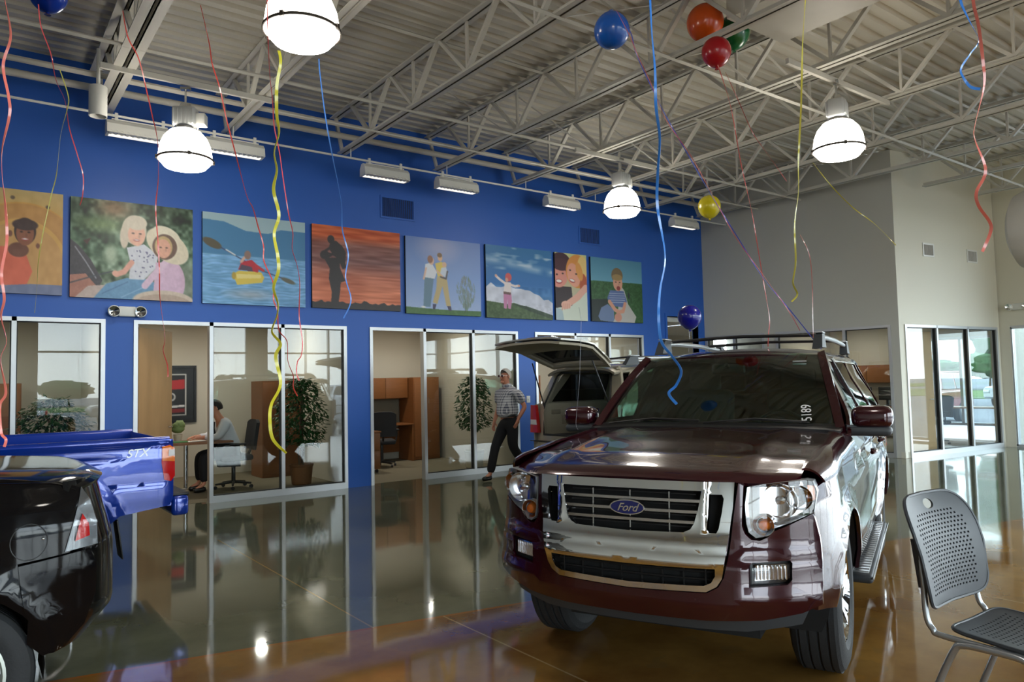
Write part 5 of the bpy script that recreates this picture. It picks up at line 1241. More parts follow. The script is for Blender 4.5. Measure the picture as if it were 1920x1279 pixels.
def art_sunset():
    A = Art(150, 140, 4); A.grad([(0, (196, 84, 34)), (.12, (206, 92, 44)), (.22, (140, 84, 74)), (.42, (128, 82, 80)), (.6, (196, 112, 86)), (.8, (216, 122, 86)), (1, (214, 116, 80))])
    A.mottle(3, 26, 40); S = (48, 42, 44)
    pts = [(0, .93)]; 
    for i in range(31): pts.append((i/30, .93-.02*A.rs.rand()-(.03 if i in (3, 17, 18, 24) else 0)))
    A.poly(pts+[(1, 1), (0, 1)], S)
    A.ell(.205, .17, .038, .05, S); A.poly([(.20, .20), (.26, .18), (.33, .24), (.37, .32), (.36, .44), (.37, .50), (.33, .52), (.29, .42), (.22, .34), (.18, .28)], S); A.line([(.20, .27), (.15, .31)], .028, S); A.line([(.18, .34), (.25, .36)], .02, S)
    A.ell(.135, .36, .045, .055, S, 30); A.poly([(.13, .40), (.30, .38), (.30, .50), (.33, .58), (.36, .66), (.31, .68), (.30, .80), (.28, .95), (.20, .95), (.21, .80), (.18, .64), (.19, .52)], S); A.line([(.15, .40), (.24, .33)], .03, S); return A
def art_family():
    A = Art(150, 140, 5); A.grad([(0, (104, 134, 196)), (.5, (130, 160, 214)), (1, (172, 190, 226))]); A.ell(.42, .12, .2, .15, (206, 190, 206), al=.5, soft=24)
    A.poly([(0, .91), (.5, .93), (1, .93), (1, 1), (0, 1)], (74, 112, 64)); A.mottle(30, 20, 12, (A.V > .9).astype(float))
    A.poly([(.24, .50), (.36, .50), (.33, .75), (.31, .90), (.22, .90), (.23, .70)], (106, 136, 158)); A.poly([(.25, .35), (.33, .32), (.40, .44), (.37, .53), (.24, .52)], (224, 226, 234)); A.line([(.26, .40), (.23, .54)], .024, (226, 190, 170)); A.ell(.22, .905, .03, .012, (235, 235, 235)); A.ell(.33, .30, .035, .05, (226, 186, 164)); A.ell(.315, .28, .035, .05, (150, 104, 84))
    A.poly([(.40, .50), (.53, .50), (.56, .75), (.58, .88), (.52, .88), (.47, .62), (.40, .86), (.34, .84), (.39, .66)], (196, 176, 130)); A.poly([(.34, .86), (.39, .86), (.37, .93), (.34, .93)], (70, 66, 96)); A.poly([(.53, .88), (.58, .88), (.59, .94), (.55, .94)], (70, 66, 96)); A.poly([(.38, .33), (.46, .30), (.52, .33), (.53, .48), (.41, .50)], (226, 200, 96)); A.ell(.445, .25, .03, .045, (222, 176, 140)); A.ell(.44, .215, .032, .03, (130, 100, 70)); A.poly([(.46, .38), (.52, .36), (.55, .45), (.52, .5), (.44, .47)], (206, 214, 228)); A.ell(.50, .335, .03, .035, (220, 180, 150)); A.line([(.40, .42), (.48, .50)], .02, (226, 186, 160)); A.line([(.54, .42), (.52, .52), (.45, .5)], .022, (90, 84, 90))
    A.line([(.775, .95), (.775, .8)], .008, (70, 74, 66))
    for i in range(260):
        t = A.rs.rand(); r_ = .13*math.sin(math.pi*min(1, .15+t*.85))**.7*(1 if t > .2 else .6); x = .79+(A.rs.rand()*2-1)*r_; A.line([(x, .46+t*.42), (x+.004, .49+t*.44)], .008, (104+A.rs.rand()*30, 124+A.rs.rand()*20, 120), .6)
    return A
def art_child():
    A = Art(150, 140, 6); A.grad([(0, (56, 118, 170)), (.5, (52, 112, 178)), (1, (120, 170, 214))]); n = A.noise(5, 16)+.5*A.noise(12, 40); A.put((n-.95)*3*(A.V < .33)*(.4+A.U), (190, 206, 220), .8); A.put((.08-np.abs(A.V-(.20+.12*A.U)))*14*A.noise(8, 6), (200, 214, 226), .7)
    pts = [(0, .56)]+[(i/14, .55+.30*max(0, i/14-.45)+.05*A.rs.rand()-(.05 if i in (1, 9) else 0)) for i in range(15)]
    A.poly(pts+[(1, 1), (0, 1)], (206, 210, 226)); A.mottle(10, 10, 26, ((A.V > .55)).astype(float))
    A.poly([(0, .77), (.3, .80), (.4, .78), (.62, .84), (1, .96), (1, 1), (0, 1)], (70, 92, 54)); A.poly([(.36, .79), (.6, .82), (1, .93), (1, .99), (.62, .88)], (48, 66, 44)); A.mottle(24, 24, 24, (A.V > .8).astype(float))
    A.poly([(.25, .64), (.36, .64), (.37, .76), (.35, .87), (.31, .86), (.305, .74), (.29, .87), (.25, .86)], (196, 130, 170)); A.poly([(.27, .50), (.36, .50), (.36, .65), (.25, .64)], (226, 216, 216)); A.line([(.28, .52), (.20, .47), (.15, .43)], .035, (228, 214, 214)); A.line([(.35, .53), (.42, .55), (.47, .54)], .035, (228, 214, 214)); A.ell(.145, .42, .018, .018, (222, 170, 150)); A.ell(.48, .54, .018, .015, (222, 170, 150)); A.poly([(.25, .63), (.36, .64), (.35, .675), (.25, .665)], (110, 84, 84)); A.ell(.325, .43, .047, .06, (206, 92, 92)); A.ell(.30, .47, .022, .03, (214, 160, 140)); return A
def art_women():
    A = Art(84, 150, 7); A.grad([(0, (206, 214, 150)), (.3, (200, 180, 140)), (1, (196, 206, 190))]); A.poly([(0, .5), (.5, .5), (.55, .8), (0, .9)], (52, 34, 36))
    A.ell(.18, .16, .32, .16, (66, 34, 44)); A.ell(.10, .36, .28, .16, (224, 150, 136)); A.ell(.2, .18, .28, .09, (74, 38, 48)); A.ell(.06, .33, .03, .012, (60, 40, 40)); A.ell(.24, .31, .03, .012, (60, 40, 40)); A.ell(.12, .43, .10, .035, (170, 60, 66)); A.ell(.12, .425, .085, .022, (244, 238, 232))
    A.ell(.70, .26, .36, .25, (226, 150, 70)); A.ell(.86, .2, .16, .18, (238, 206, 130)); A.ell(.88, .45, .12, .16, (190, 90, 50)); A.ell(.58, .32, .20, .18, (236, 166, 140), -12); A.ell(.76, .26, .10, .14, (230, 160, 80), -14); A.ell(.47, .25, .03, .012, (70, 50, 46)); A.ell(.66, .30, .03, .012, (70, 50, 46)); A.ell(.53, .405, .09, .028, (170, 60, 60), 14); A.ell(.53, .40, .078, .018, (246, 240, 236), 14)
    A.poly([(.72, .6), (1, .56), (1, 1), (.1, 1), (.05, .82), (.5, .78)], (214, 222, 208)); A.poly([(0, .82), (.2, .84), (.25, 1), (0, 1)], (170, 190, 200)); A.line([(.95, .50), (.70, .64), (.42, .74)], .10, (232, 176, 156)); A.ell(.32, .77, .15, .06, (236, 184, 164)); 
    for k in range(4): A.line([(.24+.06*k, .76), (.20+.075*k, .84-.01*k)], .026, (228, 170, 150))
    A.line([(.72, .8), (.78, .98)], .008, (150, 160, 150)); return A
def art_toddler():
    A = Art(150, 140, 8); A.grad([(0, (84, 146, 176)), (.4, (110, 170, 196)), (1, (110, 170, 196))]); A.poly([(0, .37), (1, .36), (1, 1), (0, 1)], (48, 92, 44)); A.mottle(34, 34, 22, (A.V > .37).astype(float)); A.poly([(0, .66), (.3, .64), (.35, 1), (0, 1)], (20, 34, 24)); A.ell(.72, .57, .02, .05, (30, 40, 40))
    A.poly([(.12, .92), (.18, .78), (.3, .72), (.42, .8), (.42, 1), (.16, .98)], (110, 130, 170)); A.poly([(.56, .4), (.64, .5), (.70, .7), (.86, .9), (.82, 1), (.4, 1), (.5, .8)], (196, 194, 190)); A.poly([(.30, .62), (.36, .50), (.62, .50), (.68, .66), (.62, .76), (.34, .74)], (92, 112, 166))
    for k in range(5): A.line([(.34, .55+.035*k), (.64, .54+.035*k)], .008, (196, 206, 224))
    A.line([(.34, .68), (.44, .80), (.52, .84)], .065, (224, 162, 136)); A.line([(.64, .70), (.60, .82), (.50, .84)], .06, (220, 158, 132)); A.ell(.5, .92, .07, .07, (214, 150, 130)); A.ell(.5, .26, .11, .12, (126, 104, 72)); face(A, .51, .38, .125, (224, 164, 138), None, smile=False); A.ell(.50, .29, .10, .05, (170, 140, 90)); A.ell(.52, .46, .035, .035, (150, 60, 56)); return A
PICS = [(-.09, .955, 2.70, 3.94, art_boy, 'square canvas print of a smiling boy in an orange shirt in a play tunnel'),
    (1.035, 2.45, 2.69, 3.935, art_riders, 'square canvas print of two small children, one in a big pale cowboy hat'),
    (2.575, 4.005, 2.685, 3.935, art_kayak, 'square canvas print of a kayaker in a yellow kayak on blue water'),
    (4.11, 5.565, 2.69, 3.94, art_sunset, 'square canvas print of a silhouetted figure lifting a child at orange sunset'),
    (5.665, 7.11, 2.665, 3.92, art_family, 'square canvas print of a family standing on grass beside a round tree'),
    (7.225, 8.71, 2.655, 3.93, art_child, 'square canvas print of a child with spread arms under blue sky'),
    (8.785, 9.575, 2.665, 3.93, art_women, 'narrow canvas print of two laughing women, one red-blonde'),
    (9.685, 11.095, 2.67, 3.92, art_toddler, 'square canvas print of a toddler crouching on green grass, last in the row')]
def art_material():
    m = bpy.data.materials.new('printed_canvas'); m.use_nodes = True; nt = m.node_tree; b_ = nt.nodes['Principled BSDF']
    v = nt.nodes.new('ShaderNodeVertexColor'); v.layer_name = 'ink'; nt.links.new(v.outputs[0], b_.inputs['Base Color']); b_.inputs['Roughness'].default_value = .42; return m
M_art = art_material(); M_canvas = mat('canvas_edge', rgb(40, 44, 52), .8)
def print_mesh(A, x0, x1, z0, z1, y, parent, nm='print'):
    H_, W_ = A.H, A.W; xs_ = np.linspace(x0, x1, W_); zs = np.linspace(z1, z0, H_)
    X_, Z_ = np.meshgrid(xs_, zs); co = np.stack([X_, np.full_like(X_, y), Z_], -1).reshape(-1, 3)
    i = np.arange((H_-1)*(W_-1)); r_, c = i//(W_-1), i % (W_-1); a = r_*W_+c; F_ = np.stack([a, a+W_, a+W_+1, a+1], -1)
    me = bpy.data.meshes.new(nm); me.from_pydata(co.tolist(), [], F_.tolist()); me.materials.append(M_art)
    at_ = me.color_attributes.new('ink', 'FLOAT_COLOR', 'POINT'); c_ = np.clip(A.a/255, 0, 1); lin = np.where(c_ <= .04045, c_/12.92, ((c_+.055)/1.055)**2.4)
    at_.data.foreach_set('color', np.concatenate([lin, np.ones((H_, W_, 1))], -1).astype(np.float32).ravel())
    o = bpy.data.objects.new(nm, me); COL.objects.link(o); o.parent = parent; return o
for x0, x1, z0, z1, fn, lb in PICS:
    t = thing('canvas_print', 'unframed ' + lb, 'picture', ((x0+x1)/2, WY, z0), 0, 'canvas prints above the office windows')
    w_ = (x1-x0)/2; m = MB(); m.box2((-w_, -.045, 0), (w_, 0, z1-z0)); m.build('stretcher', M_canvas, t, smooth=False)
    print_mesh(fn(), -w_, w_, 0, z1-z0, -.0465, t)

# ================================================================ BALLOONS AND RIBBONS
def balloon(label, loc, r_, col, knot=(0, 0, -1), clear=False):
    t = thing('balloon', label, 'balloon', loc); nm = 'balloon_%d_%d_%d' % col
    mt = MATS.get(nm) or mat(nm, rgb(*col), .25, coat=.4)
    k = Vector(knot).normalized(); q = Vector((0, 0, -1)).rotation_difference(k).to_matrix()
    m = MB(); pr = []
    for i in range(25):
        a = math.pi*i/24; z = math.cos(a); rr = math.sin(a)*(1-.10*max(0, -z)**2); pr.append((max(rr, .0)*r_, (z*1.12 if z < 0 else z)*r_))
    m.lathe(pr, 36); m.v = [tuple(q @ Vector(v)) for v in m.v]; m.build('skin', mt, t, ang=180)
    m = MB(); m.lathe([(.02*r_*4, -1.10*r_), (.012, -1.16*r_), (.022, -1.24*r_), (.0, -1.22*r_)], 14); m.v = [tuple(q @ Vector(v)) for v in m.v]; m.build('knot', mt, t); return t
balloon('plain blue balloon floating at top centre right', tuple(atd(1147, 58, 5.9)), .142, (24, 98, 200), (.1, .1, 1))
balloon('orange balloon against the deck behind a joist', tuple(atd(1322, 42, 7.7)), .19, (222, 88, 20))
balloon('green balloon against the deck beside the orange one', tuple(atd(1375, 60, 7.9)), .175, (10, 112, 56))
balloon('red balloon just below the orange and green ones', tuple(atd(1343, 97, 7.25)), .143, (190, 24, 36))
balloon('navy blue balloon on a string above the red SUV roof', tuple(atd(1293, 594, 8.9)), .143, (20, 22, 140))
balloon('yellow balloon under the deck behind the small cylinder spotlight', tuple(atd(1330, 387, 10.9)), .165, (206, 190, 16))
balloon('dark blue balloon cut by the top left corner of the picture', tuple(atd(90, -12, 5.2)), .125, (14, 50, 150))
balloon('blue balloon hidden behind the roof rails inside the far bay', tuple(atd(1200, 1, 9.0)+np.array([0, 3, -.4])), .14, (20, 60, 170)) if False else None
def catmull(P, n=10):
    P = [Vector(p) for p in P]; out = []
    for i in range(len(P)-1):
        p0 = P[max(i-1, 0)]; p1 = P[i]; p2 = P[i+1]; p3 = P[min(i+2, len(P)-1)]
        for k in range(n):
            t = k/n; out.append(.5*((2*p1)+(p2-p0)*t+(2*p0-5*p1+4*p2-p3)*t*t+(3*p1-p0-3*p2+p3)*t**3))
    return out+[P[-1]]
RM = {}
def ribbon(label, px, d, w, col, tw=9.0, d1=None, coil=.0):
    m_ = RM.get(col) or mat('ribbon_%d_%d_%d' % col, rgb(*col), .22, coat=.5); RM[col] = m_
    w = w*(.72 if w < .0075 or d > 4 else .9); n = len(px); P = [Vector(atd(x, y, d+((d1 or d)-d)*i/(n-1)+coil*math.sin(i*2.1))) for i, (x, y) in enumerate(px)]
    C = catmull(P, 9); V = []; L = 0; R_, Fw = Vector(CR), Vector(CF)
    for i, p in enumerate(C):
        if i: L += (p-C[i-1]).length
        tg = (C[min(i+1, len(C)-1)]-C[max(i-1, 0)]).normalized(); a = R_-tg*R_.dot(tg); a.normalize(); b_ = tg.cross(a); ph = .9*math.sin(L*tw+len(px)); s = a*math.cos(ph)+b_*math.sin(ph); nn = tg.cross(s)*.0003
        V += [p-s*w/2-nn, p+s*w/2-nn, p+s*w/2+nn, p-s*w/2+nn]
    F_ = []
    for i in range(len(C)-1): F_ += [(4*i+k, 4*i+(k+1) % 4, 4*i+4+(k+1) % 4, 4*i+4+k) for k in range(4)]
    F_ += [(3, 2, 1, 0), (4*len(C)-4, 4*len(C)-3, 4*len(C)-2, 4*len(C)-1)]
    m = MB(); m.add(V, F_); o = m.build('ribbon', m_, ang=60); return tag(o, label, 'ribbon', 'curled balloon ribbons hanging from the ceiling')
SAL = (250, 132, 116); REDR = (228, 88, 92); YEL = (226, 216, 60); BLU = (60, 140, 235); PALE = (196, 190, 90); PNK = (206, 110, 116); VIO = (84, 96, 200)
ribbon('broad salmon curling ribbon hanging along the left edge of the picture', [(7, -30), (9, 0), (20, 67), (6, 122), (16, 180), (18, 215), (4, 279), (4, 330), (10, 386), (13, 450), (3, 510), (8, 560), (2, 594), (12, 640), (1, 675), (11, 735), (0, 760), (2, 810), (11, 824), (8, 838)], 1.3, .0062, SAL, 20)
ribbon('red ribbon hanging from the dark blue balloon in the top left corner', [(72, 8), (77, 50), (95, 100), (105, 150), (122, 190), (130, 240), (145, 290), (156, 330), (155, 365), (150, 385)], 3.6, .007, REDR)
ribbon('pale yellow ribbon in front of the smiling boy print', [(112, 130), (128, 180), (126, 205), (114, 252), (106, 326), (97, 363), (87, 407), (80, 440), (72, 490), (70, 527), (65, 587)], 3.4, .006, PALE)
ribbon('red ribbon left of the upper left pendant lamp, crossing the cowboy hat', [(230, 20), (240, 70), (260, 110), (275, 170), (285, 215), (295, 262), (297, 330), (292, 390), (296, 450), (299, 510), (300, 560), (309, 632), (306, 657), (314, 685), (315, 707)], 3.0, .0065, (226, 84, 76))
ribbon('red ribbon right of the upper left pendant lamp, reaching the office glass', [(376, 10), (392, 80), (398, 120), (412, 165), (425, 225), (440, 282), (462, 365), (474, 390), (484, 425), (494, 461), (495, 490), (512, 530), (513, 563), (520, 581), (523, 619), (538, 640), (540, 678), (550, 705), (550, 726), (558, 743)], 2.9, .0068, (226, 80, 70))
ribbon('broad bright yellow curling ribbon below the big top lamp', [(523, 95), (526, 118), (519, 161), (519, 215), (523, 249), (514, 286), (519, 319), (513, 356), (523, 403), (514, 439), (521, 481), (522, 508), (513, 540), (521, 569), (519, 593), (510, 622), (526, 645), (517, 669), (526, 720), (509, 758), (506, 788), (512, 824), (537, 850)], 1.7, .0085, YEL, 16)
ribbon('thin red ribbon just right of the bright yellow one', [(501, 0), (502, 60), (506, 141), (511, 188), (514, 235), (524, 286), (531, 336), (541, 400), (549, 437), (548, 467), (557, 498), (562, 532), (561, 593), (567, 639), (565, 666), (558, 678), (556, 699), (561, 714)], 2.7, .0055, REDR)
ribbon('thin light blue ribbon in front of the sunset silhouette print', [(598, 110), (600, 140), (610, 218), (622, 286), (639, 376), (642, 431), (653, 477), (648, 520), (658, 563), (644, 597)], 2.6, .0065, (90, 150, 240))
ribbon('long broad bright blue ribbon at centre, ending over the SUV windscreen', [(1218, -20), (1222, 60), (1228, 130), (1230, 200), (1237, 260), (1233, 330), (1233, 390), (1247, 480), (1238, 540), (1235, 590), (1240, 640), (1260, 668), (1277, 695), (1268, 722), (1254, 738), (1269, 758)], 1.7, .0075, BLU, 12)
ribbon('violet blue ribbon slanting from the plain blue balloon down to the SUV roof', [(1155, 18), (1182, 60), (1192, 98), (1215, 150), (1250, 220), (1290, 290), (1330, 360), (1380, 440), (1430, 520), (1480, 580), (1540, 655)], 5.6, .010, VIO, 8, 5.4)
ribbon('pink ribbon twisted beside the slanting violet one', [(1155, 18), (1180, 66), (1196, 104), (1220, 155), (1247, 222), (1294, 290), (1334, 362), (1377, 441), (1434, 520), (1478, 582), (1500, 620)], 5.5, .008, PNK, 8, 5.3)
ribbon('thin red ribbon hanging from the red balloon to the SUV roof rail', [(1346, 122), (1370, 200), (1390, 310), (1410, 400), (1425, 490), (1437, 560), (1443, 600), (1441, 625), (1440, 650)], 6.2, .011, (206, 96, 90), 7)
ribbon('thin red ribbon beside the one from the red balloon, fading against the joists', [(1360, 135), (1385, 190), (1412, 250), (1440, 290), (1475, 340)], 6.6, .008, (190, 80, 76), 7)
ribbon('yellow ribbon hanging left of the right-hand pendant lamp', [(1511, -10), (1505, 80), (1502, 200), (1497, 300), (1497, 360), (1490, 420), (1492, 490), (1487, 530), (1495, 552), (1484, 566)], 3.0, .008, (196, 186, 76), 9)
ribbon('yellow ribbon slanting below the right-hand pendant lamp', [(1524, 305), (1560, 350), (1600, 390), (1640, 420), (1680, 460)], 5.0, .008, (186, 172, 52))
ribbon('pale red ribbon hanging near the corner of the taupe wall', [(1500, 440), (1518, 480), (1523, 540), (1524, 600), (1525, 634)], 5.6, .009, (190, 120, 110))
ribbon('salmon curling ribbon at the upper right in front of the cream wall', [(1823, -20), (1826, 10), (1835, 50), (1843, 114), (1845, 161), (1828, 235), (1828, 262), (1848, 319), (1831, 360), (1835, 386), (1856, 417), (1857, 436), (1842, 472)], 2.0, .0088, SAL, 12)
ribbon('short bright blue ribbon beside the salmon one at upper right', [(1796, -20), (1803, 8), (1818, 40), (1835, 75), (1820, 100), (1802, 128), (1806, 145), (1820, 163), (1838, 167)], 2.1, .009, BLU, 12)
ribbon('thin pale string in front of the raised tailgate', [(1090, 590), (1089, 640), (1086, 720), (1080, 790), (1084, 806)], 5.0, .003, (170, 170, 180), 5)
ribbon('short string below the navy blue balloon', [(1292, 622), (1293, 636), (1292, 652), (1291, 662)], 8.9, .008, (60, 50, 70), 5)
# ================================================================ OFFICE FURNITURE
M_frame = mat('black_picture_frame', rgb(24, 24, 26), .4)
M_pot = mat('wicker_basket', rgb(128, 84, 48), .8, noise=(40, .3, (1, 1, 4))); M_pot2 = mat('cream_pot', rgb(200, 192, 170), .5)
M_shade = mat('dark_screen', rgb(14, 16, 18), .2)
M_paper = mat('white_paper', rgb(226, 226, 220), .8)
def fpt(px, py): p = at(px, py, 2, 0.0); return (p[0], p[1], 0.004)
def door_leaf(label, hinge, ang, m_=M_birch, w=.86, h=2.34, sz=.04):
    t = thing('office_door', label, 'door', (hinge[0], hinge[1], 0.012), ang, 'wooden office doors')
    m = MB(); m.box2((0, -sz/2, 0), (w, sz/2, h)); m.build('door_panel', m_, t, smooth=False)
    for s in (-1, 1):
        m = MB(); m.tube([(w-.07, s*.02, 1.0), (w-.07, s*.06, 1.0), (w-.17, s*.06, 1.0)], .009, 8); m.lathe([(.028, 0), (.028, .008), (0, .008)], 16, (w-.07, s*.022, 1.0), axis='y'); m.build('lever_handle', M_satin, t)
    return t
door_leaf('pale birch door standing open inside the office with the seated man', (1.83, 10.63), R(51))
def pt(nm, lb, cat, loc, rz=0, g=None): return thing(nm, lb, cat, loc, rz, g)
def ficus(label, loc, h, r_, seed, mp, n=420, z0=.75, grp='potted office plants'):
    t = pt('potted_ficus', label, 'plant', loc, 0, grp); rng = random.Random(seed)
    m = MB(); m.lathe([(0, 0), (.13, 0), (.15, .02), (.175, .28), (.185, .29), (.185, .32), (.165, .32), (.155, .27), (0, .26)], 24); m.build('pot', mp, t)
    m = MB(); m.tube([(.02, 0, .26), (.05, .02, h*.35), (-.02, 0, h*.62), (.03, 0, h*.85)], [.02, .016, .012, .006], 8); m.tube([(-.03, 0, .26), (-.04, .03, h*.3), (.05, -.02, h*.6)], [.016, .013, .008], 8)
    for k in range(16):
        a = rng.random()*6.28; z = h*(.45+.5*rng.random()); rr = r_*(.5+.4*rng.random()); m.tube([(0, 0, z-.25), (rr*.5*math.cos(a), rr*.5*math.sin(a), z-.05), (rr*math.cos(a), rr*math.sin(a), z)], [.006, .004, .002], 5)
    m.build('trunk', M_trunk, t)
    m = MB()
    for k in range(n):
        f = rng.random(); z = z0+(h-z0)*f; rm = r_*math.sin(math.pi*min(1, .18+.78*f))**.6; a = rng.random()*6.28; rr = rm*math.sqrt(rng.random()); c = Vector((rr*math.cos(a), rr*math.sin(a), z))
        d = Vector((math.cos(a)+rng.uniform(-.8, .8), math.sin(a)+rng.uniform(-.8, .8), rng.uniform(-1.2, .2))).normalized(); u = d.cross(Vector((rng.uniform(-.3, .3), rng.uniform(-.3, .3), 1))).normalized(); L = rng.uniform(.07, .12); w = L*.24; nn = d.cross(u)
        m.add([c, c+d*L*.45+u*w, c+d*L, c+d*L*.45-u*w, c+d*L*.5-nn*w*.4], [(0, 4, 1), (1, 4, 2), (2, 4, 3), (3, 4, 0)])
    o = m.build('foliage', M_leaf, t, smooth=False); return t
pf = at(585, 914, 2, 0.0); ficus('tall leafy ficus in a wicker basket behind the office glass', (pf[0], 11.35, 0.004), 1.66, .40, 3, M_pot, 1250, .62)
ficus('leafy plant in a cream pot behind the glass beside the walking man', (7.45, 11.2, 0.004), 1.65, .32, 4, M_pot2, 950, .7)
ficus('bushy dark plant behind the leftmost office window', (.95, 11.5, 0.004), 1.45, .5, 5, M_pot, 1300, .5)
def office_chair(label, loc, rz, mc=M_black):
    t = pt('office_chair', label, 'chair', loc, rz, 'black swivel office chairs')
    m = MB(); m.box((0, 0, .47), (.48, .48, .09), bev=.04); m.build('seat', M_cloth, t)
    m = MB(); m.grid(lambda u, v: (-.22-.06*v-.03*math.cos((u-.5)*3), -.23+.46*u, .58+.46*v-.05*(2*u-1)**4*v), 12, 10, .05); m.build('backrest', M_cloth, t)
    for s in (-1, 1):
        m = MB(); m.tube([(-.05, s*.25, .46), (0, s*.29, .60), (.02, s*.29, .67)], .014, 8); m.box((.02, s*.29, .685), (.24, .06, .03), bev=.012); m.build('armrest', M_black, t)
    m = MB(); m.tube([(0, 0, .10), (0, 0, .43)], .03, 10); m.tube([(-.2, 0, .45), (-.27, 0, .6)], .02, 8); m.build('column', M_black, t)
    for k in range(5):
        a = k*1.2566; m = MB(); m.tube([(0, 0, .10), (.27*math.cos(a), .27*math.sin(a), .075)], [.024, .014], 8); m.lathe([(0, -.018), (.027, -.018), (.027, .018), (0, .018)], 12, (.27*math.cos(a), .27*math.sin(a), .03), axis='y'); m.build('base_arm', M_black, t)
    return t
def pedestal(label, loc, rz, w=.5, h=.62, d=.5):
    t = pt('file_pedestal', label, 'cabinet', loc, rz)
    m = MB(); m.box((0, 0, .06+h/2), (w, d, h), bev=.004); m.build('cabinet_body', M_wood, t, smooth=False)
    m = MB(); m.box((.0, 0, .07+h), (w+.03, d+.03, .025), bev=.004); m.build('top', M_wood, t, smooth=False)
    for k in range(2): m = MB(); m.box((0, -d/2-.008, .06+h*(.27+.48*k)), (w-.02, .016, h*.46), bev=.003); dr_ = m.build('drawer', M_wood, t); m = MB(); m.tube([(-.06, -d/2-.02, .06+h*(.4+.48*k)), (-.06, -d/2-.04, .06+h*(.4+.48*k)), (.06, -d/2-.04, .06+h*(.4+.48*k)), (.06, -d/2-.02, .06+h*(.4+.48*k))], .005, 6); m.build('pull', M_satin, dr_)
    for sx in (-1, 1):
        for sy_ in (-1, 1): m = MB(); m.lathe([(0, -.012), (.028, -.012), (.028, .012), (0, .012)], 12, (sx*(w/2-.05), sy_*(d/2-.05), .03), axis='y'); m.build('caster', M_black, t)
    return t
def hutch(label, loc, rz, W_=1.7, tall=True):
    "desk against a wall (local -y faces the sitter) with an overhead cabinet and a tall cupboard"
    t = pt('desk_hutch', label, 'desk', loc, rz)
    m = MB(); m.box((0, 0, .735), (W_, .62, .03), bev=.005); m.build('desktop', M_wood, t, smooth=False)
    for s in (-1, 1): m = MB(); m.box((s*(W_/2-.015), 0, .36), (.03, .58, .72)); m.build('side_panel', M_wood, t, smooth=False)
    m = MB(); m.box((0, .28, .40), (W_-.06, .02, .5)); m.build('modesty_panel', M_wood, t, smooth=False)
    m = MB(); m.box((0, .12, 1.46), (W_, .36, .42)); ov = m.build('overhead_cabinet', M_wood, t, smooth=False)
    for k in range(3): m = MB(); m.box((-W_/2+W_/6+k*W_/3, -.068, 1.46), (W_/3-.01, .016, .40), bev=.003); m.build('cabinet_door', M_wood, ov)
    m = MB(); m.box((-W_/2+.02, .12, 1.0), (.03, .34, .5)); m.build('upright', M_wood, t, smooth=False)
    m = MB(); m.box((0, .29, 1.0), (W_-.06, .015, .5)); m.build('tack_board', mat('grey_tack_board', rgb(120, 118, 104), .9) if 'grey_tack_board' not in MATS else MATS['grey_tack_board'], t, smooth=False)
    if tall:
        m = MB(); m.box((W_/2+.31, .02, .84), (.6, .6, 1.66)); m.build('tall_cupboard', M_wood, t, smooth=False)
        for k in (0, 1):
            m = MB(); m.box((W_/2+.165+.29*k, -.29, .86), (.28, .018, 1.58), bev=.003); dd = m.build('cupboard_door', M_wood, t)
            m = MB(); m.tube([(W_/2+.28+.06*k, -.30, 1.12), (W_/2+.28+.06*k, -.325, 1.14), (W_/2+.28+.06*k, -.325, 1.24), (W_/2+.28+.06*k, -.30, 1.26)], .005, 6); m.build('pull', M_satin, dd)
    return t
hutch('cherry wood desk with overhead cabinet and tall cupboard, office left of the walking man', (6.55, 13.45, 0.004), 0, 1.5)
pedestal('cherry wood file pedestal on casters just inside the open office doorway', (5.62, 12.1, 0.004), 0, .55, .64, .55)
office_chair('black swivel chair behind the file pedestal, back towards the room', (6.32, 12.62, 0.004), R(70))
t = pt('tall_cupboard', 'tall cherry wood cupboard behind the ficus in the seated man\'s office', 'cabinet', (4.42, 12.9, .004))
m = MB(); m.box((0, 0, .82), (.66, .6, 1.64)); m.build('cabinet_body', M_wood, t, smooth=False)
for k in (0, 1): m = MB(); m.box((-.165+.33*k, -.31, .83), (.32, .018, 1.56), bev=.003); m.build('cupboard_door', M_wood, t)
hutch('cherry wood desk unit in the leftmost office, seen dimly through glass', (-.55, 13.45, 0.004), 0, 1.3)
hutch('cherry wood desk unit in the office behind the raised tailgate', (9.25, 13.45, 0.004), 0, 1.5)
# round ended desk of the seated man
lg_ = at(348, 918, 2, 0.0); LGX, LGY = lg_[0]-2.72, lg_[1]-11.75
t = pt('peninsula_desk', 'wooden desk with a round end and a steel leg in front of the seated man', 'desk', (2.72, 11.75, 0.004))
m = MB(); ol = [(-.55, .35), (-.55, -.35)]+[(.15+.36*math.cos(R(a)), .36*math.sin(R(a))) for a in range(-90, 91, 12)]
ol = [(x*1.0, y) for x, y in ol]; m.plate(ol, lambda a, b_: (-a, b_, .75), .032, step=0, flip=True, dirv=(0, 0, 1)); m.build('desktop', M_wood, t, smooth=False)
m = MB(); m.lathe([(.035, 0), (.035, .72)], 20, (LGX, LGY, 0)); m.lathe([(.06, .70), (.06, .718), (.03, .718)], 20, (LGX, LGY, 0)); m.lathe([(.05, 0), (.05, .012), (.035, .02)], 20, (LGX, LGY, 0)); m.build('leg', M_satin, t)

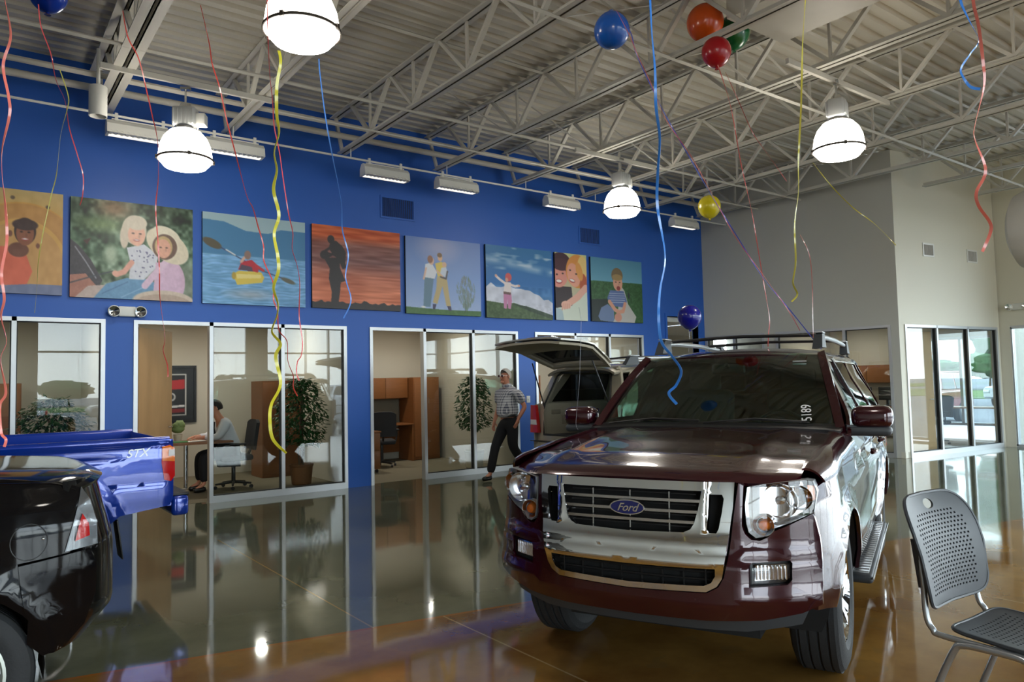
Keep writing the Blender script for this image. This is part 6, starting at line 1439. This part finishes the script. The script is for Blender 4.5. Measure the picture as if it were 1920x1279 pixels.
def screen(label, loc, rz):
    t = pt('computer_monitor', label, 'monitor', loc, rz, 'flat office monitors')
    m = MB(); m.box((0, 0, .30), (.40, .035, .32), bev=.01); m.build('bezel', M_black, t)
    m = MB(); m.box((0, -.019, .30), (.36, .002, .28)); m.build('screen', M_shade, t, smooth=False)
    m = MB(); m.box((0, .03, .12), (.05, .03, .2)); m.box((0, .02, .01), (.22, .18, .02), bev=.008); m.build('stand', M_black, t); return t
screen('black flat monitor on the seated man\'s desk next to the open door', (2.38, 11.95, .755), R(-68))
p_ = pt('desk_papers', 'loose papers and a folder on the seated man\'s desk', 'papers', (2.78, 11.66, .756))
m = MB(); m.box((0, 0, .004), (.3, .21, .004), rz=.3); m.build('sheet', M_paper, p_, smooth=False)
m = MB(); m.box((-.2, .02, .004), (.22, .28, .006), rz=-.2); m.build('folder', mat('green_folder', rgb(60, 120, 60), .6), p_, smooth=False)
t = pt('small_desk_plant', 'small round green plant on the seated man\'s desk', 'plant', (2.62, 11.98, .756))
m = MB(); m.lathe([(0, 0), (.05, 0), (.065, .1), (.05, .1), (0, .09)], 16); m.build('pot', M_pot2, t); crown_mesh(4, .11, .10, 2).build('foliage', mat('pale_leaf', rgb(120, 140, 84), .7), t, loc=(0, 0, .2), ang=180)
# framed poster
pc = at(332, 710, 1, 13.88); t = pt('framed_poster', 'black framed car poster on the wall behind the open wooden door', 'poster', (pc[0]-.04, 13.9, 1.45))
m = MB()
for a in ((-.36, -.03, -.50, .36, 0, -.46), (-.36, -.03, .46, .36, 0, .50), (-.36, -.03, -.46, -.32, 0, .46), (.32, -.03, -.46, .36, 0, .46)): m.box2(a[:3], a[3:])
m.build('frame', M_frame, t, smooth=False)
A = Art(60, 84, 11); A.grad([(0, (26, 28, 30)), (1, (22, 24, 26))]); A.poly([(.2, .12), (.8, .12), (.8, .9), (.2, .9)], (190, 190, 184)); A.poly([(.23, .14), (.77, .14), (.77, .88), (.23, .88)], (24, 22, 26)); A.poly([(.24, .25), (.76, .22), (.76, .4), (.24, .42)], (176, 34, 36)); A.ell(.42, .55, .11, .08, (190, 190, 190)); A.ell(.42, .55, .07, .05, (40, 40, 44)); A.poly([(.24, .72), (.76, .70), (.76, .74), (.24, .76)], (210, 210, 210)); A.poly([(.24, .78), (.76, .77), (.76, .84), (.24, .85)], (120, 30, 34))
print_mesh(A, -.32, .32, -.46, .46, -.012, t, 'poster_print')
t = pt('framed_poster', 'framed print on the back wall of the office behind the raised tailgate', 'poster', (10.7, 13.9, 1.5))
m = MB(); m.box2((-.4, -.03, -.3), (.4, 0, .3)); m.build('frame', M_frame, t, smooth=False); print_mesh(art_sunset(), -.36, .36, -.26, .26, -.032, t, 'poster_print')
# east office: shelf cabinet, desk, chair, computers, door
t = pt('wall_cabinet', 'cherry wood wall cabinet in the corner office', 'cabinet', (18.2, 9.45, 1.34), R(-90))
m = MB(); m.box((0, 0, .2), (1.7, .34, .44)); m.build('cabinet_body', M_wood, t, smooth=False)
for k in range(2): m = MB(); m.box((-.42+.84*k, -.178, .2), (.83, .016, .42), bev=.003); m.build('cabinet_door', M_wood, t)
t = pt('desk', 'cherry wood desk with dark equipment in the corner office', 'desk', (18.0, 9.6, .004), R(-90)); m = MB(); m.box((0, 0, .74), (1.9, .7, .03)); m.build('desktop', M_wood, t, smooth=False)
for s in (-1, 1): m = MB(); m.box((s*.93, 0, .36), (.03, .66, .72)); m.build('side_panel', M_wood, t, smooth=False)
screen('dark monitor on the corner office desk, seen past the SUV mirror', (17.9, 9.5, .76), R(-70)); screen('second dark monitor on the corner office desk', (17.95, 8.95, .76), R(-95))
office_chair('black swivel chair in the corner office near the glass', (16.7, 7.35, .006), R(160))
cq = C2[0]+.25, C2[1]+.25
door_leaf('pale birch door standing open in the corner office', (14.75, 7.02), R(-15), w=.80)
t = pt('window_desk', 'long pale desk under the corner office windows', 'desk', (18.08, 7.45, .004)); m = MB(); m.box((0, 0, .74), (.55, 2.0, .03)); m.build('desktop', M_birch, t, smooth=False)
for s in (-1, 1): m = MB(); m.box((0, s*.97, .36), (.5, .03, .72)); m.build('side_panel', M_birch, t, smooth=False)
# recessed round office downlights
M_panel = mat('lit_downlight', (.9, .9, .9), .4, emit=(1, .92, .80), es=4.0)
def downlight(x, y, lb, w_):
    t = pt('ceiling_light', 'round recessed downlight of the '+lb, 'light', (x, y, 2.748), 0, 'recessed office downlights')
    m = MB(); m.lathe([(.075, -.004), (.11, -.012), (.12, 0), (.075, 0)], 28); m.build('trim_ring', M_white, t)
    m = MB(); m.lathe([(0, -.003), (.076, -.003)], 24); m.build('lamp_face', M_panel, t)
    l = bpy.data.lights.new('downlight', 'AREA'); l.shape = 'DISK'; l.size = .14; l.energy = w_; l.color = (1, .93, .82)
    o = bpy.data.objects.new('downlight_lamp', l); COL.objects.link(o); o.parent = t; o.location = (0, 0, -.02); return t
for lb, pts_, w_ in (('leftmost office', [(-.8, 12.3), (.6, 12.3)], 9), ('seated man\'s office', [(2.4, 12.6), (4.0, 12.4)], 11), ('office left of the walking man', [(5.6, 12.5), (7.2, 12.5)], 11), ('office behind the raised tailgate', [(8.9, 12.2), (10.5, 12.2)], 12), ('passage at the far end', [(12.3, 12.2)], 9), ('corner office', [(15.2, 8.8), (17.2, 9.6)], 12)):
    for j, (x, y) in enumerate(pts_): downlight(x, y, lb+(', left one' if j == 0 else ', right one') if len(pts_) > 1 else lb, w_)
# cupboard by the far opening
t = pt('cabinet', 'pale shelf unit beyond the far opening in the blue wall', 'cabinet', (12.4, 13.4, .004)); m = MB(); m.box((0, 0, .95), (.9, .5, 1.9)); m.build('cabinet_body', M_birch, t, smooth=False)

# ================================================================ STACKING CHAIR, LOWER RIGHT
M_chairp = mat('charcoal_moulded_plastic', rgb(50, 54, 59), .42, bump=.05, bscale=400); M_leg = mat('silver_tube', rgb(176, 180, 184), .3, .7)
def stack_chair():
    base = atd(1752, 1140, 3.02); ang = YAW
    # local frame: x = sitter's forward, y = towards the left of the sitter, origin on the floor below the seat centre
    fw = CR*math.cos(R(55))-CF*math.sin(R(55)); th = math.atan2(fw[1], fw[0])
    c0 = atd(1803, 1135, 3.12); ox = c0[0]+fw[0]*.22; oy = c0[1]+fw[1]*.22
    t = pt('stacking_chair', 'charcoal perforated plastic stacking chair with silver tube legs', 'chair', (ox, oy, 0), th); t.scale = (1.07, 1.07, 1.07)
    W_ = .23
    def back(u, v):   # u 0..1 across, v 0..1 up
        a = 2*u-1; z = .52+.41*v; hw = .232+.024*math.sin(v*math.pi*.8)
        x = -.20-.035*math.sin(v*math.pi*.9)*-1-.11*v+.035*(1-a*a)*-1
        return (x, a*hw, z)
    # perforated shell: plate with real holes
    ol = []
    for k in range(40):
        a = 2*math.pi*k/40; c, s = math.cos(a), math.sin(a); e = .36
        ol.append((.5+.5*math.copysign(abs(c)**e, c), .5+.5*math.copysign(abs(s)**(.22 if s < 0 else .55), s)))
    holes = []
    oval = [(.5+.075*math.cos(2*math.pi*k/20), .90+.048*math.sin(2*math.pi*k/20)) for k in range(20)]
    holes.append(oval[::-1])
    nx, ny = 17, 19
    for j in range(ny):
        for i in range(nx+(j % 2)):
            u = .14+.72*(i-(0.5 if j % 2 else 0))/(nx-1); v = .12+.70*j/(ny-1)
            if u < .13 or u > .87 or ((u-.5)**2/.42**2+(max(0, v-.55))**2/.36**2) > 1.02: continue
            holes.append([(u+.0150*math.cos(math.pi*(k+.5)/2), v+.0125*math.sin(math.pi*(k+.5)/2)) for k in range(3, -1, -1)])
    m = MB(); m.plate(ol, back, .008, holes=holes, step=0.1, dirv=(1, 0, 0)); bk = m.build('backrest', M_chairp, t)
    m = MB(); n_ = len(ol); m.tube([Vector(back(*q))+Vector((-.004, 0, 0)) for q in ol], .0075, 6, close=True); m.build('backrest_rim', M_chairp, bk)
    def seat(u, v):
        a = 2*u-1; x = -.17+.42*v; hw = .21+.015*v; z = .455-.012*(1-a*a)+.0*v-.035*max(0, v-.8)**2*20+.02*(1-v)**3
        return (x, a*hw, z)
    hs = []
    for j in range(15):
        for i in range(15+(j % 2)):
            u = .14+.72*(i-(0.5 if j % 2 else 0))/14; v = .14+.66*j/14
            if u < .13 or u > .87: continue
            hs.append([(u+.0130*math.cos(math.pi*(k+.5)/2), v+.0130*math.sin(math.pi*(k+.5)/2)) for k in range(3, -1, -1)])
    m = MB(); m.plate(ol, seat, .009, holes=hs, step=.1, dirv=(0, 0, 1)); st = m.build('seat', M_chairp, t)
    m = MB(); m.tube([Vector(seat(*q))+Vector((0, 0, -.005)) for q in ol], .008, 6, close=True); m.build('seat_rim', M_chairp, st)
    for s in (-1, 1):
        y = s*.215
        m = MB(); m.tube(catmull([(-.262, s*.205, .74), (-.245, s*.21, .62), (-.238, s*.213, .50), (-.215, y, .452), (-.17, y, .436), (.15, y, .432), (.20, y, .432)], 6), .0115, 12); m.build('side_rail', M_leg, t)
        m = MB(); m.tube(catmull([(.27, s*.235, .0), (.20, s*.232, .20), (.13, s*.228, .39), (.09, s*.226, .425), (.02, s*.226, .43)], 6), .0125, 12); m.build('leg', M_leg, t)
        m = MB(); m.tube(catmull([(-.30, s*.245, .0), (-.22, s*.238, .20), (-.14, s*.23, .39), (-.10, s*.228, .425), (.02, s*.226, .43)], 6), .0125, 12); m.build('leg', M_leg, t)
        for x, y_ in ((.272, s*.235), (-.302, s*.245)): m = MB(); m.lathe([(0, 0), (.017, 0), (.017, .03), (0, .03)], 12, (x, y_, 0)); m.build('foot_cap', M_black, t)
        m = MB(); m.tube([(-.249, s*.207, .60), (-.272, s*.205, .78)], .015, 8); m.build('back_sleeve', M_chairp, t)
    return t
stack_chair()

# ================================================================ PEOPLE
M_skin = mat('skin', rgb(206, 140, 112), .5, bump=.05); M_grey = mat('grey_hair', rgb(188, 182, 172), .7, noise=(60, .25)); M_darkhair = mat('dark_hair', rgb(34, 26, 24), .6)
M_trous = mat('black_trousers', rgb(26, 26, 30), .85); M_shoe = mat('black_shoe_leather', rgb(16, 14, 14), .35); M_shirtw = mat('white_shirt', rgb(214, 214, 220), .8)
def plaid():
    m = bpy.data.materials.new('plaid_shirt'); m.use_nodes = True; nt = m.node_tree; b_ = nt.nodes['Principled BSDF']; L = nt.links.new
    tc_ = nt.nodes.new('ShaderNodeTexCoord'); s = nt.nodes.new('ShaderNodeSeparateXYZ'); L(tc_.outputs['Object'], s.inputs[0])
    def stripe(o, per, w):
        a = nt.nodes.new('ShaderNodeMath'); a.operation = 'PINGPONG'; L(o, a.inputs[0]); a.inputs[1].default_value = per/2
        c = nt.nodes.new('ShaderNodeMath'); c.operation = 'LESS_THAN'; L(a.outputs[0], c.inputs[0]); c.inputs[1].default_value = w/2; return c.outputs[0]
    def mul(a, b2, op='MULTIPLY'):
        n = nt.nodes.new('ShaderNodeMath'); n.operation = op
        for i, q in enumerate((a, b2)):
            if hasattr(q, 'type'): L(q, n.inputs[i])
            else: n.inputs[i].default_value = q
        return n.outputs[0]
    xy = mul(s.outputs['X'], s.outputs['Y'], 'ADD')
    f = mul(mul(stripe(s.outputs['Z'], .042, .014), stripe(xy, .042, .014), 'ADD'), .5)
    mx = nt.nodes.new('ShaderNodeMix'); mx.data_type = 'RGBA'; L(f, mx.inputs[0]); mx.inputs[6].default_value = (*rgb(216, 216, 220), 1); mx.inputs[7].default_value = (*rgb(60, 66, 92), 1); L(mx.outputs[2], b_.inputs['Base Color']); b_.inputs['Roughness'].default_value = .85; return m
M_plaid = plaid()
def skinmesh(name, nodes, edges, material, parent, sub=2, root=0):
    "one continuous surface grown round a skeleton: nodes = {key: (x, y, z, rx[, ry])}"
    ks = list(nodes); ix = {k: i for i, k in enumerate(ks)}
    me = bpy.data.meshes.new(name); me.from_pydata([nodes[k][:3] for k in ks], [(ix[a], ix[b_]) for a, b_ in edges], [])
    o = bpy.data.objects.new(name, me); COL.objects.link(o); sk = o.modifiers.new('skin', 'SKIN'); sk.use_smooth_shade = True; sk.branch_smoothing = .6
    for i, k in enumerate(ks):
        d = me.skin_vertices[0].data[i]; r_ = nodes[k][3:]; d.radius = (r_[0], r_[-1]); d.use_root = (i == root)
    ss = o.modifiers.new('sub', 'SUBSURF'); ss.levels = sub; ss.render_levels = sub
    dg = bpy.context.evaluated_depsgraph_get(); ev = o.evaluated_get(dg); nm = bpy.data.meshes.new_from_object(ev); o.modifiers.clear(); o.data = nm
    nm.materials.clear(); nm.materials.append(material); nm.polygons.foreach_set('use_smooth', [True]*len(nm.polygons)); o.parent = parent; return o
def chain(*ks): return list(zip(ks, ks[1:]))
def hand(N, E, pre, wrist, dirv, palmn, s=1.0, curl=.5, thumb=1):
    "palm, four unequal fingers and a side thumb hung on a wrist node"
    d = Vector(dirv).normalized(); n = Vector(palmn).normalized(); a = d.cross(n).normalized(); w = Vector(N[wrist][:3])
    p = w+d*.055; N[pre+'palm'] = (*p, .024, .036); E.append((wrist, pre+'palm'))
    for i, (off, L) in enumerate(((.027, .072), (.009, .082), (-.010, .076), (-.027, .060))):
        b0 = p+d*.040+a*off; b1 = b0+(d*(1-curl*.3)+n*curl*.5)*L*.55; b2 = b1+(d*(1-curl)+n*curl)*L*.5
        for j, (q, r_) in enumerate(((b0, .0095), (b1, .0085), (b2, .0075))): N[f'{pre}f{i}{j}'] = (*q, r_)
        E += [(pre+'palm', f'{pre}f{i}0'), (f'{pre}f{i}0', f'{pre}f{i}1'), (f'{pre}f{i}1', f'{pre}f{i}2')]
    t0 = w+d*.025+a*.030*thumb; t1 = t0+(d*.6+a*thumb*.6+n*.3).normalized()*.032; t2 = t1+(d*.9+n*.4).normalized()*.028
    for j, (q, r_) in enumerate(((t0, .012), (t1, .0105), (t2, .009))): N[f'{pre}t{j}'] = (*q, r_)
    E += [(pre+'palm', pre+'t0'), (pre+'t0', pre+'t1'), (pre+'t1', pre+'t2')]
def head_parts(par, c, fwd=(1, 0, 0), hair=M_darkhair, glasses=False, bald=0.0, r_=.098):
    c = Vector(c); f = Vector(fwd).normalized(); l = Vector((0, 0, 1)).cross(f).normalized(); u = f.cross(l)
    q = Matrix((f, l, u)).transposed()
    m = MB()
    for i in range(13):
        pass
    # hair cap: shell over the back and top of the skull
    n, k = 28, 14; V = []; F_ = []
    for i in range(k+1):
        for j in range(n):
            b_ = 2*math.pi*j/n; am = math.pi*(.62-.40*max(0, math.cos(b_))**.5); a = am*i/k; x, y, z = math.sin(a)*math.cos(b_), math.sin(a)*math.sin(b_), math.cos(a)
            lim = .40 if x > .3 else 1.0
            rr = r_*1.04*(1+.02*math.sin(9*b_)); zz = z
            V.append(c+q @ Vector((x*rr*1.04-.006, y*rr*.88, zz*rr*1.20+.012)))
    for i in range(k): F_ += [(i*n+j, (i+1)*n+j, (i+1)*n+(j+1) % n, i*n+(j+1) % n) for j in range(n)]
    m.add(V, F_); m.build('hair', hair, par, ang=180)
    m = MB()
    for s in (-1, 1):
        m.ell(c+q @ Vector((.086, s*.034, .012)), (.012, .014, .009), 12, 8, q)
    m.build('eye', M_paper, par)
    m = MB()
    for s in (-1, 1): m.ell(c+q @ Vector((.096, s*.034, .012)), (.004, .006, .006), 10, 6, q)
    m.build('iris', M_black, par)
    m = MB()
    for s in (-1, 1): m.tube([c+q @ Vector((.092, s*.018, .033)), c+q @ Vector((.092, s*.050, .030))], .004, 6)
    m.build('eyebrow', hair, par)
    m = MB(); m.tube([c+q @ Vector((.090, -.024, -.052)), c+q @ Vector((.098, 0, -.054)), c+q @ Vector((.090, .024, -.052))], .0055, 6); m.build('lips', mat('lips', rgb(164, 84, 76), .5) if 'lips' not in MATS else MATS['lips'], par)
    if glasses:
        m = MB()
        for s in (-1, 1):
            m.tube([c+q @ Vector((.108, s*.034+.024*math.cos(t_), .010+.019*math.sin(t_))) for t_ in [2*math.pi*j/18 for j in range(18)]], .0022, 5, close=True)
            m.tube([c+q @ Vector((.108, s*.058, .014)), c+q @ Vector((.0, s*.088, .012))], .002, 5)
        m.tube([c+q @ Vector((.108, -.010, .014)), c+q @ Vector((.108, .010, .014))], .002, 5); gl = m.build('glasses', M_satin, par)
        m = MB()
        for s in (-1, 1): m.ell(c+q @ Vector((.108, s*.034, .010)), (.0015, .023, .018), 14, 6, q)
        m.build('glasses_lens', mat('tinted_lens', rgb(96, 60, 60), .1) if 'tinted_lens' not in MATS else MATS['tinted_lens'], gl)
def head_nodes(N, c, f=(1, 0, 0), r_=.098):
    c = Vector(c); f = Vector(f).normalized(); N['head0'] = (*(c+Vector((0, 0, -.045))+f*.012), r_*.66, r_*.72); N['head1'] = (*(c+Vector((0, 0, .03))), r_*.92, r_*.80); N['head2'] = (*(c+Vector((0, 0, .09))-f*.008), r_*.58, r_*.52)
def add_face(par, c, f, material):
    c = Vector(c); f = Vector(f).normalized(); l = Vector((0, 0, 1)).cross(f).normalized(); q = Matrix((f, l, f.cross(l))).transposed(); m = MB()
    m.ell(c+q @ Vector((.100, 0, -.014)), (.020, .013, .026), 14, 8, q); m.ell(c+q @ Vector((.072, 0, -.085)), (.026, .030, .022), 14, 8, q); o = m.build('nose_and_chin', material, par, ang=180)
    for s in (-1, 1): m = MB(); m.ell(c+q @ Vector((.0, s*.083, .0)), (.020, .009, .032), 12, 8, q); m.build('ear', material, par, ang=180)
# --- walking man
wf = at(925, 903, 2, 0.0)
man = thing('person', 'grey haired man walking in a white plaid shirt and black trousers', 'person', (6.98, 9.50, 0), R(190))
N = {'pelvis': (0, 0, .96, .10, .12), 'waist': (0, 0, 1.08, .115, .14), 'chest': (.01, 0, 1.27, .125, .165), 'collar': (.0, 0, 1.42, .05, .06), 'neck': (.015, 0, 1.48, .055)}
E_ = chain('pelvis', 'waist', 'chest', 'collar', 'neck', 'head0', 'head1', 'head2'); head_nodes(N, (.05, 0, 1.60))
for s, p in ((1, 'l'), (-1, 'r')):
    N[p+'sh'] = (-.0, s*.175, 1.385, .042); E_.append(('collar', p+'sh'))
N['lel'] = (-.09, .285, 1.14, .043); N['lwr'] = (.02, .235, .955, .029); N['rel'] = (-.06, -.265, 1.13, .043); N['rwr'] = (.04, -.275, .90, .029)
E_ += chain('lsh', 'lel', 'lwr')+chain('rsh', 'rel', 'rwr')
hand(N, E_, 'lh', 'lwr', (.35, -.15, -.93), (0, -1, 0), curl=.4, thumb=1); hand(N, E_, 'rh', 'rwr', (.25, 0, -.97), (0, 1, 0), curl=.5, thumb=-1)
for s, p, kn, an in ((1, 'l', (.02, .10, .52), (-.30, .10, .13)), (-1, 'r', (.22, -.09, .52), (.34, -.09, .10))):
    N[p+'hip'] = (0, s*.09, .90, .07); N[p+'kn'] = (*kn, .05); N[p+'an'] = (*an, .034); fo = (an[0]+.14, an[1], .045 if p == 'r' else .05); N[p+'toe'] = (*fo, .024)
    E_ += [('pelvis', p+'hip')]+chain(p+'hip', p+'kn', p+'an', p+'toe')
skinmesh('body', N, E_, M_skin, man)
S = {k: N[k] for k in ('waist', 'chest', 'collar')}; S = {'pelvis': (0, 0, .965, .17, .205), 'waist': (0.02, 0, 1.09, .18, .205), 'chest': (.01, 0, 1.27, .165, .21), 'collar': (0, 0, 1.41, .11, .15), 'neckb': (.012, 0, 1.475, .074), 'lsh': (0, .19, 1.395, .088), 'rsh': (0, -.19, 1.395, .088), 'lsl': (-.07, .265, 1.19, .080), 'rsl': (-.048, -.25, 1.18, .080)}
skinmesh('shirt', S, chain('pelvis', 'waist', 'chest', 'collar', 'neckb')+[('collar', 'lsh'), ('collar', 'rsh'), ('lsh', 'lsl'), ('rsh', 'rsl')], M_plaid, man)
T_ = {'pelvis': (0, 0, .93, .165, .195), 'top': (0, 0, 1.03, .155, .185)}; e2 = [('pelvis', 'top')]
for p in 'lr':
    T_[p+'hip'] = (*N[p+'hip'][:2], .84, .12); T_[p+'kn'] = (*N[p+'kn'][:3], .078); a_ = N[p+'an']; T_[p+'an'] = (a_[0], a_[1], a_[2]+.01, .070); e2 += [('pelvis', p+'hip')]+chain(p+'hip', p+'kn', p+'an')
skinmesh('trousers', T_, e2, M_trous, man)
for p in 'lr':
    a_ = N[p+'an']; zz = .05
    sh = {'heel': (a_[0]-.03, a_[1], a_[2]-.055 if p == 'r' else .085, .038), 'mid': (a_[0]+.07, a_[1], .050, .042), 'toe': (a_[0]+.17, a_[1], .040, .036)}
    skinmesh('shoe', sh, chain('heel', 'mid', 'toe'), M_shoe, man, root=1)
m = MB(); m.lathe([(.150, 0), (.153, .005), (.153, .035), (.150, .04)], 28); m.v = [(v[0]*.93+.005, v[1]*1.13, v[2]+.985) for v in m.v]; m.build('belt', M_black, man)
m = MB(); m.lathe([(.075, -.03), (.082, .0), (.070, .035), (.060, .038), (.062, .0)], 24, (.018, 0, 1.475)); m.build('collar', M_plaid, man)
head_parts(man, (.05, 0, 1.62), (1, .0, 0), M_grey, True, .15); add_face(man, (.05, 0, 1.62), (1, 0, 0), M_skin)
# --- seated man
sm = thing('person', 'dark haired man in a white shirt and tie seated at the office desk', 'person', (3.32, 11.72, 0), R(180))
N = {'pelvis': (0, 0, .56, .10, .12), 'waist': (.03, 0, .68, .11, .13), 'chest': (.09, 0, .88, .125, .165), 'collar': (.14, 0, 1.03, .05, .06), 'neck': (.17, 0, 1.10, .052)}
E_ = chain('pelvis', 'waist', 'chest', 'collar', 'neck', 'head0', 'head1', 'head2'); head_nodes(N, (.23, 0, 1.22))
for s, p in ((1, 'l'), (-1, 'r')):
    N[p+'sh'] = (.12, s*.175, 1.0, .042); N[p+'el'] = (.26, s*.25, .80, .043); N[p+'wr'] = (.46, s*.13, .815, .029); E_ += [('collar', p+'sh')]+chain(p+'sh', p+'el', p+'wr'); hand(N, E_, p+'h', p+'wr', (.95, -s*.2, -.12), (0, 0, -1), curl=.45, thumb=-s)
    N[p+'hip'] = (.02, s*.09, .53, .07); N[p+'kn'] = (.44, s*.12, .52, .05); N[p+'an'] = (.42, s*.13, .12, .034); N[p+'toe'] = (.56, s*.14, .045, .024); E_ += [('pelvis', p+'hip')]+chain(p+'hip', p+'kn', p+'an', p+'toe')
skinmesh('body', N, E_, M_skin, sm)
S = {'pelvis': (0, 0, .60, .15, .18), 'waist': (.03, 0, .70, .148, .175), 'chest': (.09, 0, .88, .145, .185), 'collar': (.14, 0, 1.035, .085, .115), 'neckb': (.16, 0, 1.07, .066)}
e2 = chain('pelvis', 'waist', 'chest', 'collar', 'neckb')
for s, p in ((1, 'l'), (-1, 'r')): S[p+'sh'] = (.12, s*.20, 1.0, .090); S[p+'el'] = (.26, s*.25, .80, .060); S[p+'wr'] = (.43, s*.145, .812, .042); e2 += [('collar', p+'sh')]+chain(p+'sh', p+'el', p+'wr')
skinmesh('shirt', S, e2, M_shirtw, sm)
T_ = {'pelvis': (0, 0, .575, .16, .19)}; e2 = []
for s, p in ((1, 'l'), (-1, 'r')): T_[p+'hip'] = (.04, s*.09, .545, .12); T_[p+'kn'] = (.44, s*.12, .53, .078); T_[p+'an'] = (.42, s*.13, .14, .062); e2 += [('pelvis', p+'hip')]+chain(p+'hip', p+'kn', p+'an')
skinmesh('trousers', T_, e2, M_trous, sm)
for s in (1, -1): skinmesh('shoe', {'heel': (.39, s*.13, .05, .038), 'mid': (.48, s*.135, .045, .042), 'toe': (.58, s*.14, .040, .036)}, chain('heel', 'mid', 'toe'), M_shoe, sm, root=1)
m = MB(); m.tube([(.245, 0, 1.03), (.26, 0, .93), (.235, 0, .80), (.20, 0, .72)], [.018, .024, .032, .02], 8); m.build('tie', M_black, sm)
head_parts(sm, (.23, 0, 1.235), (1, 0, -.25), M_darkhair); add_face(sm, (.23, 0, 1.235), (1, 0, -.25), M_skin)
office_chair('black swivel chair under the seated man', (3.36, 11.72, 0.004), R(180))
